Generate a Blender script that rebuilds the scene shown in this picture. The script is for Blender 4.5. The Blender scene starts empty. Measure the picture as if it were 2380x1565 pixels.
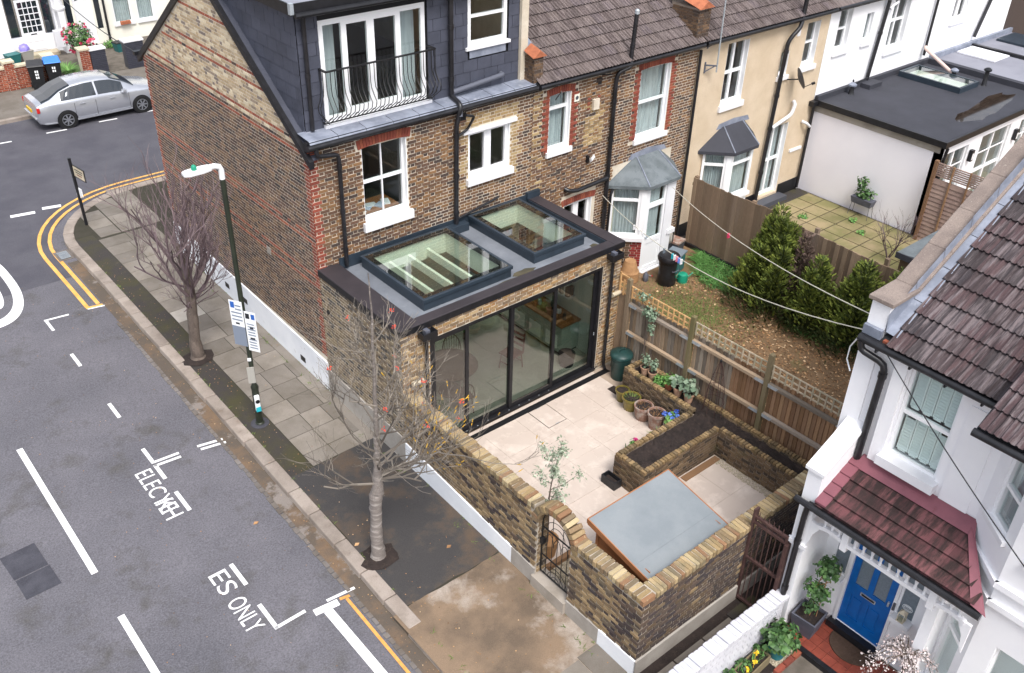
import bpy, bmesh, math, random
from mathutils import Vector, Matrix, Euler
R = math.radians
rnd = random.Random(11)
SC = bpy.context.scene
COL = SC.collection

# ------------------------------------------------------------------ camera
CAMPOS = Vector((-8.31, -15.81, 13.0))
def cam_axes(yaw, pitch, roll):
    cy, sy, cp, sp = math.cos(yaw), math.sin(yaw), math.cos(pitch), math.sin(pitch)
    f = Vector((cy*cp, sy*cp, -sp)); r = Vector((sy, -cy, 0)); d = f.cross(r)
    cr, sr = math.cos(roll), math.sin(roll)
    return cr*r + sr*d, -sr*r + cr*d, f
CX, CD, CF = cam_axes(R(48.9938), R(33.5942), R(-1.7499))
FPX = 2212.25
cam = bpy.data.cameras.new('camera'); cam.sensor_width = 36.0; cam.lens = 36.0*FPX/2380.0
cam.clip_start = 0.5; cam.clip_end = 400
camo = bpy.data.objects.new('camera', cam); COL.objects.link(camo)
camo.matrix_world = Matrix(((CX.x, -CD.x, -CF.x, CAMPOS.x), (CX.y, -CD.y, -CF.y, CAMPOS.y),
                            (CX.z, -CD.z, -CF.z, CAMPOS.z), (0, 0, 0, 1)))
SC.camera = camo
def view_score(p, n=None):
    """how large a small piece at p shows in the picture (0 outside the frame)"""
    d = Vector(p) - CAMPOS; z = d.dot(CF)
    if z < 1: return 0
    u, v = FPX*d.dot(CX)/z, FPX*d.dot(CD)/z
    if abs(u) > 1200 or abs(v) > 795: return 0
    s = 1.0/d.length_squared
    return s*max(0.02, -d.normalized().dot(n)) if n is not None else s

# ------------------------------------------------------------------ light
w = bpy.data.worlds.new('World'); SC.world = w; w.use_nodes = True
nt = w.node_tree
SUN_EL, SUN_AZ = 58.0, 248.0          # azimuth, degrees counter-clockwise from +X
sky = nt.nodes.new('ShaderNodeTexSky'); sky.sky_type = 'NISHITA'; sky.sun_disc = False
sky.sun_elevation = R(SUN_EL); sky.sun_rotation = R(90 - SUN_AZ)
sky.air_density = 1.0; sky.dust_density = 3.0; sky.ozone_density = 1.0
hs = nt.nodes.new('ShaderNodeHueSaturation'); hs.inputs['Saturation'].default_value = 0.42
nt.links.new(sky.outputs[0], hs.inputs['Color'])
bg = nt.nodes['Background']; bg.inputs[1].default_value = 0.135
nt.links.new(hs.outputs[0], bg.inputs[0])
sl = bpy.data.lights.new('sun', 'SUN'); sl.energy = 1.45; sl.angle = R(22); sl.color = (1.0, 0.965, 0.92)
so = bpy.data.objects.new('sun', sl); COL.objects.link(so)
sd = Vector((math.cos(R(SUN_AZ))*math.cos(R(SUN_EL)), math.sin(R(SUN_AZ))*math.cos(R(SUN_EL)), math.sin(R(SUN_EL))))
so.rotation_euler = (-sd).to_track_quat('-Z', 'Y').to_euler(); so.location = (0, 0, 40)
SC.view_settings.view_transform = 'Standard'; SC.view_settings.look = 'None'
SC.view_settings.exposure = 0.98; SC.view_settings.gamma = 1.0
SC.render.engine = 'CYCLES'
SC.cycles.use_denoising = True
SC.cycles.max_bounces = 8; SC.cycles.diffuse_bounces = 4; SC.cycles.glossy_bounces = 3
SC.cycles.transmission_bounces = 4; SC.cycles.transparent_max_bounces = 8
SC.cycles.caustics_reflective = False; SC.cycles.caustics_refractive = False

# ------------------------------------------------------------------ helpers
def H(s, k=1.0):
    def f(c):
        c /= 255.0
        return c/12.92 if c <= 0.04045 else ((c + 0.055)/1.055)**2.4
    return tuple(min(1, f(int(s[i:i+2], 16))*k) for i in (0, 2, 4))

def mat(name, c, rough=0.7, metal=0.0, c2=None, scale=3.0, thr=(0.4, 0.62), c3=None, scale3=1.0, thr3=(0.5, 0.6),
        ramp=None, rv=0.0, bump=0.0, bscale=40.0, spec=0.4, fine=0.0, fscale=90.0, stretch=(1, 1, 1), rough2=None, coat=0.0):
    """procedural surface: base colour + cloudy second/third colour + per-piece value (object random or face value 'rnd')"""
    m = bpy.data.materials.new(name); m.use_nodes = True
    N = m.node_tree.nodes; L = m.node_tree.links
    b = N['Principled BSDF']
    b.inputs['Roughness'].default_value = rough; b.inputs['Metallic'].default_value = metal
    b.inputs['Specular IOR Level'].default_value = spec
    if coat: b.inputs['Coat Weight'].default_value = coat; b.inputs['Coat Roughness'].default_value = 0.05
    geo = N.new('ShaderNodeNewGeometry')
    mp = N.new('ShaderNodeMapping'); mp.inputs['Scale'].default_value = stretch
    L.new(geo.outputs['Position'], mp.inputs['Vector'])
    def noise(s, det=5.0, rg=0.6):
        n = N.new('ShaderNodeTexNoise'); n.inputs['Scale'].default_value = s
        n.inputs['Detail'].default_value = det; n.inputs['Roughness'].default_value = rg
        L.new(mp.outputs[0], n.inputs['Vector']); return n.outputs['Fac']
    def mapr(x, a, bb, lo=0.0, hi=1.0):
        n = N.new('ShaderNodeMapRange'); n.inputs[1].default_value = a; n.inputs[2].default_value = bb
        n.inputs[3].default_value = lo; n.inputs[4].default_value = hi
        L.new(x, n.inputs[0]); return n.outputs[0]
    def mixc(f, a, bb, mode='MIX'):
        n = N.new('ShaderNodeMix'); n.data_type = 'RGBA'; n.blend_type = mode
        if hasattr(f, 'is_linked'): L.new(f, n.inputs[0])
        else: n.inputs[0].default_value = f
        for k, v in ((6, a), (7, bb)):
            if hasattr(v, 'is_linked'): L.new(v, n.inputs[k])
            else: n.inputs[k].default_value = (*v, 1)
        return n.outputs[2]
    r = None
    if ramp or rv:
        oi = N.new('ShaderNodeObjectInfo'); at = N.new('ShaderNodeAttribute'); at.attribute_name = 'rnd'
        ad = N.new('ShaderNodeMath'); ad.operation = 'ADD'; L.new(oi.outputs['Random'], ad.inputs[0]); L.new(at.outputs['Fac'], ad.inputs[1])
        fr = N.new('ShaderNodeMath'); fr.operation = 'FRACT'; L.new(ad.outputs[0], fr.inputs[0]); r = fr.outputs[0]
    if ramp:
        cr = N.new('ShaderNodeValToRGB'); cr.color_ramp.interpolation = 'CONSTANT'
        el = cr.color_ramp.elements
        while len(el) < len(ramp): el.new(0.5)
        for i, (p, cc) in enumerate(ramp): el[i].position = p; el[i].color = (*cc, 1)
        L.new(r, cr.inputs[0]); col = cr.outputs[0]
    else: col = c
    if c2 is not None: col = mixc(mapr(noise(scale), *thr), col, c2)
    if c3 is not None: col = mixc(mapr(noise(scale3, 6, 0.65), *thr3), col, c3)
    if fine: 
        v = mapr(noise(fscale, 3, 0.7), 0.25, 0.75, 1 - fine, 1 + fine)
        n = N.new('ShaderNodeVectorMath'); n.operation = 'SCALE'
        if hasattr(col, 'is_linked'): L.new(col, n.inputs[0])
        else: n.inputs[0].default_value = col
        L.new(v, n.inputs['Scale']); col = n.outputs[0]
    if rv:
        m2 = N.new('ShaderNodeMath'); m2.operation = 'MULTIPLY'; L.new(r, m2.inputs[0]); m2.inputs[1].default_value = 7.31
        f2 = N.new('ShaderNodeMath'); f2.operation = 'FRACT'; L.new(m2.outputs[0], f2.inputs[0])
        v = mapr(f2.outputs[0], 0, 1, 1 - rv, 1 + rv)
        n = N.new('ShaderNodeVectorMath'); n.operation = 'SCALE'
        if hasattr(col, 'is_linked'): L.new(col, n.inputs[0])
        else: n.inputs[0].default_value = col
        L.new(v, n.inputs['Scale']); col = n.outputs[0]
    if hasattr(col, 'is_linked'): L.new(col, b.inputs['Base Color'])
    else: b.inputs['Base Color'].default_value = (*col, 1)
    if rough2 is not None: L.new(mapr(noise(scale*0.8), *thr, rough, rough2), b.inputs['Roughness'])
    if bump:
        bp = N.new('ShaderNodeBump'); bp.inputs['Strength'].default_value = bump; bp.inputs['Distance'].default_value = 0.02
        L.new(noise(bscale, 4, 0.65), bp.inputs['Height']); L.new(bp.outputs[0], b.inputs['Normal'])
    return m

def glass(name, tint=(0.9, 0.95, 0.93), refl=1.0, rough=0.01, ior=1.7):
    m = bpy.data.materials.new(name); m.use_nodes = True
    N = m.node_tree.nodes; L = m.node_tree.links
    N.remove(N['Principled BSDF'])
    t = N.new('ShaderNodeBsdfTransparent'); t.inputs[0].default_value = (*tint, 1)
    g = N.new('ShaderNodeBsdfGlossy'); g.inputs['Roughness'].default_value = rough; g.inputs[0].default_value = (refl, refl, refl, 1)
    f = N.new('ShaderNodeFresnel'); f.inputs[0].default_value = ior
    mx = N.new('ShaderNodeMixShader')
    ge = N.new('ShaderNodeNewGeometry'); iv = N.new('ShaderNodeMath'); iv.operation = 'SUBTRACT'; iv.inputs[0].default_value = 1.0
    L.new(ge.outputs['Backfacing'], iv.inputs[1]); mu = N.new('ShaderNodeMath'); mu.operation = 'MULTIPLY'
    L.new(f.outputs[0], mu.inputs[0]); L.new(iv.outputs[0], mu.inputs[1])
    L.new(mu.outputs[0], mx.inputs[0]); L.new(t.outputs[0], mx.inputs[1]); L.new(g.outputs[0], mx.inputs[2])
    L.new(mx.outputs[0], N['Material Output'].inputs[0])
    return m

def tag(o, label=None, cat=None, group=None, kind=None):
    for k, v in (('label', label), ('category', cat), ('group', group), ('kind', kind)):
        if v: o[k] = v
    return o

def thing(name, label, cat, loc=(0, 0, 0), rz=0.0, group=None):
    o = bpy.data.objects.new(name, None); COL.objects.link(o); o.empty_display_size = 0.2
    o.location = loc; o.rotation_euler = (0, 0, rz)
    return tag(o, label, cat, group)

def par(o, parent, world=True):
    o.parent = parent
    if world:
        m = Matrix.Identity(4); p = parent
        chain = []
        while p is not None: chain.append(p); p = p.parent
        for q in reversed(chain): m = m @ q.matrix_parent_inverse @ Matrix.LocRotScale(q.location, q.rotation_euler, q.scale)
        o.matrix_parent_inverse = m.inverted()
    return o

class MB:
    """collects shapes; build() links them as ONE mesh object"""
    def __init__(s): s.v = []; s.f = []; s.r = []; s.cur = 0.0
    def add(s, vs, fs, r=None):
        n = len(s.v); s.v.extend([tuple(p) for p in vs])
        for f in fs: s.f.append(tuple(i + n for i in f)); s.r.append(s.cur if r is None else r)
        return s
    def box(s, x0, x1, y0, y1, z0, z1, r=None):
        if x0 > x1: x0, x1 = x1, x0
        if y0 > y1: y0, y1 = y1, y0
        if z0 > z1: z0, z1 = z1, z0
        return s.add([(x0,y0,z0),(x1,y0,z0),(x1,y1,z0),(x0,y1,z0),(x0,y0,z1),(x1,y0,z1),(x1,y1,z1),(x0,y1,z1)],
            [(0,3,2,1),(4,5,6,7),(0,1,5,4),(1,2,6,5),(2,3,7,6),(3,0,4,7)], r)
    def obox(s, c, a, b, d, r=None):
        """box with centre c and half-axis vectors a, b, d"""
        c, a, b, d = Vector(c), Vector(a), Vector(b), Vector(d)
        if a.cross(b).dot(d) < 0: d = -d
        P = [c-a-b-d, c+a-b-d, c+a+b-d, c-a+b-d, c-a-b+d, c+a-b+d, c+a+b+d, c-a+b+d]
        return s.add(P, [(0,3,2,1),(4,5,6,7),(0,1,5,4),(1,2,6,5),(2,3,7,6),(3,0,4,7)], r)
    def bar(s, p, q, w, h=None, up=(0, 0, 1), r=None):
        p, q = Vector(p), Vector(q); d = q - p; h = h or w
        if d.length < 1e-6: return s
        a = d.cross(Vector(up)); 
        if a.length < 1e-6: a = d.cross(Vector((1, 0, 0)))
        a.normalize(); b = a.cross(d).normalized()
        return s.obox((p+q)/2, d/2, a*w/2, b*h/2, r)
    def quad(s, a, b, c, d, r=None): return s.add([a, b, c, d], [(0, 1, 2, 3)], r)
    def prism(s, pts, d, r=None):
        """polygon pts (3-D, one plane) swept by vector d"""
        d = Vector(d); P = [Vector(p) for p in pts]; n = len(P)
        nn = Vector((0, 0, 0))
        for i in range(n): nn += P[i].cross(P[(i+1) % n])
        if nn.dot(d) > 0: P = P[::-1]
        return s.add(P + [p + d for p in P], [tuple(range(n)), tuple(range(2*n-1, n-1, -1))] +
                     [(i, i+n, (i+1) % n + n, (i+1) % n) for i in range(n)], r)
    def tube(s, pts, rad, n=6, r=None, cap=True):
        P = [Vector(p) for p in pts]; k = len(P)
        if not isinstance(rad, (list, tuple)): rad = [rad]*k
        vs = []; t0 = (P[1]-P[0]).normalized()
        u = t0.orthogonal().normalized()
        for i in range(k):
            t = (P[min(i+1, k-1)] - P[max(i-1, 0)])
            if t.length < 1e-9: t = t0
            t.normalize(); u = (u - t*u.dot(t))
            if u.length < 1e-6: u = t.orthogonal()
            u.normalize(); w2 = t.cross(u)
            for j in range(n):
                a = 2*math.pi*j/n; vs.append(P[i] + (u*math.cos(a) + w2*math.sin(a))*rad[i])
        fs = [(i*n+j, i*n+(j+1) % n, (i+1)*n+(j+1) % n, (i+1)*n+j) for i in range(k-1) for j in range(n)]
        if cap: fs += [tuple(range(n-1, -1, -1)), tuple(range((k-1)*n, k*n))]
        return s.add(vs, fs, r)
    def lathe(s, prof, c=(0, 0, 0), n=20, r=None, sx=1.0, sy=1.0, cap=True):
        """profile [(radius, z)...] turned about the vertical through c"""
        vs = []
        for (q, z) in prof:
            for j in range(n):
                a = 2*math.pi*j/n; vs.append((c[0]+q*sx*math.cos(a), c[1]+q*sy*math.sin(a), c[2]+z))
        k = len(prof)
        fs = [(i*n+j, i*n+(j+1) % n, (i+1)*n+(j+1) % n, (i+1)*n+j) for i in range(k-1) for j in range(n)]
        if cap: fs += [tuple(range(n-1, -1, -1)), tuple(range((k-1)*n, k*n))]
        return s.add(vs, fs, r)
    def mesh(s, name):
        me = bpy.data.meshes.new(name); me.from_pydata(s.v, [], s.f)
        if any(s.r): me.attributes.new('rnd', 'FLOAT', 'FACE').data.foreach_set('value', s.r)
        me.update(); return me
    def build(s, name, m, parent=None, smooth=False, world=True, label=None, cat=None, group=None, kind=None, bevel=0.0, segs=2):
        me = s.mesh(name)
        if bevel or smooth:
            bm = bmesh.new(); bm.from_mesh(me)
            if bevel:
                bmesh.ops.bevel(bm, geom=[e for e in bm.edges if e.is_manifold and e.calc_face_angle(0) > 0.5], offset=bevel, segments=segs, profile=0.6, affect='EDGES')
            for f in bm.faces: f.smooth = smooth
            if smooth:
                for e in bm.edges:
                    if e.is_manifold and e.calc_face_angle(0) > R(42): e.smooth = False
            bm.to_mesh(me); bm.free()
        return link(name, me, m, parent, world, label, cat, group, kind)

def link(name, me, m, parent=None, world=True, label=None, cat=None, group=None, kind=None):
    o = bpy.data.objects.new(name, me); COL.objects.link(o)
    for q in (m if isinstance(m, (list, tuple)) else [m]): 
        if len(me.materials) < (len(m) if isinstance(m, (list, tuple)) else 1): me.materials.append(q)
    if parent is not None: par(o, parent, world)
    return tag(o, label, cat, group, kind)

def B1(name, m, parent, *a, **k):
    """one box as one part"""
    return MB().box(*a).build(name, m, parent, **k)

def copy_tree(o, parent=None, **props):
    c = o.copy(); COL.objects.link(c)
    if parent is not None: c.parent = parent
    for ch in list(o.children): copy_tree(ch, c)
    for k, v in props.items(): c[k] = v
    return c

# ---- bricks: [(pos, udir, ndir, length, height, class)], kept per owner
class Bricks:
    def __init__(s): s.items = []
    def wall(s, o, u, n, length, z0, z1, cls, holes=(), top=None, pitch=0.075, proud=0.0045, left=None, bond='f'):
        """courses on the plane through o (at z=0) running along u, facing n. holes: (u0,u1,z0,z1). top(u)->z limit"""
        o, u, n = Vector(o), Vector(u).normalized(), Vector(n).normalized()
        rows = int(round((z1 - z0)/pitch)); g = 0.017
        for i in range(rows):
            za = z0 + i*pitch + g/2; zb = za + pitch - g
            seq = (0.225, 0.1125) if bond == 'f' else (0.225, 0.225)
            x = -rnd.random()*0.02 - (0.0 if i % 2 == 0 else 0.28125 if bond == 'f' else 0.1125); k = i % 2
            while x < length:
                w = seq[k % 2]; a, b = max(x + g/2, -.0045), min(x + w - g/2, length + .0045); x += w; k += 1
                segs = [(a, b)]
                for h in holes:
                    if h[2] < (za+zb)/2 < h[3]:
                        ns = []
                        for (p, q) in segs:
                            if q <= h[0] or p >= h[1]: ns.append((p, q)); continue
                            if p < h[0]: ns.append((p, h[0] - 0.004))
                            if q > h[1]: ns.append((h[1] + 0.004, q))
                        segs = ns
                for (p, q) in segs:
                    if q - p < 0.03: continue
                    if top is not None and (top(p) < zb or top(q) < zb): continue
                    mid = (p+q)/2; c = cls(mid, (za+zb)/2) if callable(cls) else cls
                    if c is None: continue
                    s.items.append((o + u*mid + Vector((0, 0, (za+zb)/2)), u, n, q-p, zb-za, c, proud + rnd.uniform(-0.0015, 0.0025)))
    def piece(s, p, u, n, L, Hh, c, proud=0.007): s.items.append((Vector(p), Vector(u).normalized(), Vector(n).normalized(), L, Hh, c, proud))
    def flush(s, owner, mats, limit=300, by_parent=None, name='brick'):
        it = s.items; order = sorted(range(len(it)), key=lambda i: -view_score(it[i][0], it[i][2])*it[i][3]*it[i][4])
        single = [i for i in order[:limit] if view_score(it[i][0]) > 0]; ss = set(single)
        for i in single:
            p, u, n, L, Hh, c, pr = it[i]
            key = mats[c].name
            if key not in BRICK_MESH: BRICK_MESH[key] = unit_brick(mats[c])
            me = BRICK_MESH[key]
            ob = bpy.data.objects.new(name, me); COL.objects.link(ob)
            w2 = n.cross(u).normalized()
            ob.matrix_local = Matrix.Translation(p) @ Matrix((u, n, w2)).transposed().to_4x4() @ Matrix.Diagonal((L, pr + 0.01, Hh, 1))
            par(ob, owner) if owner.location.length > 0 or owner.type == 'EMPTY' else setattr(ob, 'parent', owner)
        mbs = {}
        for i, (p, u, n, L, Hh, c, pr) in enumerate(it):
            if i in ss: continue
            mb = mbs.setdefault(c, MB()); w2 = n.cross(u).normalized()
            a, b, d0, d1 = u*L/2, w2*Hh/2, n*(-0.01), n*pr
            V = [p-a-b+d0, p+a-b+d0, p+a+b+d0, p-a+b+d0, p-a-b+d1, p+a-b+d1, p+a+b+d1, p-a+b+d1]
            fl = u.cross(w2).dot(n) < 0
            F = [(4,5,6,7),(0,1,5,4),(1,2,6,5),(2,3,7,6),(3,0,4,7)]
            if fl: F = [f[::-1] for f in F]
            mb.add(V, F, rnd.random())
        for c, mb in mbs.items(): mb.build('brickwork', mats[c], owner, kind='stuff')
BRICK_MESH = {}
def unit_brick(m):
    mb = MB().box(-0.5, 0.5, -0.3, 1.0, -0.5, 0.5); me = mb.mesh('brick'); me.materials.append(m); return me

def slab_wall(mb, o, u, n, length, z0, z1, thick, holes=()):
    """wall with openings: boxes between the opening edges; outer face on the plane through o facing n"""
    o, u, n = Vector(o), Vector(u).normalized(), Vector(n).normalized()
    us = sorted({0.0, length, *[h[0] for h in holes], *[h[1] for h in holes]}); us = [x for x in us if 0 <= x <= length]
    for a, b in zip(us, us[1:]):
        m = (a+b)/2; hz = sorted((max(h[2], z0), min(h[3], z1)) for h in holes if h[0] < m < h[1])
        z = z0
        for (p, q) in hz + [(z1, z1)]:
            if p > z + 1e-4:
                mb.obox(o + u*m + Vector((0, 0, (z+p)/2)) - n*thick/2, u*(b-a)/2, n*thick/2, Vector((0, 0, (p-z)/2)))
            z = max(z, q)
    return mb

def gz(y):
    """pavement height at y: the side street falls 3% towards the camera and levels out at the main road"""
    if y < 5: return -0.17 + 0.03*y
    t = min(1, (y-5)/4.0); return -0.02 + 0.06*(2*t - t*t)

# ---- leaves
def leafy(mb, c, rad, n, size, rg=rnd, flat=0.5, shell=0.55, aspect=0.45, lim=None):
    """n small leaf faces in an ellipsoid"""
    c = Vector(c)
    for _ in range(n):
        while True:
            d = Vector((rg.uniform(-1, 1), rg.uniform(-1, 1), rg.uniform(-1, 1)))
            if 0.05 < d.length < 1: break
        d = d.normalized()*(shell + (1-shell)*rg.random())*(0.82 + 0.25*rg.random())
        p = c + Vector((d.x*rad[0], d.y*rad[1], d.z*rad[2]))
        leaf(mb, p, Vector((d.x, d.y, d.z*0.6 + flat)), size*rg.uniform(0.6, 1.25), aspect, rg)
def leaf(mb, p, nrm, s, aspect=0.45, rg=rnd, droop=0.25):
    nrm = (nrm.normalized() + Vector((rg.uniform(-.6, .6), rg.uniform(-.6, .6), rg.uniform(-.4, .6)))).normalized()
    u = nrm.orthogonal().normalized(); u = Matrix.Rotation(rg.uniform(0, 6.28), 3, nrm) @ u; v = nrm.cross(u)
    a = u*s; b = v*s*aspect
    mb.add([p, p + a*0.5 + b - nrm*s*0.04, p + a - nrm*s*droop, p + a*0.5 - b - nrm*s*0.04], [(0, 1, 2, 3)], rg.random())
def blade(mb, p, d, L, w, bend, rg=rnd, n=3):
    d = Vector(d).normalized(); side = d.cross(Vector((0, 0, 1)))
    if side.length < 1e-3: side = Vector((1, 0, 0))
    side.normalize(); hd = Vector((d.x, d.y, 0)); hd = hd.normalized() if hd.length > 1e-3 else Vector((1, 0, 0))
    vs = []
    for i in range(n+1):
        t = i/n; q = Vector(p) + d*L*t + hd*bend*L*t*t - Vector((0, 0, 1))*bend*L*0.8*t*t
        ww = w*(1 - t)**0.6*0.5 + 0.001
        vs += [q - side*ww, q + side*ww]
    mb.add(vs, [(2*i, 2*i+1, 2*i+3, 2*i+2) for i in range(n)], rg.random())
# ------------------------------------------------------------------ materials
M = {}
M['asphalt'] = mat('asphalt', H('6a686e'), 0.85, c2=H('5b5a60'), scale=0.5, thr=(0.35, 0.7), c3=H('504e4c'), scale3=1.3, thr3=(0.55, 0.75), bump=0.5, bscale=60, fine=0.42, fscale=34)
M['asphalt_new'] = mat('asphalt_new', H('56555c'), 0.85, c2=H('4c4b53'), scale=0.8, bump=0.5, bscale=120, fine=0.3, fscale=55)
M['asphalt_patch'] = mat('asphalt_patch', H('4a4a52'), 0.85, c2=H('3e3e46'), scale=3, bump=0.6, bscale=100, fine=0.3, fscale=60)
M['tarmac'] = mat('pavement_tarmac', H('3f3d3d'), 0.85, c2=H('4b4744'), scale=1.1, thr=(0.45, 0.7), c3=H('5f4e3e'), scale3=1.1, thr3=(0.5, 0.72), bump=0.5, bscale=90, fine=0.25, fscale=60)
M['moss_strip'] = mat('mossy_tarmac', H('3c3836'), 0.9, c2=H('43402a'), scale=1.6, thr=(0.42, 0.66), c3=H('4f4a3c'), scale3=5, thr3=(0.6, 0.75), bump=0.6, bscale=70, fine=0.3)
M['mud'] = mat('muddy_concrete', H('85715d'), 0.8, c2=H('66584a'), scale=1.1, thr=(0.42, 0.66), c3=H('a59a8f'), scale3=0.62, thr3=(0.52, 0.63), bump=0.5, bscale=80, fine=0.3)
M['pave'] = mat('paving_slab', H('827b73'), 0.85, c2=H('736c63'), scale=1.4, rv=0.2, c3=H('6a6150'), scale3=3.0, thr3=(0.6, 0.8), bump=0.3, bscale=70, fine=0.16, fscale=70)
M['pave_pale'] = mat('pale_slab', H('b0aaa2'), 0.85, c2=H('a29b92'), scale=2, fine=0.1)
M['pave_joint'] = mat('paving_joint', H('3c382f'), 0.9, c2=H('343226'), scale=3, fine=0.2)
M['kerb'] = mat('granite_kerb', H('9c9188'), 0.8, c2=H('887d74'), scale=2, rv=0.1, c3=H('77695c'), scale3=4, thr3=(0.6, 0.8), bump=0.3, bscale=90, fine=0.22, fscale=80)
M['sett'] = mat('granite_sett', H('77726f'), 0.8, c2=H('645c55'), scale=2, rv=0.14, bump=0.3, fine=0.2)
M['gutter_dirt'] = mat('gutter_dirt', H('5a5148'), 0.75, c2=H('735f4c'), scale=1.3, thr=(0.45, 0.62), c3=H('827a74'), scale3=1.1, thr3=(0.57, 0.62), bump=0.5, bscale=70, fine=0.25)
M['roadpaint'] = mat('road_paint', H('efefef'), 0.6, c2=H('cfcfd2'), scale=6, thr=(0.45, 0.75), c3=H('8f8f94'), scale3=22, thr3=(0.64, 0.74), bump=0.2, bscale=100, fine=0.06)
M['yellowpaint'] = mat('yellow_road_paint', H('e3b163'), 0.65, c2=H('d7a050'), scale=6, c3=H('a58c66'), scale3=12, thr3=(0.62, 0.75), fine=0.1)
M['orangepaint'] = mat('orange_road_paint', H('dca058'), 0.65, c2=H('c9904c'), scale=8)
M['mortar'] = mat('mortar', H('d6ccbc'), 0.9, c2=H('c6bba8'), scale=2.5, fine=0.12, bump=0.2)
M['mortar_grey'] = mat('mortar_grey', H('b5ab9d'), 0.9, c2=H('a1978a'), scale=2.5, fine=0.12, bump=0.2)
M['mortar_dark'] = mat('mortar_dark', H('93867a'), 0.9, c2=H('7f7266'), scale=2.0, fine=0.15, bump=0.2)
bk = dict(bump=0.35, bscale=55, fine=0.14, fscale=40, rv=0.10)
def rmp(*cs, k=1.0): return [(i/len(cs), H(c, k)) for i, c in enumerate(cs)]
M['b_band'] = mat('faded_red_band_brick', H('85503f'), 0.9, ramp=rmp('9c5843','925240','a4644b','8a5040','965643'), **bk)
M['b_brown'] = mat('brown_stock_brick', H('6b5340'), 0.9, ramp=rmp('6e574b','5f4c43','78614f','4f433e','7b634f','655143','584840','433b39','826851','5a4942', k=1.0), **bk)
M['b_face'] = mat('facade_stock_brick', H('7d6247'), 0.9, ramp=rmp('7f614c','6c5345','896749','5c4a41','906d4c','755946','947150','524641','82634c','715646', k=.8), **bk)
M['b_yellow'] = mat('yellow_stock_brick', H('b49a6b'), 0.9, ramp=rmp('b8a589','a6947a','c2b297','ae9a7c','8f8070','c8ba9f','ab987d','7d726a','bba88a','b4a48c','cdc0a6', k=1.12), **bk)
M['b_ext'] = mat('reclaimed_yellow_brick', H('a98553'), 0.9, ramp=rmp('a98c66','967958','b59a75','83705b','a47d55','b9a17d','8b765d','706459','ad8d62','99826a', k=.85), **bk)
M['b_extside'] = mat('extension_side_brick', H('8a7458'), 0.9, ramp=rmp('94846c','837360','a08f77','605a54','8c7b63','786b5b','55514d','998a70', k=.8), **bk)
M['b_newpatch'] = mat('new_patch_brick', H('b48f55'), 0.9, ramp=rmp('b2966b','a1865f','bca378','a98d65','957c5b', k=.86), **bk)
M['b_red'] = mat('red_rubbed_brick', H('9b4c38'), 0.85, ramp=rmp('8f4a3b','854538','97543f','7d4034','8b4a3a'), **bk)
M['b_wall'] = mat('garden_wall_brick', H('85714f'), 0.9, ramp=rmp('8f7a5c','7d6a52','998465','665a4c','8a7558','73634f','554d45','978262','806d55', k=1.0), c3=H('6f6a50'), scale3=1.2, thr3=(0.62, 0.85), **bk)
M['b_walldark'] = mat('dark_wall_brick', H('55453b'), 0.9, ramp=rmp('54473f','493f3b','5c4d43','40393a','53483f','60503f','463c3b'), **bk)
M['b_coping'] = mat('coping_brick', H('b5935a'), 0.9, c2=H('b9a782'), scale=14, thr=(.58, .8), c3=H('6f6a58'), scale3=1.6, thr3=(.5, .72), ramp=rmp('a38c66','95805d','b39d78','8b755a','bba985','936f52','a48d6a','7d6d57','a8936d','857257', k=.9), **bk)
M['b_bed'] = mat('raised_bed_brick', H('7d6746'), 0.9, ramp=rmp('7a6750','6b5946','86725a','5f5142','735f4a','50463c','7f6b54', k=.84), c3=H('5f5a3c'), scale3=2.0, thr3=(0.58, 0.8), **bk)
M['b_bedcop'] = mat('raised_bed_coping_brick', H('96794c'), 0.9, ramp=rmp('8c7553','7e694a','99825f','73624a','927a58','66573f'), c3=H('6e6a40'), scale3=2.5, thr3=(0.6, 0.8), **bk)
M['b_bay'] = mat('dark_bay_brick', H('5d4a3e'), 0.9, ramp=rmp('65503f','574538','705945','4a3e37'), **bk)
M['b_redbay'] = mat('red_bay_brick', H('86322e'), 0.8, ramp=rmp('8a3430','7b2d2b','923b35'), **bk)
M['white'] = mat('white_paint', H('e9e9ec'), 0.55, c2=H('dfdfe3'), scale=2, thr=(0.4, 0.7))
M['lowwhite'] = mat('grimy_white_wall_paint', H('d3d3d9'), 0.7, c2=H('c4c4cc'), scale=3, c3=H('a9a7a8'), scale3=5, thr3=(.66, .78), bump=.3)
M['upvc'] = mat('white_upvc', H('f2f3f5'), 0.35, spec=0.5)
M['whitewall'] = mat('white_painted_wall', H('f5f5f7'), 0.75, c2=H('ececf1'), scale=0.8, thr=(0.35, 0.7), bump=0.25, bscale=60)
M['plinthwhite'] = mat('white_painted_plinth', H('eceef2'), 0.8, c2=H('dfe2e8'), scale=1.2, thr=(0.4, 0.7), c3=H('a9a49a'), scale3=3.2, thr3=(0.66, 0.8), bump=0.25)
M['plinthgrey'] = mat('grey_cement_plinth', H('a8a29b'), 0.85, c2=H('958f88'), scale=1.6, c3=H('7d776c'), scale3=3, thr3=(0.6, 0.8), bump=0.2, fine=0.08)
M['greyrender'] = mat('pale_grey_render', H('f4f2f9'), 0.85, c2=H('eceaf2'), scale=0.7, thr=(0.3, 0.7), bump=0.1)
M['peb'] = mat('tan_pebbledash', H('dcc9b0'), 0.95, c2=H('d1bda2'), scale=1.2, c3=H('b39f82'), scale3=50, thr3=(0.55, 0.7), bump=0.9, bscale=120, fine=0.2, fscale=110)
M['slate'] = mat('dark_slate', H('4b4e5b'), 0.55, rv=0.1, c2=H('434652'), scale=3, bump=0.15, bscale=60, fine=0.1)
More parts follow.
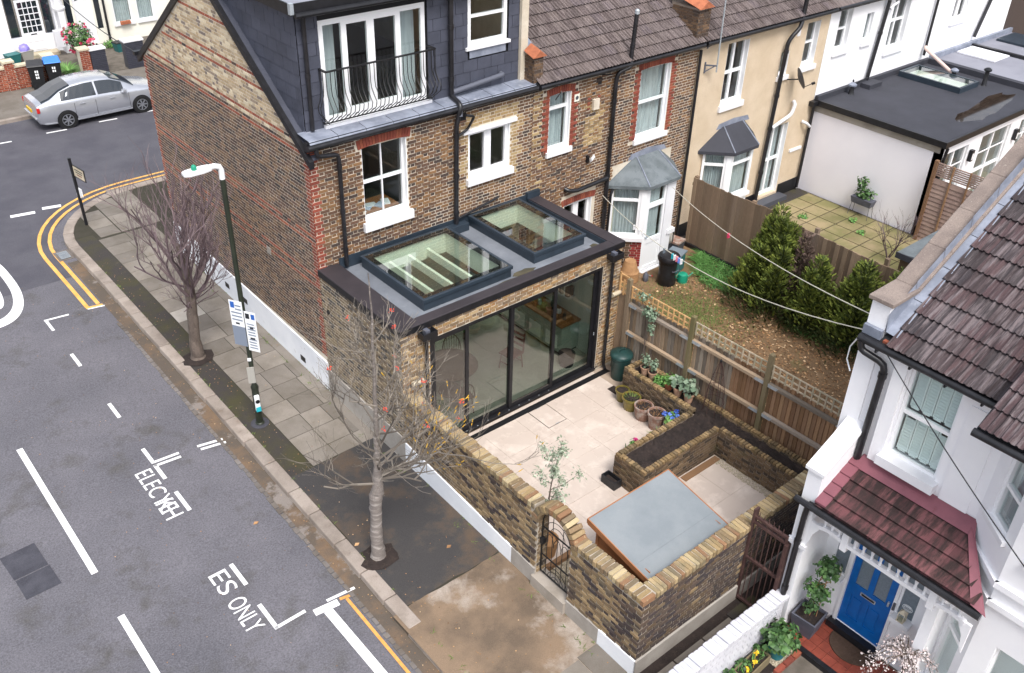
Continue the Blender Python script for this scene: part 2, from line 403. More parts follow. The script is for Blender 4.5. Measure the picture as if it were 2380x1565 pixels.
M['slate_back'] = mat('slate_backing', H('1d1e22'), 0.8)
M['lead'] = mat('lead_flashing', H('8d93a2'), 0.5, c2=H('767c8a'), scale=3, thr=(0.4, 0.6), c3=H('a5a9b3'), scale3=5, thr3=(0.6, 0.75), bump=0.2, bscale=20, spec=0.5)
M['black'] = mat('black_paint', H('1a1a1d'), 0.4, c2=H('222226'), scale=8)
M['blackpipe'] = mat('black_pipe', H('19191c'), 0.35, c2=H('26262a'), scale=5, spec=0.5)
M['greypipe'] = mat('grey_pipe', H('5d606b'), 0.45)
M['whitepipe'] = mat('white_pipe', H('d9d9de'), 0.4)
M['anthr'] = mat('anthracite_aluminium', H('2f3a45'), 0.4, c2=H('2a343e'), scale=5, spec=0.5)
M['coping_metal'] = mat('brown_black_coping', H('332f33'), 0.45, c2=H('3c373b'), scale=1.5, c3=H('5e5a5c'), scale3=30, thr3=(0.7, 0.76), spec=0.5)
M['roof_mem'] = mat('grey_roof_membrane', H('7f848c'), 0.45, c2=H('6a6f77'), scale=1.1, thr=(0.35, 0.65), c3=H('8b8f95'), scale3=2.6, thr3=(0.55, 0.75), fine=0.1, rough2=0.7)
M['puddle_dirt'] = mat('dried_puddle_silt', H('5d5848'), 0.25, c2=H('4d4a3f'), scale=3)
M['felt'] = mat('dark_felt_roof', H('3d3e46'), 0.8, c2=H('35363d'), scale=1.0, thr=(0.35, 0.65), fine=0.16, fscale=120)
M['felt_grey'] = mat('grey_felt_roof', H('8a8b95'), 0.7, c2=H('7c7d87'), scale=0.6, fine=0.1)  # light grey felt, the own colour of the dormer and far flat roofs
M['bayfelt'] = mat('bay_felt_roof', H('6d7478'), 0.8, c2=H('5a6164'), scale=2.2, c3=H('4c5458'), scale3=6, thr3=(0.55, 0.75), fine=0.15)
M['tile'] = mat('brown_concrete_tile', H('6c5b53'), 0.9, ramp=rmp('655a58','5e5352','6a5f5c','594f4e','62585a','5f5554'), rv=0.06, c2=H('7b706e'), scale=2.2, thr=(.45, .62), c3=H('4b4240'), scale3=1.6, thr3=(0.52, 0.66), stretch=(9, .8, 1), bump=0.4, bscale=60, fine=0.22, fscale=35)
M['tile_red'] = mat('mixed_red_tile', H('624c48'), 0.9, ramp=rmp('55494b','4e4749','5e4b4e','484246','624f51','524a4d','584649', k=.8), rv=0.08, c2=H('73696b'), scale=2.0, thr=(.47, .60), c3=H('3d3436'), scale3=1.7, thr3=(0.50, 0.62), stretch=(.6, 8, 1), bump=0.4, bscale=60, fine=0.22, fscale=35)
M['tile_porch'] = mat('porch_red_tile', H('7d3f40'), 0.85, ramp=rmp('6a4245','613d40','734a4c','5a393b'), rv=0.08, c2=H('3a2b2a'), scale=2.6, thr=(.44, .62), c3=H('332625'), scale3=1.2, thr3=(0.48, 0.62), bump=0.4, fine=0.2, stretch=(1.0, 5, 1))
M['porch_paint'] = mat('red_painted_flashing', H('84505a'), 0.6, c2=H('764852'), scale=2, c3=H('6b3439'), scale3=4, thr3=(0.62, 0.75), fine=0.08)
M['terracotta'] = mat('terracotta', H('b06b4c'), 0.85, c2=H('9a5c42'), scale=8, rv=0.1, fine=0.12)
M['pot_pale'] = mat('pale_terracotta', H('bf9a80'), 0.85, c2=H('a98670'), scale=10, rv=0.1, fine=0.1)
M['pot_olive'] = mat('olive_glazed', H('6a6130'), 0.35, c2=H('7b6b34'), scale=9, rv=0.12)
M['pot_old'] = mat('weathered_clay', H('8a6a5c'), 0.85, c2=H('a1938a'), scale=7, thr=(0.45, 0.6), rv=0.1, fine=0.15)
M['pot_orange'] = mat('tan_clay', H('a8815a'), 0.85, c2=H('97724f'), scale=6, fine=0.1)
M['pot_teal'] = mat('teal_glaze', H('1f6f78'), 0.25)
M['stone_cop'] = mat('concrete_coping', H('8d8078'), 0.9, c2=H('7c706a'), scale=2.5, c3=H('b3aaa2'), scale3=26, thr3=(0.62, 0.7), bump=0.4, bscale=60, fine=0.25, fscale=60)
M['stone_pale'] = mat('pale_cap_stone', H('cfc3ac'), 0.85, c2=H('bdb199'), scale=4)
M['patio'] = mat('porcelain_patio_slab', H('cbbeb3'), 0.35, c2=H('c1b2a7'), scale=0.9, thr=(0.3, 0.7), rv=0.025, c3=H('dccfc4'), scale3=2.3, thr3=(0.5, 0.7), spec=0.5, rough2=0.22)
M['patio_joint'] = mat('patio_joint', H('a99888'), 0.9)
M['floor_int'] = mat('kitchen_floor_tile', H('c9c5b8'), 0.4, c2=H('beb9ab'), scale=0.9, rv=0.03)
M['plaster'] = mat('pale_plaster', H('eef0e8'), 0.85)
M['gravel'] = mat('pale_gravel', H('b3a894'), 0.9, rv=0.25)
M['gravel_bed'] = mat('gravel_bed', H('8d8372'), 0.9, c2=H('a2977f'), scale=40, bump=0.8, bscale=70, fine=0.3)
M['soil'] = mat('dark_soil', H('352c29'), 0.95, c2=H('2a2321'), scale=5, c3=H('453a33'), scale3=12, thr3=(0.55, 0.7), bump=1.0, bscale=35, fine=0.3, fscale=40)
M['earth'] = mat('garden_earth', H('866c50'), 0.95, c2=H('735c44'), scale=1.2, c3=H('6b6a40'), scale3=0.8, thr3=(0.56, 0.7), bump=0.7, bscale=50, fine=0.3)
M['chips'] = mat('bark_chip', H('94714f'), 0.9, ramp=rmp('8d6a49','a27c57','775a40','b59068','664d39','94704e','c7aa86'), rv=0.2)
M['grass'] = mat('grass', H('62753a'), 0.8, ramp=rmp('64773a','55692f','728246','5b6d36'), rv=0.2)
M['fern'] = mat('strap_leaf', H('4c7438'), 0.55, ramp=rmp('568343','4a7439','689553','41692f'), rv=0.2)
M['leaf_dark'] = mat('glossy_leaf', H('3f5f32'), 0.5, ramp=rmp('3f5f33','34522b','4c6e3b','587844'), rv=0.2)
M['leaf_mid'] = mat('mid_leaf', H('5c8744'), 0.55, ramp=rmp('5d8845','4e783a','6d9a50','7ba85a'), rv=0.2)
M['leaf_sage'] = mat('sage_leaf', H('7d8f78'), 0.7, ramp=rmp('7d8f78','6b7f68','8b9b85','5e735c'), rv=0.15)
M['leaf_olive'] = mat('olive_leaf', H('98a18c'), 0.6, ramp=rmp('98a18c','86927a','aab39f','78866e'), rv=0.15)
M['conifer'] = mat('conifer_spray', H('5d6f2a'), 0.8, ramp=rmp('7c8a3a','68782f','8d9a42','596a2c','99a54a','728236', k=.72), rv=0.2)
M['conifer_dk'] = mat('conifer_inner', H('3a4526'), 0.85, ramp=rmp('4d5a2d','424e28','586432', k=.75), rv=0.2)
M['conifer_dead'] = mat('dead_conifer_spray', H('66544b'), 0.9, ramp=rmp('69574e','574840','75635a'), rv=0.2)
M['pink'] = mat('pink_petal', H('d8446c'), 0.6, ramp=rmp('d8446c','e0607f','c93a5f','e87f95'), rv=0.1)
M['blue_fl'] = mat('blue_petal', H('4f74d0'), 0.6, ramp=rmp('4f74d0','6c8ee0','3f62c4'), rv=0.1)
M['magenta'] = mat('magenta_petal', H('c42a74'), 0.6, ramp=rmp('c42a74','d54789'), rv=0.1)
M['yellow_fl'] = mat('daffodil_petal', H('e7c02c'), 0.6)
M['blossom'] = mat('pale_blossom', H('ded4d2'), 0.7, ramp=rmp('e3dad8','d2c6c4','cbbab8'), rv=0.1)
M['berry'] = mat('red_berry', H('d8432a'), 0.5, rv=0.1)
M['bark'] = mat('dark_bark', H('6e625a'), 0.9, c2=H('574d46'), scale=8, c3=H('837970'), scale3=18, thr3=(0.58, 0.7), bump=0.9, bscale=30, fine=0.2, stretch=(1, 1, 0.4))
M['bark_pale'] = mat('pale_bark', H('7f7772'), 0.85, c2=H('6b625d'), scale=14, thr=(0.5, 0.66), c3=H('b5aea8'), scale3=7, thr3=(0.5, 0.7), bump=1.0, bscale=22, fine=0.15, stretch=(0.5, 0.5, 2.2))
M['twig'] = mat('purple_brown_twig', H('6f6059'), 0.9, ramp=rmp('64565a','5a4c4e','706162','514447', k=1.25), rv=0.12)
M['twig_pale'] = mat('grey_twig', H('8d867c'), 0.9, ramp=rmp('7f776e','6d665e','8a8278','5f5851', k=1.1), rv=0.12)
M['lichen'] = mat('yellow_lichen', H('c19a34'), 0.9, rv=0.2)
M['wood'] = mat('weathered_fence_wood', H('85766a'), 0.9, ramp=rmp('82776c','756c62','8e7c6a','7a6a58','8b8175','6b6258','93806b', k=1.3), rv=0.12, c3=H('707048'), scale3=0.55, thr3=(0.6, 0.76), bump=0.3, bscale=30, fine=0.16, stretch=(1, 1, 0.15))
M['wood_brown'] = mat('brown_fence_wood', H('7c6049'), 0.9, ramp=rmp('7f634c','72573f','8a6c51','694f3b','866a52','93765a', k=1.3), rv=0.12, bump=0.3, bscale=30, fine=0.18, stretch=(1, 1, 0.15))
M['wood_post'] = mat('fence_post_wood', H('7a6e55'), 0.9, c2=H('66623c'), scale=1.4, thr=(0.45, 0.65), rv=0.1, bump=0.3, fine=0.15, stretch=(1, 1, 0.3))
M['wood_fresh'] = mat('fresh_softwood', H('d1a877'), 0.8, rv=0.08, c2=H('c29866'), scale=6, fine=0.1)
M['wood_pale'] = mat('pale_weathered_lath', H('b6a690'), 0.85, rv=0.1, c2=H('9c9680'), scale=3, fine=0.1)
M['wood_dark'] = mat('dark_fence_wood', H('6b4f40'), 0.9, ramp=rmp('72604f','635344','7d6b58','6a5a4a', k=1.3), rv=0.12, c3=H('7f6f64'), scale3=1.0, thr3=(0.55, 0.75), bump=0.3, fine=0.2, stretch=(1, 1, 0.12))
M['wood_pink'] = mat('faded_panel_wood', H('a18a80'), 0.9, rv=0.08, c2=H('8e7870'), scale=4, c3=H('6b574d'), scale3=9, thr3=(0.66, 0.74), fine=0.12)
M['wood_orange'] = mat('treated_shiplap', H('a8714a'), 0.75, rv=0.08, c2=H('98633f'), scale=4, fine=0.12, stretch=(0.3, 0.3, 2))
M['worktop'] = mat('oak_worktop', H('a06b41'), 0.45, c2=H('8d5c36'), scale=6, stretch=(4, 0.5, 1))
M['cabinet'] = mat('sage_cabinet_paint', H('aab5a8'), 0.5)
M['chairwood'] = mat('chair_wood', H('6f5340'), 0.5, c2=H('5f4636'), scale=8)
M['redwood'] = mat('red_brown_wood', H('7a3327'), 0.45, c2=H('692a20'), scale=8)
M['shedfelt'] = mat('pale_shed_felt', H('858b8f'), 0.9, c2=H('7a8186'), scale=1.3, fine=0.1, fscale=150, bump=0.2, bscale=150)
M['iron'] = mat('black_iron', H('1c1c1e'), 0.5)
M['iron_rust'] = mat('brown_painted_iron', H('4a3431'), 0.7, c2=H('5e4640'), scale=6, thr=(0.5, 0.65), fine=0.15)
M['steel'] = mat('galvanised_steel', H('b9c0c6'), 0.45, metal=0.4, c2=H('a3abb2'), scale=10)
M['lampgreen'] = mat('dark_green_lamp_paint', H('23281f'), 0.45, c2=H('2c3127'), scale=5)
M['lampwhite'] = mat('pale_lantern', H('e8e9ea'), 0.4)
M['signwhite'] = mat('sign_face', H('eef0f2'), 0.4)
M['signgrey'] = mat('sign_back', H('8e98a8'), 0.45, metal=0.3)
M['signblue'] = mat('sign_blue', H('2f62b4'), 0.4)
M['signtext'] = mat('sign_text', H('26282c'), 0.5)
M['cyan'] = mat('cyan_plastic', H('2fb0bf'), 0.4)
M['binblack'] = mat('black_plastic', H('1d1e21'), 0.45, c2=H('26272b'), scale=10)
M['bingreen'] = mat('dark_green_plastic', H('1f3a38'), 0.4, c2=H('274543'), scale=8)
M['binblue'] = mat('blue_lid_plastic', H('2a78d6'), 0.4)
M['green_pl'] = mat('green_plastic', H('1f8f72'), 0.4)
M['teal_pl'] = mat('teal_plastic', H('2d6a6b'), 0.45)
M['grey_pl'] = mat('grey_plastic', H('a5a29b'), 0.5)
M['grey_dk'] = mat('dark_grey_plastic', H('4d4f57'), 0.5)
M['purple_bag'] = mat('purple_bag', H('8a7fd0'), 0.35)
M['redbrickfar'] = mat('red_wall_brick', H('93503c'), 0.9, ramp=rmp('98523d','8b4a38','a35c45','844535'), rv=0.12, fine=0.15)
M['blackbrick'] = mat('dark_painted_brick', H('3b3c47'), 0.7, rv=0.1)
M['cream'] = mat('cream_painted_wall', H('f0ede0'), 0.8, c2=H('e8e5d8'), scale=1)
M['bluedoor'] = mat('blue_door_paint', H('0c62ae'), 0.35, c2=H('0b5aa2'), scale=5)
M['redtile'] = mat('red_quarry_tile', H('8a4334'), 0.6, rv=0.1, c2=H('7a3b2e'), scale=5, fine=0.1)
M['mat_brown'] = mat('coir_mat', H('4d3c33'), 0.95, c2=H('433429'), scale=20, fine=0.25, bump=0.5)
M['planter'] = mat('slate_grey_planter', H('5d5f6b'), 0.6, c2=H('53555f'), scale=4)
M['frosted'] = mat('frosted_pane', H('77828c'), 0.3, c2=H('6d7882'), scale=30, fine=0.12)
M['shutter'] = mat('pale_shutter', H('f2f6f6'), 0.5)
M['curtain'] = mat('net_curtain', H('c9ccd0'), 0.9, c2=H('b4b8be'), scale=5, stretch=(3, 3, 0.3))
M['room'] = mat('room_wall', H('8d8a86'), 0.9)
M['carpet'] = mat('room_floor', H('6f665c'), 0.9)
M['desk'] = mat('desk_clutter', H('b9c2d6'), 0.8)
M['carpaint'] = mat('silver_car_paint', H('c3c6cd'), 0.26, metal=0.6, c2=H('bec1c9'), scale=2, coat=0.6)
M['tyre'] = mat('tyre_rubber', H('1b1b1c'), 0.8)
M['alloy'] = mat('alloy_rim', H('b9bcc2'), 0.3, metal=0.8)
M['darkglass'] = mat('car_glass', H('232a31'), 0.05, spec=0.9)
M['redlamp'] = mat('red_lamp', H('c01f1c'), 0.2, spec=0.8)
M['numplate'] = mat('yellow_number_plate', H('d8b02a'), 0.4)
M['glass'] = glass('window_glass', (0.9, 0.94, 0.93))
M['glass_sky'] = glass('rooflight_glass', (0.88, 0.93, 0.88), ior=2.7)
M['glass_door'] = glass('door_glass', (0.64, 0.68, 0.66), ior=2.1)
M['cable'] = mat('cable', H('2a2a2e'), 0.6)
M['line'] = mat('washing_line', H('d8d4c4'), 0.7)
M['copper'] = mat('copper_pipe', H('d6bdb4'), 0.5, metal=0.1)
M['hatch'] = mat('black_grating', H('17181b'), 0.5)
M['stepstone'] = mat('concrete_step', H('a39a90'), 0.85, c2=H('8f867b'), scale=2, fine=0.1)
M['brass'] = mat('brass', H('b08d4a'), 0.35, metal=0.8)
M['shinglemat'] = mat('crazy_paving', H('6b645c'), 0.9, c2=H('5a544c'), scale=3, fine=0.15)
M['water'] = mat('rain_puddle', H('2c241f'), 0.04, c2=H('3c332d'), scale=3, spec=0.8)
# ------------------------------------------------------------------ ground, roads, pavement
def gsheet(name, m, x0, x1, y0, y1, dz, kind='structure', parent=None, step=1.0, wob=0.0):
    mb = MB(); n = max(1, int((y1-y0)/step)); k = max(1, int((x1-x0)/3)) if wob == 0 else max(2, int((x1-x0)/0.25))
    for i in range(n+1):
        y = y0 + (y1-y0)*i/n
        for j in range(k+1):
            x = x0 + (x1-x0)*j/k
            ox = rnd.uniform(-wob, wob) if (wob and j in (0, k)) else 0; oy = rnd.uniform(-wob, wob) if (wob and i in (0, n)) else 0
            mb.v.append((x+ox, y+oy, gz(y+oy)+dz))
    for i in range(n):
        for j in range(k):
            a = i*(k+1)+j; mb.f.append((a, a+1, a+k+2, a+k+1)); mb.r.append(0)
    return mb.build(name, m, parent, kind=kind if parent is None else None)
KX = -2.42
def kerb_x(y):
    if y <= 9.9: return KX
    if y >= 12.9: return 60.0
    return 0.6 - math.sqrt(max(0.0, 9.12 - (y-9.9)**2))
MB().quad((-150, -150, -1.0), (250, -150, -1.0), (250, 250, -1.0), (-150, 250, -1.0)).build('ground', M['earth'], kind='structure')
mb = MB()
ys = [-40 + i for i in range(50)] + [9.9 + 0.15*i for i in range(21)]
ys = sorted(set([y for y in ys if y <= 12.9]))
for a, b in zip(ys, ys[1:]):
    mb.quad((-40, a, gz(a)-.12), (min(kerb_x(a), 0.6)+0.1, a, gz(a)-.12), (min(kerb_x(b), 0.6)+0.1, b, gz(b)-.12), (-40, b, gz(b)-.12))
for xa in range(-60, 60, 20): mb.quad((xa, 12.9, -.08), (xa+20, 12.9, -.08), (xa+20, 21.0, -.08), (xa, 21.0, -.08))
mb.build('road', M['asphalt'], kind='structure')
# newer surfacing near the junction, utility patch
mb = MB(); mb.add([(-12, 8.66, gz(8.66)-.116), (-2.75, 8.50, gz(8.5)-.116), (-2.75, 10.0, -.076), (-2.6, 11.2, -.076), (-1.6, 12.4, -.076), (0.5, 13.1, -.076), (30, 13.1, -.076), (30, 20.8, -.076), (-12, 20.8, -.076)], [tuple(range(9))])
mb.build('road_resurfacing', M['asphalt_new'], kind='structure')
mb = MB(); mb.add([(-7.35, -.57, gz(-.57)-.115), (-7.3, -1.25, gz(-1.25)-.115), (-6.70, -1.23, gz(-1.23)-.115), (-6.73, -.54, gz(-.54)-.115)], [(0, 1, 2, 3)])
mb.add([(-7.29, -1.275, gz(-1.28)-.115), (-7.27, -1.82, gz(-1.82)-.115), (-6.66, -1.81, gz(-1.81)-.115), (-6.69, -1.255, gz(-1.26)-.115)], [(0, 1, 2, 3)])
mb.build('road_patch', M['asphalt_patch'], kind='structure')

def mark(mb, x0, y0, x1, y1, wid, dz=-.111):
    p, q = Vector((x0, y0)), Vector((x1, y1)); d = (q-p).normalized(); s = Vector((-d.y, d.x))*wid/2
    n = max(1, int((q-p).length/0.6)); 
    for i in range(n):
        a, b = p + (q-p)*i/n, p + (q-p)*(i+1)/n
        P = [a-s, b-s, b+s, a+s]; mb.add([(v.x, v.y, gz(v.y)+dz) for v in P], [(0, 1, 2, 3)])
road_marks = thing('road_marking', 'white painted parking bay and lane lines on the grey side street', 'road marking', (-4.1, 0, gz(0)-.12))
def rm(name, segs, m='roadpaint'):
    mb = MB()
    for s in segs: mark(mb, *s)
    return mb.build(name, M[m], road_marks)
for a, b in ((2.27, -1.95), (-3.15, -7.4)): rm('centre_line', [(-6.12, a, -6.12, b, .12)])
rm('bay_corner', [(-3.56, 6.69, -4.14, 6.76, .07), (-4.10, 6.78, -4.10, 6.19, .07)])
for a, b in ((4.97, 4.37), (2.64, 2.03), (-.85, -1.5), (-3.24, -3.85)): rm('bay_dash', [(-4.10, a, -4.10, b, .08)])
rm('bay_end', [(-3.18, .15, -2.65, .05, .07)]); rm('bay_end', [(-3.16, .02, -2.64, -.08, .07)])
rm('bay_corner', [(-4.11, .76, -4.11, .2, .08), (-4.14, .23, -3.57, .19, .07)]); rm('bay_corner', [(-4.11, .14, -4.11, -.38, .08), (-4.14, .11, -3.58, .06, .07)])
rm('bay_corner', [(-4.13, -4.39, -4.13, -5.05, .08), (-4.16, -5.02, -3.56, -5.01, .07)])
rm('stop_bar', [(-3.46, -5.15, -3.0, -5.2, .15)]); rm('lane_line', [(-3.24, -5.25, -3.2, -8.2, .17)])
rm('bay_end', [(-3.15, -5.05, -2.6, -5.1, .06)])
rm('bay_end', [(-3.1, 6.66, -2.7, 6.58, .06)])
for a, b in ((-4.3, -3.6), (-3.05, -2.38), (-2.14, -1.62)): rm('give_way_dash', [(a, 13.12, b, 13.0, .18)])
for a, b in ((-1.9, -1.25), (-.06, .63), (1.79, 2.44), (3.6, 4.3)): rm('parking_dash', [(a, 19.12, b, 19.06, .09)])
yl = thing('double_yellow_lines', 'double yellow lines curving round the corner kerb', 'road marking', (-2.9, 9, gz(9)-.12))
def arc(off):
    r = 3.02 + off; P = [(0.6-r, 6.75 if off > .5 else 6.75), (0.6-r, 8.2), (0.6-r, 9.9)]
    P += [(0.6 - r*math.cos(a), 9.9 + r*math.sin(a)) for a in [R(8*i) for i in range(1, 12)]]
    return P + [(1.6, 9.9+r), (8, 9.9+r)]
for off in (.38, .66):
    P = arc(off); mb = MB()
    for a, b in zip(P, P[1:]): mark(mb, *a, *b, .10)
    mb.build('yellow_line', M['yellowpaint'], yl)
mb = MB(); mark(mb, -3.12, 6.72, -2.72, 6.66, .09); mb.build('end_bar', M['yellowpaint'], yl)
ol = thing('yellow_line', 'single orange-yellow line beside the white lane line near the dropped kerb', 'road marking', (-2.85, -6, gz(-6)-.12))
mb = MB(); mark(mb, -2.84, -5.22, -2.87, -8.2, .06); mb.build('line', M['orangepaint'], ol)
mb = MB(); mark(mb, -2.95, -5.16, -2.74, -5.2, .06); mb.build('end_bar', M['orangepaint'], ol)

# lettering on the road
def text_mesh(s, fit_w, fit_h):
    cu = bpy.data.curves.new('t', 'FONT'); cu.body = s; cu.size = 1.0
    ob = bpy.data.objects.new('t', cu); COL.objects.link(ob)
    dg = bpy.context.evaluated_depsgraph_get(); me = bpy.data.meshes.new_from_object(ob.evaluated_get(dg))
    bpy.data.objects.remove(ob)
    xs = [v.co.x for v in me.vertices]; ys = [v.co.y for v in me.vertices]
    for v in me.vertices:
        v.co.x = (v.co.x - min(xs))/(max(xs)-min(xs))*fit_w; v.co.y = (v.co.y - min(ys))/(max(ys)-min(ys))*fit_h; v.co.z = 0
    return me
def road_text(s, x0, y0, w_, h_, label, updir, dz=-.1095):
    me = text_mesh(s, w_, h_)
    for v in me.vertices:
        a, b = v.co.x, v.co.y
        x, y = (x0 + b, y0 - a) if updir == 'x' else (x0 + a, y0 + b)
        v.co = (x, y, gz(y) + dz)
    me.materials.append(M['roadpaint']); o = bpy.data.objects.new('road_lettering', me); COL.objects.link(o)
    return tag(o, label, 'road lettering')
road_text('ELEC', -4.56, .10, .86, .34, 'white letters ELEC painted along the parking bay', 'x')
tg = thing('road_lettering', 'overlapping jumbled white letters painted just after ELEC', 'road lettering', (-4.4, -1.1, gz(-1)-.12))
for s_, y_, w_ in (('Y', -.80, .24), ('K', -.96, .26), ('E', -1.10, .2), ('H', -1.24, .26)):
    o = road_text(s_, -4.57, y_, w_, .35, 'x', 'x', -.1095 + .001*rnd.random()); o.name = 'letter'; del o['label']; del o['category']; par(o, tg)
road_text('ES', -4.57, -3.27, .56, .34, 'white letters ES painted on the road before ONLY', 'x')
road_text('ONLY', -4.58, -4.02, .84, .33, 'white word ONLY painted on the road beside the bay', 'x')
rd = thing('speed_roundel', 'large elongated white 20 speed roundel painted on the road at left', 'road marking', (-5.2, 9.3, gz(9)-.12))
mb = MB(); n = 56; O = []; I = []
for i in range(n):
    a = 2*math.pi*i/n; c, s_ = math.cos(a), math.sin(a)
    f = lambda r1, r2: (-5.2 + r1*math.copysign(abs(c)**.8, c), 9.45 + r2*math.copysign(abs(s_)**.8, s_))
    O.append(f(1.1, 2.38)); I.append(f(.88, 2.02))
for i in range(n):
    j = (i+1) % n; mb.add([(x, y, gz(y)-.110) for x, y in (O[i], O[j], I[j], I[i])], [(0, 1, 2, 3)])
mb.build('ring', M['roadpaint'], rd)
o = road_text('20', -5.75, 7.95, 1.2, 2.9, 'x', 'y'); o.name = 'numeral'; del o['label']; del o['category']; par(o, rd)

# drain grating in the gutter
dr = thing('drain_grating', 'pale metal road drain grating beside the curved kerb', 'drain', (-2.62, 9.8, -.1))
mb = MB().box(-2.83, -2.42, 9.5, 10.1, gz(9.8)-.13, gz(9.8)-.105); mb.build('frame', M['sett'], dr)
MB().box(-2.76, -2.49, 9.57, 10.03, gz(9.8)-.104, gz(9.8)-.1).build('opening', M['black'], dr)
for i in range(8): B1('bar', M['steel'], dr, -2.76, -2.49, 9.585+i*.056, 9.61+i*.056, gz(9.8)-.099, gz(9.8)-.088)

# ---- pavement
def pav_sheet():
    mb = MB(); ys = [-16 + .5*i for i in range(52)] + [9.9+.15*i for i in range(21)]
    ys = sorted(set(y for y in ys if y <= 12.9))
    for a, b in zip(ys, ys[1:]):
        xa, xb = min(kerb_x(a), .6)+.28, min(kerb_x(b), .6)+.28; mb.quad((xa, a, gz(a)-.008), (0.0, a, gz(a)-.008), (0.0, b, gz(b)-.008), (xb, b, gz(b)-.008))
    mb.quad((0, 8.0, .03), (40, 8.0, .03), (40, 12.65, .03), (0, 12.65, .03))
    return mb.build('pavement', M['pave_joint'], kind='structure')
pv = pav_sheet()
gsheet('mossy_kerb_strip', M['moss_strip'], -2.14, -1.62, -2.2, 10.3, -.002)
gsheet('tarmac_patch', M['tarmac'], -2.14, -0.02, -6.1, -1.97, 0.001, wob=.03)
gsheet('muddy_crossover', M['mud'], -2.45, 0.12, -14.5, -6.12, -.004, wob=.02)
slab_me = {}
def slab(x0, x1, y0, y1, parent, m='pave', t=.03, dz=0.0, name='paving_slab', z=None, gap=.016):
    key = (m,)
    if key not in slab_me:
        me = MB().box(-.5, .5, -.5, .5, -1, 0).mesh(name); me.materials.append(M[m]); slab_me[key] = me
    o = bpy.data.objects.new(name, slab_me[key]); COL.objects.link(o)
    yc = (y0+y1)/2; zz = gz(yc)+dz if z is None else z
    sl_ = (gz(y1)-gz(y0))/(y1-y0) if z is None else 0
    o.matrix_local = Matrix.Translation(((x0+x1)/2, yc, zz)) @ Matrix.Rotation(math.atan(sl_) + rnd.uniform(-.004, .004), 4, 'X') @ Matrix.Rotation(rnd.uniform(-.005, .005), 4, 'Y') @ Matrix.Diagonal((x1-x0-gap, y1-y0-gap, t, 1))
    par(o, parent) if parent.type == 'EMPTY' else setattr(o, 'parent', parent)
    return o
y = 9.9
while y > -1.75:
    h = rnd.uniform(.56, .66); 
    if y - h < -1.75: h = y + 1.97
    if h < .2: break
    if abs(y - 5.15) < .35:
        slab(-1.60, -.87, y-h, y, pv, 'pave_pale'); slab(-.87, -.24, y-h, y, pv)
    elif y < 2.0:
        a = rnd.uniform(-1.08, -.95); b = rnd.uniform(-.5, -.36); slab(-1.61, a, y-h, y, pv); slab(a, b, y-h, y, pv); slab(b, -.16, y-h, y, pv)
    else:
        a = rnd.uniform(-1.0, -.78); slab(-1.61, a, y-h, y, pv); slab(a, -.24, y-h, y, pv)
    y -= h
for i in range(5):
    for j in range(3): slab(-1.5+.62*j, -.9+.62*j, 10.0+.6*i, 10.6+.6*i, pv) if -1.5+.62*j > kerb_x(10.0+.6*i)+.35 else None
gsheet('concrete_margin', M['pave'], -.24, -.01, -1.97, 9.9, .002)
for (a, b, c, d) in ((-1.15, -.5, -9.6, -8.8), (-.5, 0.1, -9.5, -8.75), (-1.15, -.5, -10.3, -9.62), (-.5, .1, -10.2, -9.52), (-1.2, -.5, -11, -10.32), (-.5, .1, -10.9, -10.22)): slab(a, b, c, d, pv, dz=.006)
# kerb stones
kb = tag(bpy.data.objects.new('kerb', None), kind='structure'); COL.objects.link(kb); kb.location = (KX, 2, gz(2)-.1)
y = 9.9
while y > -6.0:
    h = rnd.choice((.78, .9, .95, 1.0)); y2 = max(y-h, -6.56)
    mb = MB(); g = .011
    v = [(KX+rnd.uniform(-.012, .012), y2+g), (KX+.285, y2+g), (KX+.285, y-g), (KX+rnd.uniform(-.012, .012), y-g)]
    P = [(a, b, gz(b)-.3) for a, b in v] + [(a+(.02 if i in (0, 3) else 0), b, gz(b)+.012) for i, (a, b) in enumerate(v)]
    mb.add(P, [(0,3,2,1),(4,5,6,7),(0,1,5,4),(1,2,6,5),(2,3,7,6),(3,0,4,7)]); mb.build('kerb_stone', M['kerb'], kb, bevel=.012, segs=1)
    y = y2
prev = 0
for i in range(5):
    a0, a1 = R(18*i+.3), R(18*(i+1)-.3)
    P = []
    for z in (-.3, .012):
        for (r, a) in ((3.02, a0), (3.02, (a0+a1)/2), (3.02, a1), (2.735, a1), (2.735, (a0+a1)/2), (2.735, a0)):
            yy = 9.9 + r*math.sin(a); P.append((.6 - r*math.cos(a), yy, (gz(yy) if z > 0 else 0)+z))
    mb = MB().add(P, [(5,4,3,2,1,0), (6,7,8,9,10,11)] + [(k, (k+1) % 6, (k+1) % 6+6, k+6) for k in range(6)]); mb.build('kerb_stone', M['kerb'], kb, bevel=.012, segs=1)
for i in range(9): B1('kerb_stone', M['kerb'], kb, .61+i*.95, 1.54+i*.95, 12.63, 12.92, -.3, .052)
for i in range(8):
    y = -6.57 - i*.95
    B1('dropped_kerb_stone', M['kerb'], kb, KX-.02, KX+.25, y-.93, y, gz(y)-.3, gz(y)-.055)
# gutter and setts
gt = gsheet('gutter', M['gutter_dirt'], -2.70, KX+.02, -13, 9.3, -.114)
y = 5.6
while y > -13:
    h = rnd.uniform(.12, .2); o = slab(-2.775+rnd.uniform(-.015, .015), -2.675, y-h, y, gt, 'sett', t=.05, dz=-.104, name='sett'); y -= h + rnd.uniform(0, .02)
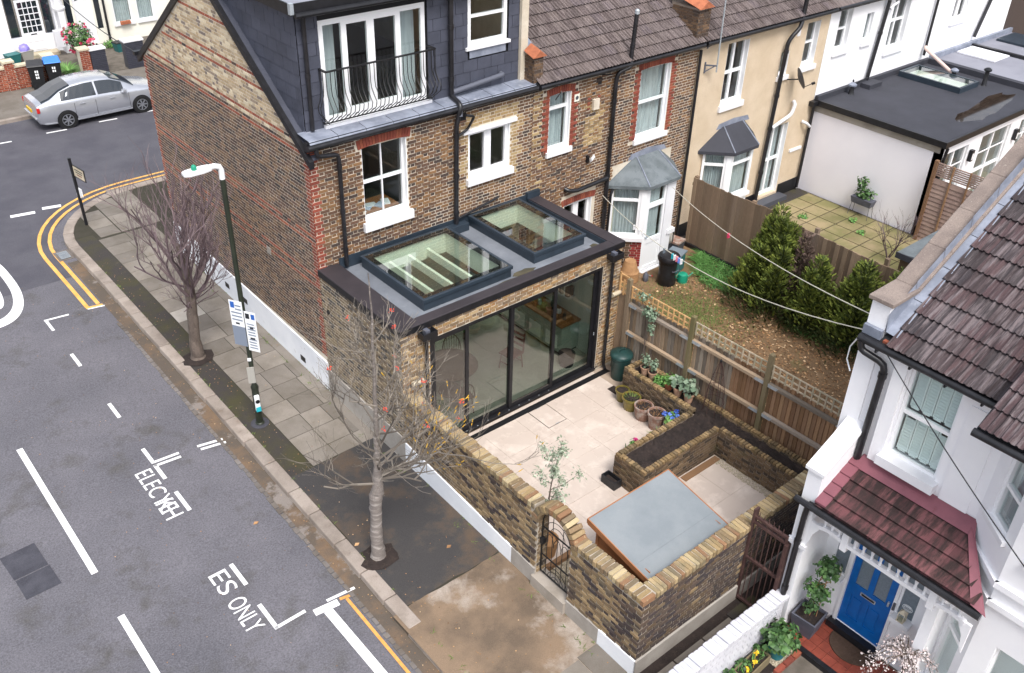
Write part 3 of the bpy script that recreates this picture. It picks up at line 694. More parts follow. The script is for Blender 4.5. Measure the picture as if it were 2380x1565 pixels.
# ------------------------------------------------------------------ windows
def window(owner, wall_o, u, n, a, b, z0, z1, kind='sash', name='window', depth=.10, sill=True, sill_z=.09, fr=.055, curtain=None, bars=0, label=None, m='upvc', glassm='glass', sill_out=.07):
    """a window part in the opening a..b, z0..z1 of the wall plane (o, u, n): frame, panes, sill (and curtain) as sub-parts"""
    o, u, n = Vector(wall_o), Vector(u), Vector(n); Zv = Vector((0, 0, 1))
    def bx(mb, p, q, za, zb, d0, d1): return mb.obox(o + u*(p+q)/2 + Zv*(za+zb)/2 + n*(d0+d1)/2, u*(q-p)/2, n*(d1-d0)/2, Zv*(zb-za)/2)
    f = MB(); d1, d0 = -depth, -depth-.07
    bx(f, a, a+fr, z0, z1, d0, d1); bx(f, b-fr, b, z0, z1, d0, d1); bx(f, a+fr, b-fr, z1-fr, z1, d0, d1); bx(f, a+fr, b-fr, z0, z0+fr*1.2, d0, d1)
    bx(f, a-.02, a+.02, z0, z1, d1, -.01) if depth > .05 else None; bx(f, b-.02, b+.02, z0, z1, d1, -.01) if depth > .05 else None
    win = f.build(name, M[m], owner, label=label)
    def pane(p, q, za, zb, back=0.0):
        g = MB(); bx(g, p-.005, q+.005, za-.005, zb+.005, d0+.012-back, d0+.02-back); g.build('pane', M[glassm], win)
    zm = (z0+z1)/2
    if kind == 'sash':
        s = MB(); bx(s, a+fr, b-fr, zm-.025, zm+.03, d0-.02, d1-.008)
        s.build('meeting_rail', M[m], win)
        if bars:
            for h in (0, 1):
                s = MB(); c = (a+b)/2; za, zb = (z0+fr*1.2, zm-.025) if h == 0 else (zm+.03, z1-fr); bx(s, c-.014, c+.014, za, zb, d0+.021, d1-.012); s.build('glazing_bar', M[m], win)
        pane(a+fr, b-fr, z0+fr*1.2, zm-.025); pane(a+fr, b-fr, zm+.03, z1-fr, .0)
    elif kind == 'double':
        c = (a+b)/2; s = MB(); bx(s, c-.05, c+.05, z0+fr*1.2, z1-fr, d0, d1-.003); s.build('mullion', M[m], win)
        for p, q in ((a+fr, c-.05), (c+.05, b-fr)):
            s = MB(); e = .045; z_0, z_1 = z0+fr*1.2, z1-fr
            bx(s, p, p+e, z_0, z_1, d0+.022, d1+.012); bx(s, q-e, q, z_0, z_1, d0+.022, d1+.012); bx(s, p+e, q-e, z_1-e, z_1, d0+.022, d1+.012); bx(s, p+e, q-e, z_0, z_0+e, d0+.022, d1+.012)
            s.build('casement', M[m], win); pane(p, q, z_0, z_1)
    elif kind == 'quad':
        c = (a+b)/2; s = MB(); bx(s, c-.04, c+.04, z0+fr*1.2, z1-fr, d0, d1-.003); s.build('mullion', M[m], win)
        for (p, q) in ((a+fr, c-.04), (c+.04, b-fr)):
            s = MB(); bx(s, p, q, zm-.04, zm+.04, d0, d1-.004); s.build('transom', M[m], win)
            pane(p, q, z0+fr*1.2, zm-.04); pane(p, q, zm+.04, z1-fr)
    elif kind == 'tophung':
        zt = z1 - (z1-z0)*.27; s = MB(); bx(s, a+fr, b-fr, zt-.035, zt+.035, d0, d1-.003); s.build('transom', M[m], win)
        pane(a+fr, b-fr, z0+fr*1.2, zt-.035); pane(a+fr, b-fr, zt+.035, z1-fr)
    else: pane(a+fr, b-fr, z0+fr*1.2, z1-fr)
    if sill:
        s = MB(); bx(s, a-.07, b+.07, z0-sill_z, z0+.006, -depth-.06, sill_out); s.build('sill', M['white'], win)
    if curtain:
        s = MB(); k = 26; prev = None
        for i in range(k+1):
            uu = a+fr + (b-a-2*fr)*i/k; dd = d0 - .10 - .025*math.sin(i*1.9)
            p0, p1 = o + u*uu + Zv*z0 + n*dd, o + u*uu + Zv*(z0 + (z1-z0)*curtain) + n*dd
            if prev: s.quad(prev[0], p0, p1, prev[1])
            prev = (p0, p1)
        s.build('curtain', M['curtain'], win)
    return win
def arch_lintel(br, o, u, n, a, b, z, c, h=.22, rise=.07, over=.10):
    """segmental brick arch: upright bricks fanned over the opening"""
    o, u, n = Vector(o), Vector(u), Vector(n); k = int(round((b-a+2*over)/.075)); c0 = (a+b)/2
    for i in range(k):
        t = (i+.5)/k; uu = a-over + (b-a+2*over)*t; s = (uu-c0)/((b-a)/2+over); ang = s*.22
        d = (Vector((0, 0, 1))*math.cos(ang) + u*math.sin(ang)); zz = z + h/2 + rise*(1-s*s) - .01
        br.piece(o + u*uu + Vector((0, 0, zz)), d, n, h, .064, c, .011)
def red_jambs(br, o, u, n, a, b, z0, z1, c):
    o = Vector(o); u = Vector(u); i = 0; z = z0
    while z < z1-.03:
        L = .215 if i % 2 else .105
        for (p, q) in ((a-L-.01, a-.012), (b+.012, b+L+.01)): br.piece(o + u*(p+q)/2 + Vector((0, 0, z+.0325)), u, n, q-p, .065, c, .011)
        z += .075; i += 1
def pipe(owner, pts, r, m='blackpipe', name='downpipe', collars=(), n=10):
    P = [Vector(p) for p in pts]
    Q = [P[0]]
    for i in range(1, len(P)-1):
        a, b, c = P[i-1], P[i], P[i+1]; k = min(r*2.0, (b-a).length*.45, (c-b).length*.45)
        p0, p2 = b + (a-b).normalized()*k, b + (c-b).normalized()*k
        Q += [p0, (p0+2*b+p2)/4, p2]
    Q.append(P[-1]); o = MB().tube(Q, r, n).build(name, M[m], owner, smooth=True)
    for c in collars:
        z = c; best = None
        for a, b in zip(P, P[1:]):
            if min(a.z, b.z) <= z <= max(a.z, b.z) and abs(a.z-b.z) > .02: best = a + (b-a)*((z-a.z)/(b.z-a.z)); d = (b-a).normalized()
        if best is not None: MB().tube([best - d*.045, best + d*.045], r*1.22, n).build('collar', M[m], o, smooth=True)
    return o

# ------------------------------------------------------------------ the end-of-terrace house
X, Y, Zv = Vector((1, 0, 0)), Vector((0, 1, 0)), Vector((0, 0, 1))
HD = 8.12           # house depth
def roof_z(y): return 5.52 + .69*min(y, HD-y)
house = thing('end_terrace_house', 'brown brick end-of-terrace house with dark slate dormer beside the street', 'house', (2.9, 4, -.1))
hb = Bricks()
BANDS = (7.42, 6.66, 6.42, 5.74, 5.50, 3.72, 3.58, 2.76, 2.52)
def side_cls(u, z):
    for b in BANDS:
        if abs(z-b) < .038: return 'band' if rnd.random() < .93 else 'brown'
    if u < .24 and (z*13.33) % 2 < 2 and u < (.215 if int(z/.075) % 2 else .11): return 'red'
    if u > HD-.22 and u > HD-(.215 if int(z/.075) % 2 else .11): return 'red'
    return 'yellow' if z > 5.6 else 'brown'
def side_top(u): return roof_z(u) - .06
hb.wall((0, 0, 0), Y, -X, HD, .75, 8.4, side_cls, top=side_top)
# rear wall openings: a..b along x
REAR = [(1.21, 2.33, 3.72, 5.40), (3.97, 5.19, 3.98, 5.08)]
def rear_cls(u, z):
    if u < (.215 if int(z/.075) % 2 else .11): return 'red'
    if 3.72 < u < 5.75 and (z < 5.5) and (abs(u-4.6) < .85+.12*math.sin(z*9) and 3.75 < z < 5.5): return 'patch'
    return 'face'
holes_b = [(h[0]-.0, h[1]+.0, h[2]-.02, h[3]) for h in REAR] + [(1.08, 2.46, 5.38, 5.70), (3.80, 5.37, 5.05, 5.17)]
hb.wall((0, 0, 0), X, -Y, 5.86, 2.95, 5.70, rear_cls, holes=holes_b)
arch_lintel(hb, (0, 0, 0), X, -Y, 1.21, 2.33, 5.39, 'red', h=.20, rise=.05)
mb = MB()
slab_wall(mb, (0, 0, 0), Y, -X, HD, -.5, 5.5, .25)
mb.prism([(0, 0, 5.5), (0, HD, 5.5), (0, HD/2, roof_z(HD/2)-.03)], (.25, 0, 0))
slab_wall(mb, (.25, 0, 0), X, -Y, 5.61, -.5, 5.70, .25, [(a-.25, b-.25, c, d) for a, b, c, d in REAR] + [(.15, 5.3, -.6, 2.35)])
slab_wall(mb, (.25, HD-.25, 0), X, -Y, 5.61, -.5, 5.62, .25)
mb.box(5.66, 5.86, .25, HD-.25, -.5, 8.0)
hw = mb.build('wall', M['mortar'], house)
hb.flush(hw, {'band': M['b_band'], 'red': M['b_red'], 'brown': M['b_brown'], 'yellow': M['b_yellow'], 'face': M['b_face'], 'patch': M['b_newpatch']})
mb = MB()
for a, b in ((.012, HD),): 
    mb.add([(-.03, -.02, gz(-.02)-.1), (-.03, HD, gz(HD)-.1), (-.03, HD, .86), (-.03, -.02, .60), (.0, -.02, gz(0)-.1), (0, HD, gz(HD)-.1), (0, HD, .87), (0, -.02, .61)], [(0,3,2,1),(3,7,6,2),(0,4,7,3),(1,2,6,5)])
pl_ = mb.build('plinth', M['plinthwhite'], house)
for yy, zz in ((1.15, .22), (5.0, .3), (4.0, .35)): B1('air_vent', M['black'], pl_, -.036, -.03, yy-.11, yy+.11, gz(yy)+zz-.07, gz(yy)+zz+.07)
B1('air_vent', M['plinthgrey'], house, -.02, 0, 2.2, 2.36, 2.38, 2.56)
B1('room_floor', M['carpet'], house, .25, 5.66, .25, HD-.25, 2.45, 2.7)
B1('room_floor', M['carpet'], house, .25, 5.66, .25, HD-.25, 5.35, 5.5)
B1('room_wall', M['room'], house, .3, 5.6, 3.6, 3.7, 2.7, 5.35); B1('room_wall', M['room'], house, 3.0, 3.1, .25, 3.6, 2.7, 5.35)
# verge, roof slopes (slated), ridge
mb = MB()
for (ya, yb) in ((-.16, HD/2), (HD+.25, HD/2)):
    za, zb = roof_z(ya) if ya < HD/2 else roof_z(HD+.25), roof_z(HD/2)
    mb.prism([(-.06, ya, za-.10), (-.06, yb, zb-.10), (-.06, yb, zb+.06), (-.06, ya, za+.06)], (.10, 0, 0))
mb.build('bargeboard', M['black'], house)
mb = MB(); mb.prism([(.04, -.10, roof_z(-.10)), (.04, HD/2, roof_z(HD/2)), (.04, HD/2, roof_z(HD/2)+.03), (.04, -.10, roof_z(-.10)+.03)], (.16, 0, 0))
mb.build('roof_strip', M['slate'], house)
MB().prism([(.04, HD+.25, roof_z(HD+.25)), (.04, HD/2, roof_z(HD/2)), (.04, HD/2, roof_z(HD/2)+.04), (.04, HD+.25, roof_z(HD+.25)+.04)], (5.8, 0, 0)).build('front_roof_slope', M['slate'], house)
# gable-end rainwater bits at the far eave
MB().box(-.12, .3, HD+.2, HD+.34, 5.42, 5.52).build('gutter', M['black'], house)
# dormer: boxed in slate
DY, DX, DT = .35, .19, 8.2
dm = MB(); slab_wall(dm, (DX+.02, DY+.02, 0), X, -Y, 5.75, 5.70, DT, .15, [(.44, 2.96, 5.92, 7.95), (4.03, 5.12, 6.84, 8.1)])
dm.prism([(DX+.02, DY+.17, 5.75), (DX+.02, HD/2, roof_z(HD/2)), (DX+.02, HD/2, DT), (DX+.02, DY+.17, DT)], (.12, 0, 0))
dm.prism([(5.86, DY+.17, 5.75), (5.86, HD/2, roof_z(HD/2)), (5.86, HD/2, DT), (5.86, DY+.17, DT)], (.10, 0, 0))
dorm = dm.build('dormer', M['slate_back'], house)
def slates(o, u, n, length, z0, z1, holes, parent, lim=None, w=.39, h=.255):
    o, u, n = Vector(o), Vector(u), Vector(n); k = 0; z = z0
    while z < z1:
        x = -(w/2 if k % 2 else 0)
        while x < length:
            a, b = max(x, 0), min(x+w, length); x += w
            zt = min(z+h, z1); segs = [(a, b)]
            for q in holes:
                if q[2] < zt-.02 and q[3] > z+.02: segs = [s for p in segs for s in ([(p[0], min(p[1], q[0])), (max(p[0], q[1]), p[1])] if not (p[1] <= q[0] or p[0] >= q[1]) else [p]) if s[1]-s[0] > .03]
            for p, q in segs:
                if lim:
                    p, q = max(p, lim(z)[0]), min(q, lim(z)[1])
                    if q-p < .05: continue
                c = o + u*(p+q)/2 + Zv*(z+zt)/2 + n*.012
                mbx = MB().obox(c, u*((q-p)/2-.005), n*.007 , Zv*((zt-z)/2-.003) + n*(-.004))
                mbx.build('slate', M['slate'], parent)
        z += h; k += 1
slates((DX+.0, DY, 0), X, -Y, 5.72, 5.80, DT, [(.46, 2.98, 5.85, 7.97), (4.03, 5.16, 6.74, 8.2)], dorm)
slates((DX, DY, 0), Y, -X, 3.6, 5.72, DT, [], dorm, lim=lambda z: (0, max(0, (z+.255-5.52)/.69 - DY)))
MB().box(DX-.14, 5.98, DY-.16, HD/2+.3, DT, DT+.16).build('dormer_roof', M['felt_grey'], house)
mb = MB(); mb.box(DX-.17, 6.0, DY-.19, DY-.16, DT-.02, DT+.19); mb.box(DX-.17, DX-.14, DY-.16, HD/2+.3, DT-.02, DT+.19); mb.build('roof_trim', M['black'], house)
B1('corner_trim', M['steel'], house, DX-.175, DX-.10, DY-.21, DY-.12, DT+.0, DT+.2)
MB().tube([(DX-.1, DY-.24, DT-.02), (5.98, DY-.24, DT-.02)], .055, 8).build('dormer_gutter', M['black'], house, smooth=True)
# lead apron and main gutter
mb = MB(); k = 9
for i in range(k):
    a, b = .02 + i*5.86/k, .02 + (i+1)*5.86/k - .012
    MB().add([(a, DY+.03, 5.88), (b, DY+.03, 5.88), (b, -.07, 5.845), (a, -.07, 5.845), (a, -.12, 5.77), (b, -.12, 5.77)], [(3, 2, 1, 0), (4, 5, 2, 3)]).build('lead_apron', M['lead'], house)
MB().box(-.04, 5.9, -.09, .03, 5.64, 5.83).build('fascia', M['black'], house)
MB().tube([(-.06, -.15, 5.74), (5.85, -.15, 5.76)], .058, 10).build('gutter', M['blackpipe'], house, smooth=True)
# rear windows
window(house, (0, 0, 0), X, -Y, 1.21, 2.33, 3.72, 5.40, 'sash', bars=1, depth=.13, sill_z=.19, sill_out=.1, label='tall white sash window with a central glazing bar')
window(house, (0, 0, 0), X, -Y, 3.97, 5.19, 3.98, 5.08, 'double', depth=.08, sill_z=.15, sill_out=.1, label='white two-light casement window under a white lintel')
B1('lintel', M['white'], house, 3.81, 5.36, -.05, .0, 5.07, 5.155)
ds = thing('desk', 'cluttered desk with papers seen behind the tall sash window', 'desk', (1.75, .62, 2.7))
B1('desk_top', M['worktop'], ds, 1.3, 2.3, .32, .95, 3.70, 3.74); 
for i in range(4): B1('leg', M['chairwood'], ds, 1.32+.9*(i % 2), 1.38+.9*(i % 2), .36+.5*(i//2), .42+.5*(i//2), 2.7, 3.7)
for i in range(5):
    pp = thing('paper_sheet', ['white paper lying on the desk near the pane', 'pale blue folder on the desk', 'stack of papers at the desk edge', 'small notebook on the desk', 'open book on the desk'][i], 'paper', (1.4+.17*i, .5+.06*(i % 3), 3.74), i*.7)
    MB().box(-.09, .09, -.12, .12, 0, .006+.008*i).build('sheet', M['desk' if i % 2 else 'signwhite'], pp, world=False)
# French doors in the dormer, Juliet balcony
win = window(house, (0, DY, 0), X, -Y, .66, 3.14, 5.92, 7.95, 'plain', name='french_window', depth=.03, sill=False, fr=.07, glassm='glass', label='white glazed dormer doors with side lights')
for c in list(win.children): bpy.data.objects.remove(c)
for (p, q, e) in ((.73, 1.20, 0), (1.20, 1.83, 1), (1.83, 2.50, 1), (2.50, 3.07, 0)):
    s = MB(); t = .085 if e else .035; y0, y1 = DY+.02, DY+.085
    s.box(p, p+t, y0, y1, 5.995, 7.88); s.box(q-t, q, y0, y1, 5.995, 7.88); s.box(p+t, q-t, y0, y1, 7.88-t, 7.88); s.box(p+t, q-t, y0, y1, 5.995, 5.995+t*1.8)
    s.build('door_leaf' if e else 'side_light', M['upvc'], win); B1('pane', M['glass'], win, p+t-.004, q-t+.004, DY+.05, DY+.058, 6.0+t*1.8-.006, 7.884-t)
B1('sill', M['white'], win, .6, 3.2, DY-.10, DY+.02, 5.84, 5.93)
B1('curtain', M['curtain'], win, .8, 1.15, DY+.3, DY+.34, 5.95, 7.9); B1('curtain', M['curtain'], win, 2.6, 3.05, DY+.3, DY+.34, 5.95, 7.9)
window(house, (0, DY, 0), X, -Y, 4.22, 5.31, 6.84, 8.1, 'sash', depth=.0, sill_z=.06, fr=.09, label='white sash window high in the slate dormer')
B1('lead_apron', M['lead'], house, 4.26, 5.27, DY-.03, DY-.018, 6.60, 6.78)
B1('bed_cover', M['room'], house, 3.4, 5.4, 1.5, 3.2, 5.5, 6.0)
ba = thing('juliet_balcony', 'black wrought iron bowed balcony railing across the dormer doors', 'balcony', (1.9, DY, 5.9))
x0, x1, zt, zb = .60, 3.18, 7.06, 5.98
MB().bar((x0, DY-.26, zt), (x1, DY-.26, zt), .05, .025).build('top_rail', M['iron'], ba)
MB().bar((x0, DY-.10, zb), (x1, DY-.10, zb), .03, .02).build('bottom_rail', M['iron'], ba)
for xx in (x0, x1): MB().bar((xx, DY-.26, zt), (xx, DY, zt), .05, .025).bar((xx, DY-.10, zb), (xx, DY, zb), .03, .02).build('side_bracket', M['iron'], ba)
nb = 27
def belly(t): return .26 + .20*math.exp(-((t-.30)/.17)**2) - .16*max(0, 1-t/.16)*1.0
def baluster(xx, sx=0):
    P = [(xx, DY - belly(t), zb + (zt-zb)*t) for t in [i/9 for i in range(10)]]
    MB().tube(P, .009, 5).build('baluster', M['iron'], ba, smooth=True)
for i in range(nb): baluster(x0 + (x1-x0)*i/(nb-1))
for i in range(2):
    for sx, xx in ((-1, x0), (1, x1)): 
        P = [(xx + sx*(belly(t)-.2)*.5, DY - .08 - .1*i, zb+(zt-zb)*t) for t in [k/9 for k in range(10)]]; MB().tube(P, .009, 5).build('baluster', M['iron'], ba, smooth=True)
for i in range(13):
    xx = x0 + (x1-x0)*(i+.5)/13; P = [(xx+.05*math.cos(a), DY-.16, zb+.06+.05*math.sin(a)) for a in [R(45*k) for k in range(9)]]; MB().tube(P, .006, 4, cap=False).build('scroll', M['iron'], ba)
# pipes
pipe(house, [(.12, -.15, 5.70), (.12, -.15, 5.54), (.62, -.12, 5.46), (.62, -.10, 2.92)], .045, collars=(5.2, 4.2, 3.3))
pipe(house, [(.31, DY-.13, DT-.05), (.31, DY-.10, 8.0), (.31, DY-.08, 5.9)], .042, collars=(7.0,))
pipe(house, [(3.68, DY-.14, DT+.1), (3.68, DY-.14, 6.0), (3.68, DY-.12, 5.93), (3.62, -.2, 5.86), (3.58, -.2, 5.66), (3.56, -.12, 5.42), (3.55, -.10, 2.98)], .055, collars=(7.4, 6.3, 5.15, 4.2, 3.3))
pipe(house, [(5.12, DY-.05, 6.12), (5.12, DY-.14, 6.12), (3.72, DY-.14, 6.0)], .055, 'greypipe', 'soil_branch')
pipe(house, [(3.72, -.25, 5.62), (3.95, -.25, 5.55), (3.92, -.05, 5.2), (3.6, -.1, 5.12)], .03, name='overflow_pipe')
pipe(house, [(3.6, -.08, 3.12), (4.75, -.06, 3.30), (4.85, -.02, 3.30)], .028, name='waste_pipe')
B1('air_brick', M['black'], house, 3.73, 3.9, -.015, 0, 5.41, 5.58)
pipe(house, [(3.62, -.16, 5.72), (3.60, -.2, 5.60)], .06, 'greypipe', 'pipe_head')
# ------------------------------------------------------------------ rear extension
G = -.32           # patio level
ext = thing('rear_extension', 'single-storey yellow brick rear extension with dark coping and black sliding doors', 'extension', (3, -1.5, G))
eb = Bricks()
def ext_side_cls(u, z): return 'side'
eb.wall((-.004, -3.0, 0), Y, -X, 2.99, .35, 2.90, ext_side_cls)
eb.wall((0, -3.0, 0), X, -Y, 6.06, 0.0-.3, 2.90, 'front', holes=[(.68, 5.50, -.5, 2.53)])
eb.wall((6.06, -3.0, 0), Y, X, 3.0, .0, 2.90, 'front')
mb = MB()
slab_wall(mb, (-.004, -2.75, 0), Y, -X, 2.74, -.5, 2.92, .28)
slab_wall(mb, (-.004, -3.0, 0), X, -Y, 6.06, -.5, 2.92, .25, [(.684, 5.504, -.6, 2.53)])
slab_wall(mb, (6.06, -2.75, 0), Y, X, 2.74, -.5, 2.92, .25)
ew = mb.build('wall', M['mortar'], ext)
eb.flush(ew, {'side': M['b_extside'], 'front': M['b_ext']})
mb = MB(); mb.add([(-.035, -3.02, gz(-3)-.1), (-.035, -.02, gz(0)-.1), (-.035, -.02, .45), (-.035, -3.02, .36), (0, -3.02, gz(-3)-.1), (0, -.02, gz(0)-.1), (0, -.02, .46), (0, -3.02, .37)], [(0,3,2,1),(3,7,6,2),(0,4,7,3),(1,2,6,5)])
mb.build('plinth', M['plinthgrey'], ext)
MB().tube([(-.04, -.28, 2.08), (.02, -.28, 2.08)], .05, 10).build('overflow_outlet', M['black'], ext)
# coping: three runs
for (n_, a) in (('left', (-.03, .46, -3.03, 0)), ('front', (.46, 5.78, -3.03, -2.78)), ('right', (5.78, 6.10, -3.03, .0))):
    MB().box(a[0], a[1], a[2], a[3], 2.93, 3.0).build('coping', M['coping_metal'], ext, bevel=.006, segs=1)
mb = MB(); mb.box(-.036, -.03, -3.03, 0, 2.85, 2.985); mb.box(-.03, 6.10, -3.036, -3.03, 2.85, 2.985); mb.build('drip_edge', M['black'], ext)
mb = MB(); mb.box(.46, .48, -2.76, 0, 2.8, 2.97); mb.box(.48, 5.76, -2.78, -2.76, 2.8, 2.97); mb.box(5.76, 5.78, -2.76, 0, 2.8, 2.97); mb.box(.48, 5.76, -.04, -.01, 2.8, 3.10); mb.build('upstand', M['anthr'], ext)
MB().box(3.32, 3.82, -.24, -.05, 2.82, 3.02).build('pipe_boxing', M['anthr'], ext, bevel=.01)
MB().box(5.72, 6.12, -.09, -.006, 3.0, 3.17).build('flashing', M['anthr'], ext)
# flat roof with two openings
SA, SB = (.93, 3.20, -2.48, -.20), (3.96, 5.46, -2.36, -.06)
mb = MB()
for a, b in ((.48, SA[0]), (SA[0], SA[1]), (SA[1], SB[0]), (SB[0], SB[1]), (SB[1], 5.76)):
    mid = (a+b)/2; hole = SA if SA[0] < mid < SA[1] else SB if SB[0] < mid < SB[1] else None
    if hole is None: mb.box(a, b, -2.76, -.04, 2.62, 2.83)
    else: mb.box(a, b, -2.76, hole[2], 2.62, 2.83); mb.box(a, b, hole[3], -.04, 2.62, 2.83)
mb.build('flat_roof', M['roof_mem'], ext)
mb = MB()
for cx, cy, sx, sy in ((3.1, -2.62, .55, .08), (3.55, -2.5, .32, .12), (5.6, -2.58, .13, .12), (2.4, -2.64, .4, .05)):
    n = 16; mb.add([(cx + sx*math.cos(2*math.pi*i/n)*rnd.uniform(.75, 1.1), cy + sy*math.sin(2*math.pi*i/n)*rnd.uniform(.75, 1.1), 2.834) for i in range(n)], [tuple(range(n))])
mb.build('puddle', M['puddle_dirt'], ext)
# ceiling (below), with the same openings
mb = MB(); 
for a, b in ((.25, SA[0]+.12), (SA[0]+.12, SA[1]-.12), (SA[1]-.12, SB[0]+.12), (SB[0]+.12, SB[1]-.12), (SB[1]-.12, 5.8)):
    mid = (a+b)/2; hole = SA if SA[0]+.12 < mid < SA[1]-.12 else SB if SB[0]+.12 < mid < SB[1]-.12 else None
    if hole is None: mb.box(a, b, -2.74, .25, 2.54, 2.6)
    else: mb.box(a, b, -2.74, hole[2]+.12, 2.54, 2.6); mb.box(a, b, hole[3]-.12, .25, 2.54, 2.6)
mb.build('ceiling', M['plaster'], ext)
def rooflight(S, label, beams):
    x0, x1, y0, y1 = S; rl = thing('rooflight', label, 'rooflight', ((x0+x1)/2, (y0+y1)/2, 2.83))
    def ring(mb, a0, a1, b0, b1, t, z0, z1):
        mb.box(a0, a1, b0, b0+t, z0, z1); mb.box(a0, a1, b1-t, b1, z0, z1); mb.box(a0, a0+t, b0+t, b1-t, z0, z1); mb.box(a1-t, a1, b0+t, b1-t, z0, z1); return mb
    ring(MB(), x0, x1, y0, y1, .06, 2.83, 3.02).build('kerb', M['anthr'], rl)
    ring(MB(), x0-.03, x1+.03, y0-.03, y1+.03, .07, 3.02, 3.10).build('frame', M['anthr'], rl, bevel=.006, segs=1)
    B1('pane', M['glass_sky'], rl, x0+.035, x1-.035, y0+.035, y1-.035, 3.085, 3.097)
    ring(MB(), x0+.045, x1-.045, y0+.045, y1-.045, .13, 3.07, 3.083).build('frit_border', M['black'], rl)
    ring(MB(), x0+.06, x1-.06, y0+.06, y1-.06, .06, 2.6, 3.02).build('light_well', M['plaster'], rl)
    for k in range(beams):
        xx = x0+.12 + (x1-x0-.24)*(k+1)/(beams+1); B1('beam', M['plaster'], rl, xx-.035, xx+.035, y0+.12, y1-.12, 2.62, 2.80)
rooflight(SA, 'large square rooflight with pale beams under the glass', 3)
rooflight(SB, 'narrower rooflight next to the party wall coping', 0)
# sliding doors
dr = thing('sliding_door', 'black framed four-panel glass sliding doors opening to the patio', 'door', (3.1, -2.9, G))
B1('head', M['black'], dr, .68, 5.50, -2.98, -2.82, 2.44, 2.53); B1('track', M['black'], dr, .68, 5.50, -3.02, -2.78, G+.01, G+.05)
B1('jamb', M['black'], dr, .68, .76, -2.98, -2.82, G+.05, 2.44); B1('jamb', M['black'], dr, 5.42, 5.50, -2.98, -2.82, G+.05, 2.44)
for i, (a, b) in enumerate(((.76, 1.70), (1.62, 2.92), (2.84, 4.16), (4.08, 5.42))):
    y = -2.95 + .045*(0, 1, 0, 1)[i]; s = MB(); t = .085
    s.box(a, a+t, y, y+.04, G+.06, 2.44); s.box(b-t, b, y, y+.04, G+.06, 2.44); s.box(a+t, b-t, y, y+.04, 2.37, 2.44); s.box(a+t, b-t, y, y+.04, G+.06, G+.15)
    lf = s.build('door_panel', M['black'], dr); B1('pane', M['glass_door'], lf, a+t-.004, b-t+.004, y+.014, y+.026, G+.146, 2.374)
B1('handle', M['steel'], dr, 5.36, 5.375, -3.0, -2.985, .72, .8)
for i in range(9): B1('track_bolt', M['steel'], dr, 1.6+.3*i, 1.63+.3*i, -3.0, -2.98, G+.05, G+.054)
def hopper(x, label):
    h = thing('rainwater_downpipe', label, 'downpipe', (x, -3.1, G))
    MB().add([(x-.15, -3.22, 2.83), (x+.15, -3.22, 2.83), (x+.15, -3.04, 2.83), (x-.15, -3.04, 2.83), (x-.06, -3.14, 2.62), (x+.06, -3.14, 2.62), (x+.06, -3.04, 2.62), (x-.06, -3.04, 2.62)], [(4,5,1,0),(5,6,2,1),(6,7,3,2),(7,4,0,3),(4,7,6,5)]).build('hopper', M['black'], h)
    mb = MB(); mb.box(x-.17, x+.17, -3.24, -3.22, 2.72, 2.86); mb.box(x-.17, x-.15, -3.22, -3.04, 2.72, 2.86); mb.box(x+.15, x+.17, -3.22, -3.04, 2.72, 2.86); mb.build('hopper_rim', M['black'], h)
    B1('outlet', M['greypipe'], h, x-.05, x+.05, -3.16, -3.04, 2.76, 2.87)
    pipe(h, [(x, -3.09, 2.64), (x, -3.08, G+.12), (x, -3.14, G+.02)], .037, name='pipe', collars=(1.9, .9))
hopper(5.70, 'black hopper and downpipe at the right end of the extension wall'); hopper(.54, 'black hopper and downpipe beside the street tree branches')
def wall_light(x, label):
    l = thing('wall_light', label, 'wall light', (x, -3.02, 1.7)); B1('bracket', M['brass'], l, x-.03, x+.03, -3.05, -3.008, 1.66, 1.74)
    MB().tube([(x-.13, -3.10, 1.72), (x+.13, -3.10, 1.72)], .055, 12).build('shade', M['stone_pale'], l, smooth=True)
wall_light(5.89, 'small pale tubular wall light right of the patio doors'); wall_light(.30, 'small pale wall light left of the patio doors')
# ---------- inside: floor, walls, units, table and chairs
flo = bpy.data.objects.new('kitchen_floor', None); COL.objects.link(flo); tag(flo, kind='structure'); flo.location = (3, 0, G)
B1('floor_bed', M['patio_joint'], flo, .25, 5.8, -2.82, 3.4, G-.08, G-.006)
for i in range(6):
    for j in range(7): slab(.27+.92*i, min(.27+.92*(i+1), 5.79), -2.8+.88*j, -2.8+.88*(j+1), flo, 'floor_int', t=.02, z=G+.004, name='floor_tile', gap=.004)
mb = MB(); mb.box(.25, .27, -2.75, 2.2, G, 2.54); mb.box(5.79, 5.81, -2.75, 2.2, G, 2.54); mb.box(.27, 5.79, 2.18, 2.2, G, 2.54); mb.box(.27, 5.79, .25, 2.18, 2.35, 2.4); mb.build('inner_wall', M['plaster'], ext)
un = thing('kitchen_cabinet', 'pale green base cabinets with oak worktop inside the extension', 'cabinet', (5.4, -.6, G))
B1('carcass', M['cabinet'], un, 5.19, 5.78, -2.1, 1.6, G+.1, G+.86); B1('worktop', M['worktop'], un, 5.14, 5.785, -2.14, 1.6, G+.86, G+.9); B1('toe_kick', M['black'], un, 5.25, 5.78, -2.05, 1.6, G+.005, G+.1)
for i in range(6):
    y = -2.08+.61*i; d = B1('cabinet_door', M['cabinet'], un, 5.168, 5.19, y+.01, y+.59, G+.12, G+.66); B1('drawer', M['cabinet'], un, 5.168, 5.19, y+.01, y+.59, G+.68, G+.84)
    B1('panel', M['plaster'], d, 5.160, 5.168, y+.09, y+.51, G+.2, G+.58); B1('knob', M['brass'], d, 5.14, 5.16, y+.28, y+.31, G+.6, G+.63)
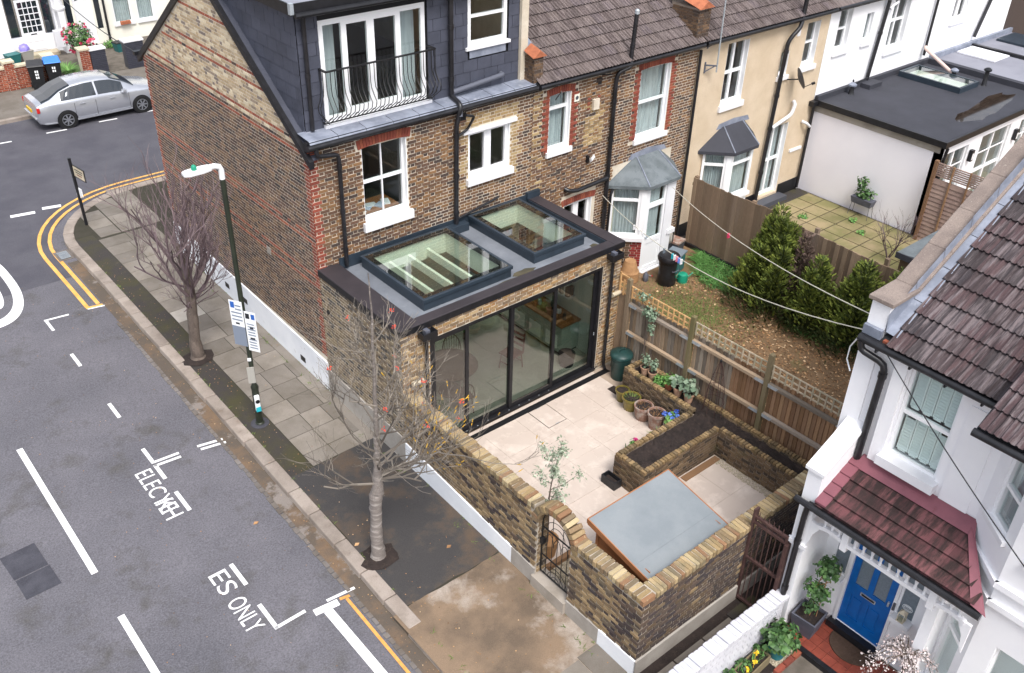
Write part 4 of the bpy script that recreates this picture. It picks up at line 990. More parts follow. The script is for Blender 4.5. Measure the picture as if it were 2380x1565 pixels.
shf = thing('wall_shelf', 'open white shelves with books and frames above the worktop', 'shelf', (5.65, -.9, 1.4))
for z in (1.1, 1.5, 1.9): B1('shelf_board', M['white'], shf, 5.52, 5.785, -1.9, .6, z, z+.03)
cols = ('redwood', 'signwhite', 'teal_pl', 'pot_orange', 'grey_dk', 'blackpipe', 'grey_pl')
for z, nm in ((1.13, 'lowest'), (1.53, 'middle'), (1.93, 'top')):
    bs = thing('book_row', 'row of mixed books standing on the %s kitchen shelf' % nm, 'books', (5.65, -.9, z))
    y = -1.85
    while y < .5:
        w_ = rnd.uniform(.03, .1); B1('book', M[rnd.choice(cols)], bs, 5.56, 5.76, y, y+w_-.004, z, z+rnd.uniform(.18, .3)); y += w_ + (.15 if rnd.random() < .15 else 0)
for i in range(9):
    y = -1.9 + i*.3; h = rnd.uniform(.1, .3); r_ = rnd.uniform(.04, .08)
    b_ = thing('kitchen_jar', ('dark glass', 'white ceramic', 'tall green', 'steel', 'black', 'cream', 'brown', 'grey', 'clear')[i] + ' jar standing on the oak worktop, ' + ('first', 'second', 'third', 'fourth', 'fifth', 'sixth', 'seventh', 'eighth', 'ninth')[i] + ' from the doors', 'jar', (5.45+.1*(i % 3), y, G+.9), group='jars on the worktop')
    MB().lathe([(r_*.9, 0), (r_, h*.3), (r_*.9, h*.75), (r_*.5, h*.85), (r_*.5, h)], n=10).build('body', M[('blackpipe', 'signwhite', 'bingreen', 'steel', 'iron', 'plaster', 'worktop', 'grey_dk', 'frosted')[i]], b_, world=False, smooth=True)
    MB().lathe([(r_*.55, h), (r_*.55, h+.03)], n=8).build('lid', M['chairwood'], b_, world=False)
tb = thing('dining_table', 'dark wooden dining table seen through the patio doors', 'table', (2.25, -1.55, G))
MB().lathe([(.62, .72), (.64, .74), (.64, .76), (.6, .77)], n=24).build('table_top', M['chairwood'], tb, world=False, smooth=True)
MB().lathe([(.3, 0), (.28, .05), (.07, .1), (.06, .4), (.09, .6), (.2, .72)], n=12).build('pedestal', M['chairwood'], tb, world=False, smooth=True)
def chair(label, loc, rz, m, windsor):
    c = thing('dining_chair', label, 'chair', loc, rz, 'chairs in the extension'); k = dict(world=False)
    MB().box(-.22, .22, -.21, .21, .42, .46).build('seat', M[m], c, bevel=.015, **k)
    for sx in (-1, 1):
        for sy in (-1, 1): MB().tube([(sx*.17, sy*.16, .43), (sx*.2, sy*.2, 0)], [.02, .014], 6).build('leg', M[m], c, **k)
    MB().bar((-.18, -.18, .2), (.18, -.18, .2), .02).bar((-.18, .18, .2), (.18, .18, .2), .02).build('stretcher', M[m], c, **k)
    if windsor:
        P = [(.22*math.cos(a), .2+.06*math.sin(a), .46+.44*math.sin(a)) for a in [R(15*i) for i in range(13)]]; MB().tube(P, .014, 6).build('back_bow', M[m], c, **k)
        for i in range(7): x = -.16+.053*i; MB().tube([(x, .18, .46), (x*1.1, .25, .46+.43*math.sqrt(max(.1, 1-(x*1.1/.22)**2)))], .007, 5).build('spindle', M[m], c, **k)
    else:
        for sx in (-1, 1): MB().bar((sx*.2, .2, .44), (sx*.2, .24, .95), .035, .03).build('back_post', M[m], c, **k)
        for z in (.6, .75, .9): MB().bar((-.2, .22, z), (.2, .22, z), .02, .06).build('back_rail', M[m], c, **k)
chair('spindle-back wooden chair drawn up to the far side of the table', (2.75, -.95, G), R(-35), 'chairwood', True)
chair('spindle-back wooden chair nearest the glass', (2.0, -2.3, G), R(170), 'chairwood', True)
chair('red-brown ladder-back chair standing beside the cabinets', (3.95, -1.7, G), R(-80), 'redwood', False)
st = thing('bin_basket', 'black basket on the floor by the end of the cabinets', 'basket', (5.1, -2.42, G)); MB().lathe([(.17, 0), (.21, .34), (.19, .34), (.16, .04)], n=14).build('basket_body', M['binblack'], st, world=False, smooth=True)
hd = thing('pot_plant', 'leafy green house plant behind the left-hand glass panel', 'plant', (1.25, -2.55, G)); MB().lathe([(.1, 0), (.14, .25), (.12, .25)], n=12).build('pot', M['terracotta'], hd, world=False)
lm = MB(); leafy(lm, (0, 0, .5), (.22, .2, .3), 160, .1); lm.build('leaves', M['leaf_dark'], hd, world=False)

# ------------------------------------------------------------------ garden: patio, channel drain, manhole
pt = bpy.data.objects.new('patio', None); COL.objects.link(pt); tag(pt, kind='structure'); pt.location = (3, -6, G)
B1('patio_bed', M['patio_joint'], pt, .22, 5.9, -9.35, -3.03, G-.1, G-.006)
gx = [.25, .90, 1.82, 2.75, 3.68, 4.61, 5.40]; gy = [-3.06, -3.14]
for a, b in zip(gx, gx[1:]): slab(a, b, -3.13, -3.04, pt, 'patio', t=.02, z=G, name='patio_slab', gap=.004)
gy = [-3.28, -4.19, -5.11, -6.04, -6.96, -7.89, -8.81, -9.32]
for i, (a, b) in enumerate(zip(gx, gx[1:])):
    for j, (d, c) in enumerate(zip(gy, gy[1:])):
        if a >= 2.7 and b < 3.7 and j == 0: 
            slab(a, 3.13, c, d, pt, 'patio', t=.02, z=G, name='patio_slab', gap=.004); slab(3.13, b, c, -3.99, pt, 'patio', t=.02, z=G, name='patio_slab', gap=.004); continue
        if b < 1.0 and j >= 4: continue
        if j >= 4 and a > 4.65: slab(a, 5.14, c, d, pt, 'patio', t=.02, z=G, name='patio_slab', gap=.004); continue
        slab(a, b, c, d, pt, 'patio', t=.02, z=G, name='patio_slab', gap=.004)
mh = thing('manhole_cover', 'recessed tiled manhole cover set into the patio slabs', 'manhole', (3.4, -3.63, G))
B1('frame', M['black'], mh, 3.136, 3.674, -3.985, -3.285, G-.03, G-.004); B1('inset_slab', M['patio'], mh, 3.148, 3.662, -3.975, -3.295, G-.02, G+.0005)
B1('lifting_point', M['steel'], mh, 3.36, 3.47, -3.312, -3.297, G, G+.002); B1('lifting_point', M['steel'], mh, 3.36, 3.47, -3.97, -3.955, G, G+.002)
dc = thing('channel_drain', 'long black slotted drain channel in front of the patio doors', 'drain', (3.6, -3.21, G))
B1('channel', M['black'], dc, 1.0, 5.75, -3.27, -3.14, G-.06, G-.002); mb = MB()
for k in range(96): mb.box(1.02+.049*k, 1.045+.049*k, -3.262, -3.148, G-.002, G+.004)
mb.build('grating', M['hatch'], dc, kind='stuff'); B1('edge', M['hatch'], dc, 1.0, 5.75, -3.28, -3.262, G-.012, G+.005); B1('edge', M['hatch'], dc, 1.0, 5.75, -3.148, -3.13, G-.012, G+.005)
# gravel strips
def gravel(name, label, x0, x1, y0, y1, n, z=G):
    t_ = gs = MB().quad((x0, y0, z-.003), (x1, y0, z-.003), (x1, y1, z-.003), (x0, y1, z-.003)); g = MB()
    for _ in range(n):
        x, y, r_ = rnd.uniform(x0, x1), rnd.uniform(y0, y1), rnd.uniform(.008, .02); a = rnd.random()*6; zz = z + rnd.uniform(0, .012)
        P = [(x+r_*math.cos(a+k*1.57), y+r_*math.sin(a+k*1.57), zz) for k in range(4)] + [(x, y, zz+r_*.7)]
        g.add(P, [(0, 1, 4), (1, 2, 4), (2, 3, 4), (3, 0, 4)], rnd.random())
    b_ = gs.build(name, M['gravel_bed'], kind='stuff', label=label, cat='gravel'); o = g.build('pebbles', M['gravel'], b_, kind='stuff')
gravel('gravel_strip', 'pale gravel strip along the raised bed wall', 5.13, 5.34, -9.3, -6.9, 1300)
gravel('gravel_strip', 'pale gravel just inside the iron gate', .24, .92, -8.0, -7.1, 1500)
B1('timber_edging', M['wood_brown'], None, .22, 1.0, -7.1, -7.0, G-.02, G+.1, label='brown timber edging board behind the iron gate', cat='edging')
B1('timber_edging', M['wood_brown'], None, 4.2, 5.3, -7.05, -6.9, G-.02, G+.02, label='damp brown boards along the foot of the bed wall', cat='edging')
# ------------------------------------------------------------------ garden boundary wall with arched gateway
gw = thing('garden_wall', 'yellow-brown brick garden wall with arched gateway along the pavement', 'wall', (0, -6, gz(-6)))
wb = Bricks(); YC, ZC, RI = -7.51, 1.12, .42
def gwcls(u, z):
    y = -3.02-u
    if z > ZC-.02 and math.hypot(y-YC, z-ZC) < .54: return None
    if z > 1.30: return 'side' if rnd.random() < .7 else 'dark'
    return 'dark' if (rnd.random() < .16 or y < -8.9 and rnd.random() < .6) else 'side'
wb.wall((0, -3.02, 0), -Y, -X, 6.572, -.15, 1.37, gwcls, holes=[(-YC-3.02-RI, -YC-3.02+RI, -1, ZC)], top=lambda u: 2 if u < 4.95 else 1.26)
wb.wall((0, -9.59, 0), X, -Y, 4.6, -.15, 1.24, lambda u, z: 'dark' if rnd.random() < .95 else 'side')
wb.wall((.24, YC+RI, 0), -X, -Y, .22, -.12, ZC, 'side'); wb.wall((4.9, -9.33, 0), -X, Y, 4.65, G, 1.24, lambda u, z: 'side' if rnd.random() < .5 else 'dark')
wb.wall((.24, -9.32, 0), Y, X, 6.2, G, 1.24, lambda u, z: None if abs(-9.32+u-YC) < .6 else 'side')
mb = MB()
slab_wall(mb, (.002, -3.02, 0), -Y, -X, 6.57, -.75, 1.26, .24, [(-YC-3.02-RI, -YC-3.02+RI, -.16, 3)]); mb.box(.004, .238, YC+RI+.0, -3.03, 1.255, 1.37)
slab_wall(mb, (.245, -9.588, 0), X, -Y, 4.3, -.75, 1.24, .25)
n = 14
for i in range(n):
    a, b = math.pi*i/n, math.pi*(i+1)/n
    Q = [(r*math.cos(t)+YC, r*math.sin(t)+ZC) for r, t in ((RI, a), (RI+.05, a), (RI+.05, b), (RI, b))]
    rg2 = MB().prism([(-.004, y, z) for y, z in Q], (.25, 0, 0)); rg2.build('arch_brick', M['b_wall'], gw)
wl = mb.build('wall', M['mortar_grey'], gw)
wb.flush(wl, {'side': M['b_wall'], 'dark': M['b_walldark']})
cop_me = None
def cop_brick(c, a, b, d, parent, m='b_coping', name='coping_brick'):
    c, a, b, d = Vector(c), Vector(a), Vector(b), Vector(d)
    me = BRICK_MESH.get('cop'+m)
    if me is None:
        q = MB().box(-1, 1, -1, 1, -1, 1); me = q.mesh('coping_brick'); bm = bmesh.new(); bm.from_mesh(me)
        bmesh.ops.bevel(bm, geom=bm.edges[:], offset=.12, segments=1, affect='EDGES'); bm.to_mesh(me); bm.free(); me.materials.append(M[m]); BRICK_MESH['cop'+m] = me
    o = bpy.data.objects.new(name, me); COL.objects.link(o)
    j = Matrix.Rotation(rnd.uniform(-.06, .06), 3, 'Z') @ Matrix.Rotation(rnd.uniform(-.05, .05), 3, 'X')
    mt = j @ Matrix((a, b, d)).transposed(); o.matrix_local = Matrix.Translation(c + Vector((rnd.uniform(-.006, .006), 0, rnd.uniform(-.008, .008)))) @ mt.to_4x4()
    par(o, parent) if parent.type == 'EMPTY' else setattr(o, 'parent', parent)
def cop_run(p, q, width, h, parent, m='b_coping', pitch=.086):
    p, q = Vector(p), Vector(q); L = (q-p).length; d = (q-p).normalized(); s = d.cross(Zv).normalized(); k = int(L/pitch)
    for i in range(k): cop_brick(p + d*(i+.5)*L/k, d*(L/k/2-.006-.003*rnd.random()), s*(width/2+rnd.uniform(-.012, .006)), Zv*h/2, parent, m)
mcp = MB(); mcp.box(.0, .235, YC+RI+.1, -3.06, 1.36, 1.474); mcp.box(.0, .235, -9.6, YC-RI-.08, 1.25, 1.354); mcp.box(.236, 4.6, -9.59, -9.345, 1.235, 1.354); mcp.build('coping_mortar', M['mortar_grey'], gw)
cop_run((.115, -3.06, 1.43), (.115, YC+RI+.10, 1.43), .29, .12, wl)
cop_run((.115, YC-RI-.08, 1.31), (.115, -9.62, 1.31), .29, .12, wl)
cop_run((.27, -9.47, 1.31), (4.6, -9.47, 1.31), .30, .12, wl)
for i in range(17):
    a = math.pi*(i+.5)/17; r_ = Vector((0, math.cos(a), math.sin(a))); t_ = Vector((0, -math.sin(a), math.cos(a)))
    cop_brick(Vector((.115, YC, ZC)) + r_*(RI+.10), t_*.042, Vector((.142, 0, 0)), r_*.062, wl)
# plinth band along the street face
def plinth(ya, yb, za, zb, m, parent=gw):
    MB().add([(-.035, ya, gz(ya)-.2), (-.035, yb, gz(yb)-.2), (-.03, yb, zb), (-.03, ya, za), (0, ya, gz(ya)-.2), (0, yb, gz(yb)-.2), (.0, yb, zb+.012), (.0, ya, za+.012)], [(0,1,2,3),(3,2,6,7),(0,3,7,4),(1,5,6,2)]).build('plinth', M[m], parent)
plinth(-3.04, -6.45, .27, .03, 'plinthwhite'); plinth(-6.45, YC+RI, .03, -.01, 'plinthgrey'); plinth(YC-RI, -8.75, -.09, -.08, 'plinthgrey'); plinth(-8.75, -9.60, -.08, -.07, 'plinthwhite')
MB().add([(-.03, -9.63, -.7), (4.5, -9.63, -.6), (4.5, -9.625, -.12), (-.03, -9.625, -.08), (-.03, -9.588, -.07), (4.5, -9.588, -.11)], [(0, 1, 2, 3), (3, 2, 5, 4)]).build('plinth', M['plinthgrey'], gw)
MB().box(-.085, .24, YC-RI-.01, YC+RI+.03, -.65, -.14).build('doorstep', M['stepstone'], gw, bevel=.01)
# wrought iron gate
ga = thing('garden_gate', 'black wrought iron arched gate with tracery in the brick gateway', 'gate', (.1, YC, -.12))
y0, y1, gx_ = YC+RI-.03, YC-RI+.03, .10
for yy in (y0, y1): MB().bar((gx_, yy, -.10), (gx_, yy, 1.12), .022).build('stile', M['iron'], ga)
for zz in (-.08, .35, 1.02): MB().bar((gx_, y0, zz), (gx_, y1, zz), .02).build('rail', M['iron'], ga)
P = [(gx_, YC + (RI-.03)*math.cos(a), ZC + (RI-.03)*math.sin(a)) for a in [math.pi*i/14 for i in range(15)]]; MB().tube(P, .011, 6).build('arch_bar', M['iron'], ga)
for i in range(1, 6):
    yy = y0 + (y1-y0)*i/6; zt = ZC + math.sqrt(max(0, (RI-.03)**2-(yy-YC)**2)); MB().tube([(gx_, yy, -.08), (gx_, yy, zt if i in (2, 4) else 1.02)], .007, 5).build('bar', M['iron'], ga)
for (cz, r_, lo, hi) in ((-.08, .30, 0, 180), (-.08, .2, 0, 180), (-.08, .1, 0, 180), (1.02, .30, 0, 180), (1.02, .18, 0, 180)):
    MB().tube([(gx_, YC + r_*math.cos(R(lo+(hi-lo)*i/12)), cz + r_*math.sin(R(lo+(hi-lo)*i/12))) for i in range(13)], .006, 5).build('tracery', M['iron'], ga)
for k in (-1, 0, 1):
    c = YC + k*.19; MB().tube([(gx_, c + .095*math.cos(R(15*i)), .70 + .25*math.sin(R(15*i))) for i in range(13)], .006, 5).build('tracery', M['iron'], ga)
B1('latch', M['iron'], ga, gx_-.04, gx_+.04, y0-.06, y0+.03, .62, .74)
# ------------------------------------------------------------------ raised bed
rb = thing('raised_bed', 'T-shaped raised brick flower bed filled with dark soil along the fence', 'raised bed', (5.2, -6.4, G)); bb = Bricks(); ZT = .40; t_ = .11
OUT = [(5.36, -4.05), (5.36, -6.05), (3.05, -6.05), (3.05, -6.86), (5.34, -6.86), (5.34, -9.3)]
mb = MB()
def bedwall(p, q, nrm):
    p, q, nrm = Vector((*p, 0)), Vector((*q, 0)), Vector((*nrm, 0)); d = (q-p).normalized(); L = (q-p).length
    bb.wall(p, d, nrm, L, G, ZT-.075, 'bed'); slab_wall(mb, p, d, nrm, L, G-.05, ZT-.07, t_)
bedwall((5.36, -4.05), (5.36, -6.05), (-1, 0)); bedwall((5.36, -6.05), (3.05, -6.05), (0, 1)); bedwall((3.05, -6.05), (3.05, -6.86), (-1, 0))
bedwall((3.05, -6.86), (5.34, -6.86), (0, -1)); bedwall((5.34, -6.86), (5.34, -9.3), (-1, 0)); bedwall((5.93, -4.05), (5.36, -4.05), (0, 1))
bedwall((5.82, -9.3), (5.82, -4.16), (-1, 0))
bw = mb.build('wall', M['mortar_dark'], rb); bb.flush(bw, {'bed': M['b_bed']})
h = .08; zc = ZT-.035
for p, q in (((5.415, -4.16), (5.415, -6.11)), ((5.30, -6.105), (3.05, -6.105)), ((3.105, -6.16), (3.105, -6.75)), ((3.05, -6.805), (5.34, -6.805)), ((5.395, -6.86), (5.395, -9.3)), ((5.93, -4.105), (5.36, -4.105)), ((5.875, -4.16), (5.875, -9.3))):
    cop_run((*p, zc), (*q, zc), .12, h, bw, 'b_bedcop', .074)
def bumpy(mb, x0, x1, y0, y1, z, st=.09, amp=.03, f=None):
    nx, ny = max(1, int((x1-x0)/st)), max(1, int((y1-y0)/st)); o = len(mb.v)
    for i in range(nx+1):
        for j in range(ny+1):
            x, y = x0+(x1-x0)*i/nx, y0+(y1-y0)*j/ny; mb.v.append((x, y, z + rnd.uniform(-amp, amp) + (f(x, y) if f else 0)))
    for i in range(nx):
        for j in range(ny): a = o+i*(ny+1)+j; mb.f.append((a, a+ny+1, a+ny+2, a+1)); mb.r.append(0)
def dents(x, y):
    z = 0
    for cx, cy in ((3.55, -6.5), (4.15, -6.42)):
        r_ = math.hypot(x-cx, y-cy); z += -.05*math.exp(-(r_/.1)**2) + .035*math.exp(-((r_-.2)/.06)**2)
    z += .07*math.exp(-((x-5.5)**2+(y+6.35)**2)/.03); return z
mb = MB(); bumpy(mb, 5.45, 5.84, -9.3, -4.14, ZT-.10, f=dents); bumpy(mb, 3.15, 5.47, -6.77, -6.14, ZT-.10, f=dents, st=.06, amp=.018)
mb.build('soil', M['soil'], rb)
# ------------------------------------------------------------------ the slatted fence between the gardens
fx = 5.99
fn = thing('garden_fence', 'weathered featheredge board fence with trellis top between the two gardens', 'fence', (fx, -6.3, G))
posts = (-3.40, -5.31, -7.34, -9.32)
for i, (py, pz) in enumerate(zip(posts, (2.2, 2.16, 2.28, 2.2))):
    pm = MB().box(fx-.05, fx+.05, py-.05, py+.05, -.6, pz); pm.add([(fx-.05, py-.05, pz), (fx+.05, py-.05, pz), (fx+.05, py+.05, pz), (fx-.05, py+.05, pz), (fx, py, pz+.05)], [(0, 1, 4), (1, 2, 4), (2, 3, 4), (3, 0, 4)]); pm.build('post', M['wood_post' if i else 'wood'], fn)
for bi, (ya, yb) in enumerate(zip(posts, posts[1:])):
    a, b = ya-.05, yb+.05; y = a; k = 0
    while y > b+.02:
        w_ = min(.098, y-b); m_ = 'wood' if (bi == 0 or (bi == 1 and y > -6.4)) else 'wood_brown'; zt = 1.70+rnd.uniform(-.012, .012); e = .010
        MB().add([(fx+.07, y, -.3), (fx+.048, y-w_+.004, -.3), (fx+.075, y-w_+.004, -.3), (fx+.078, y, -.3), (fx+.07, y, zt), (fx+.048, y-w_+.004, zt), (fx+.075, y-w_+.004, zt), (fx+.078, y, zt)], [(0,3,2,1),(4,5,6,7),(0,1,5,4),(1,2,6,5),(2,3,7,6),(3,0,4,7)]).build('board', M[m_], fn)
        y -= w_; k += 1
    for zz in (1.56, .80, .06):
        r_ = MB().add([(fx-.02, a, zz-.04), (fx-.02, b, zz-.04), (fx+.045, b, zz-.05), (fx+.045, a, zz-.05), (fx-.02, a, zz+.03), (fx-.02, b, zz+.03), (fx+.045, b, zz+.05), (fx+.045, a, zz+.05)], [(0,3,2,1),(4,5,6,7),(0,1,5,4),(1,2,6,5),(2,3,7,6),(3,0,4,7)]).build('rail', M['wood'], fn)
        for (p, q) in ((a, a-.26), (b+.26, b)): MB().add([(fx-.026, p, zz-.045), (fx-.026, q+(.05 if p == a else 0), zz-.045), (fx-.026, q, zz+.035), (fx-.026, p-(.05 if p != a else 0), zz+.035)], [(0, 1, 2, 3)]).build('bracket', M['steel'], r_)
    tm = 'wood_fresh' if bi == 0 else 'wood_pale'
    tr = MB(); 
    for zz in (1.76, 1.89, 2.03): MB().box(fx+.02, fx+.04, b, a, zz-.014, zz+.014).build('trellis_lath', M[tm], fn)
    y = a-.04
    while y > b: MB().box(fx+.0, fx+.02, y-.014, y+.014, 1.73, 2.045).build('trellis_lath', M[tm], fn); y -= .156
B1('end_panel', M['wood_dark'], fn, fx+.04, fx+.06, -3.34, -3.06, -.3, 1.72)
for zz in (1.74, 1.88, 2.0, 2.2): B1('trellis_lath', M['wood_fresh'], fn, fx+.02, fx+.04, -3.34, -3.06, zz-.015, zz+.015)
B1('trellis_lath', M['wood_fresh'], fn, fx, fx+.02, -3.12, -3.08, 1.7, 2.26); B1('trellis_lath', M['wood_fresh'], fn, fx, fx+.02, -3.24, -3.2, 1.7, 2.1)
# climber on the fence
cl = thing('climbing_plant', 'straggly climbing plant hanging over the fresh trellis', 'plant', (fx-.05, -4.1, .3))
mb = MB(); mb.tube([(fx-.06, -4.05, 0), (fx-.08, -4.1, .8), (fx-.06, -4.05, 1.5), (fx-.05, -3.8, 2.0)], [.012, .01, .008, .005], 5); mb.tube([(fx-.08, -4.1, .8), (fx-.1, -4.3, 1.5), (fx-.05, -4.2, 2.0)], .006, 5); mb.build('stem', M['bark'], cl)
lm = MB(); leafy(lm, (fx-.08, -4.15, 1.72), (.12, .32, .25), 170, .07, shell=.1); leafy(lm, (fx-.03, -3.85, 2.02), (.1, .25, .14), 70, .07, shell=.1); leafy(lm, (fx-.1, -4.25, 1.35), (.08, .16, .25), 60, .06, shell=.1); lm.build('leaves', M['leaf_sage'], cl)
# ------------------------------------------------------------------ bike shed
sh = thing('storage_shed', 'low wooden bike shed with pale grey felt roof inside the near garden wall', 'shed', (1.5, -8.5, G))
x0, x1, yf, yb_, zf, zb_ = .56, 2.58, -7.76, -9.2, 1.37, 1.10
def sz(y): return zf + (zb_-zf)*(y-yf)/(yb_-yf)
MB().prism([(x0, yf, zf), (x0, yb_, zb_), (x0, yb_, zb_+.022), (x0, yf, zf+.022)], (x1-x0, 0, 0)).build('felt_roof', M['shedfelt'], sh)
MB().prism([(x0, -8.86, sz(-8.86)+.022), (x0, -8.872, sz(-8.872)+.022), (x0, -8.872, sz(-8.872)+.027), (x0, -8.86, sz(-8.86)+.027)], (x1-x0, 0, 0)).build('felt_lap', M['shedfelt'], sh)
MB().prism([(x0-.02, yf, zf-.09), (x0-.02, yb_, zb_-.09), (x0-.02, yb_, zb_+.028), (x0-.02, yf, zf+.028)], (.02, 0, 0)).build('bargeboard', M['wood_orange'], sh)
MB().prism([(x1, yf, zf-.09), (x1, yb_, zb_-.09), (x1, yb_, zb_+.028), (x1, yf, zf+.028)], (.02, 0, 0)).build('bargeboard', M['wood_orange'], sh)
MB().box(x0-.02, x1+.02, yf, yf+.02, zf-.07, zf+.028).build('fascia', M['wood_orange'], sh)
for k in range(12):
    z = G + .04 + k*.12; zt = min(z+.118, 2)
    if sz(yb_)-.05 < z: break
    for xx, nx in ((x0+.10, -1), (x1-.1, 1)):
        MB().add([(xx, -7.92, z), (xx, -9.12, z), (xx+nx*-.006, -9.12, zt), (xx+nx*-.006, -7.92, zt), (xx-nx*.02, -7.92, z), (xx-nx*.02, -9.12, z), (xx-nx*.02, -9.12, zt), (xx-nx*.02, -7.92, zt)], [(0,1,2,3),(0,3,7,4),(1,5,6,2),(3,2,6,7),(0,4,5,1)] if nx < 0 else [(3,2,1,0),(4,7,3,0),(2,6,5,1),(7,6,2,3),(1,5,4,0)]).build('board', M['wood_orange'], sh)
    MB().box(x0+.14, x1-.14, -7.94, -7.92, z, zt-.004).build('board', M['wood_orange'], sh)
for xx in (x0+.08, x1-.14): B1('corner_post', M['wood_orange'], sh, xx, xx+.06, -7.95, -7.89, G, sz(-7.9)-.02)
B1('back_wall', M['wood_orange'], sh, x0+.12, x1-.12, -9.14, -9.12, G, 1.08)
# ------------------------------------------------------------------ pots, plants and bins in the garden
def potted(name, label, loc, r, h, m, plant=None, cat='plant pot', belly=0.0, group=None, soil=True):
    p = thing(name, label, cat, loc, rnd.random()*6, group); k = dict(world=False)
    MB().lathe([(r*.72, 0), (r*(.85+belly), h*.45), (r*(.95+belly*.4), h*.86), (r*1.06, h*.86), (r*1.06, h), (r*.9, h), (r*.86, h*.88)], n=18, cap=False).add([(r*.72*math.cos(a), r*.72*math.sin(a), 0) for a in [2*math.pi*i/18 for i in range(18)]], [tuple(range(17, -1, -1))]).build('pot', M[m], p, smooth=True, **k)
    if soil: MB().add([(r*.88*math.cos(2*math.pi*i/18), r*.88*math.sin(2*math.pi*i/18), h*.9) for i in range(18)] + [(0, 0, h*.93)], [(i, (i+1) % 18, 18) for i in range(18)]).build('soil', M['soil'], p, **k)
    if plant: plant(p, r, h)
    return p
def pl_leafy(m, hgt, spread, n, size, stem=True, flowers=None, fn_=12):
    def f(p, r, h):
        lm = MB(); leafy(lm, (0, 0, h+hgt*.55), (spread, spread, hgt*.5), n, size, shell=.25)
        lm.build('leaves', M[m], p, world=False)
        if stem:
            s = MB()
            for i in range(5): a = i*1.26; s.tube([(0, 0, h*.9), (spread*.5*math.cos(a), spread*.5*math.sin(a), h+hgt*.7)], .005, 4)
            s.build('stems', M['bark'], p, world=False)
        if flowers:
            for q in range(fn_):
                a = rnd.random()*6.28; rr = spread*rnd.uniform(.2, .9); c = (rr*math.cos(a), rr*math.sin(a), h+hgt*rnd.uniform(.75, 1.05)); fm = MB(); leafy(fm, c, (.055, .055, .045), 34, .035, shell=.8, aspect=.8); fm.build('flower_head', M[flowers], p, world=False)
    return f
def pl_blades(m, n, L):
    def f(p, r, h):
        b = MB()
        for _ in range(n):
            a = rnd.random()*6.28; rr = r*.75*math.sqrt(rnd.random()); blade(b, (rr*math.cos(a), rr*math.sin(a), h*.9), (math.cos(a)*.6, math.sin(a)*.6, 1), L*rnd.uniform(.6, 1.2), .012, .3)
        b.build('leaves', M[m], p, world=False)
    return f
def pl_twigs(p, r, h):
    b = MB()
    for _ in range(40):
        a = rnd.random()*6.28; rr = r*.8*math.sqrt(rnd.random()); q = Vector((rr*math.cos(a), rr*math.sin(a), h*.92)); b.tube([q, q+Vector((rnd.uniform(-.05, .05), rnd.uniform(-.05, .05), rnd.uniform(.02, .07)))], .004, 3)
    b.build('dead_stems', M['pot_orange'], p, world=False)
potted('plant_pot', 'small tan pot of bare soil, nearest the house in the patio row', (5.15, -4.25, G), .16, .30, 'pot_olive')
potted('plant_pot', 'mossy olive glazed pot with low grass, second from the house', (5.08, -4.60, G), .21, .33, 'pot_olive', pl_blades('grass', 60, .10))
potted('plant_pot', 'round weathered clay pot with dead stems', (5.04, -5.02, G), .21, .36, 'pot_old', pl_twigs, belly=.12)
potted('plant_pot', 'tall brown weathered pot of dark soil beside the blue hydrangea', (5.02, -5.42, G), .20, .42, 'pot_old', pl_twigs)
potted('flowering_plant', 'blue hydrangea in a pot tucked against the bed wall', (5.12, -5.78, G), .15, .26, 'pot_old', pl_leafy('leaf_mid', .3, .24, 90, .12, flowers='blue_fl', fn_=7), cat='hydrangea')
potted('plant_pot', 'wide olive bowl of green shoots half hidden by the bed coping', (4.62, -5.86, G), .22, .2, 'pot_olive', pl_blades('grass', 90, .16))
potted('plant_pot', 'shallow olive pot behind the bed coping next to the pink flower', (4.2, -5.88, G), .18, .18, 'pot_orange', pl_blades('leaf_mid', 20, .12))
potted('flowering_plant', 'small pot with one magenta pink flower head', (3.88, -5.85, G), .12, .22, 'pot_old', pl_leafy('leaf_mid', .26, .2, 34, .12, flowers='magenta', fn_=1), cat='hydrangea')
zs = ZT-.11
potted('herb_pot', 'small terracotta pot with wispy herb, first on the bed from the house', (5.64, -4.43, zs), .11, .22, 'pot_pale', pl_leafy('leaf_sage', .34, .12, 110, .06), cat='plant pot')
potted('herb_pot', 'small terracotta pot with feathery grey herb, second on the bed', (5.64, -4.67, zs), .11, .21, 'pot_pale', pl_leafy('leaf_sage', .36, .13, 120, .06), cat='plant pot')
potted('herb_pot', 'terracotta pot with bright green bushy herb on the bed', (5.66, -5.15, zs), .115, .18, 'terracotta', pl_leafy('leaf_mid', .2, .19, 150, .07), cat='plant pot')
potted('herb_pot', 'pale pot with grey-green sage, fourth pot along the bed', (5.62, -5.44, zs), .11, .24, 'pot_pale', pl_leafy('leaf_sage', .3, .2, 80, .12), cat='plant pot')
potted('herb_pot', 'pale pot with leafy sage, farthest along the bed from the house', (5.63, -5.75, zs), .115, .24, 'pot_pale', pl_leafy('leaf_sage', .34, .2, 90, .12), cat='plant pot')
gh = thing('herb_plant', 'low bright green herb growing straight from the bed soil', 'plant', (5.62, -4.93, zs)); lm = MB(); leafy(lm, (0, 0, .14), (.2, .2, .13), 190, .07, shell=.3); lm.build('leaves', M['leaf_mid'], gh, world=False); MB().tube([(0, 0, 0), (0, 0, .15)], .008, 5).build('stem', M['fern'], gh, world=False)
sp = thing('soil_hole', 'small square planting hole of dark soil in the patio by the bed', 'planting hole', (5.38, -3.9, G)); B1('soil', M['soil'], sp, 5.18, 5.4, -4.03, -3.75, G-.01, G+.004)
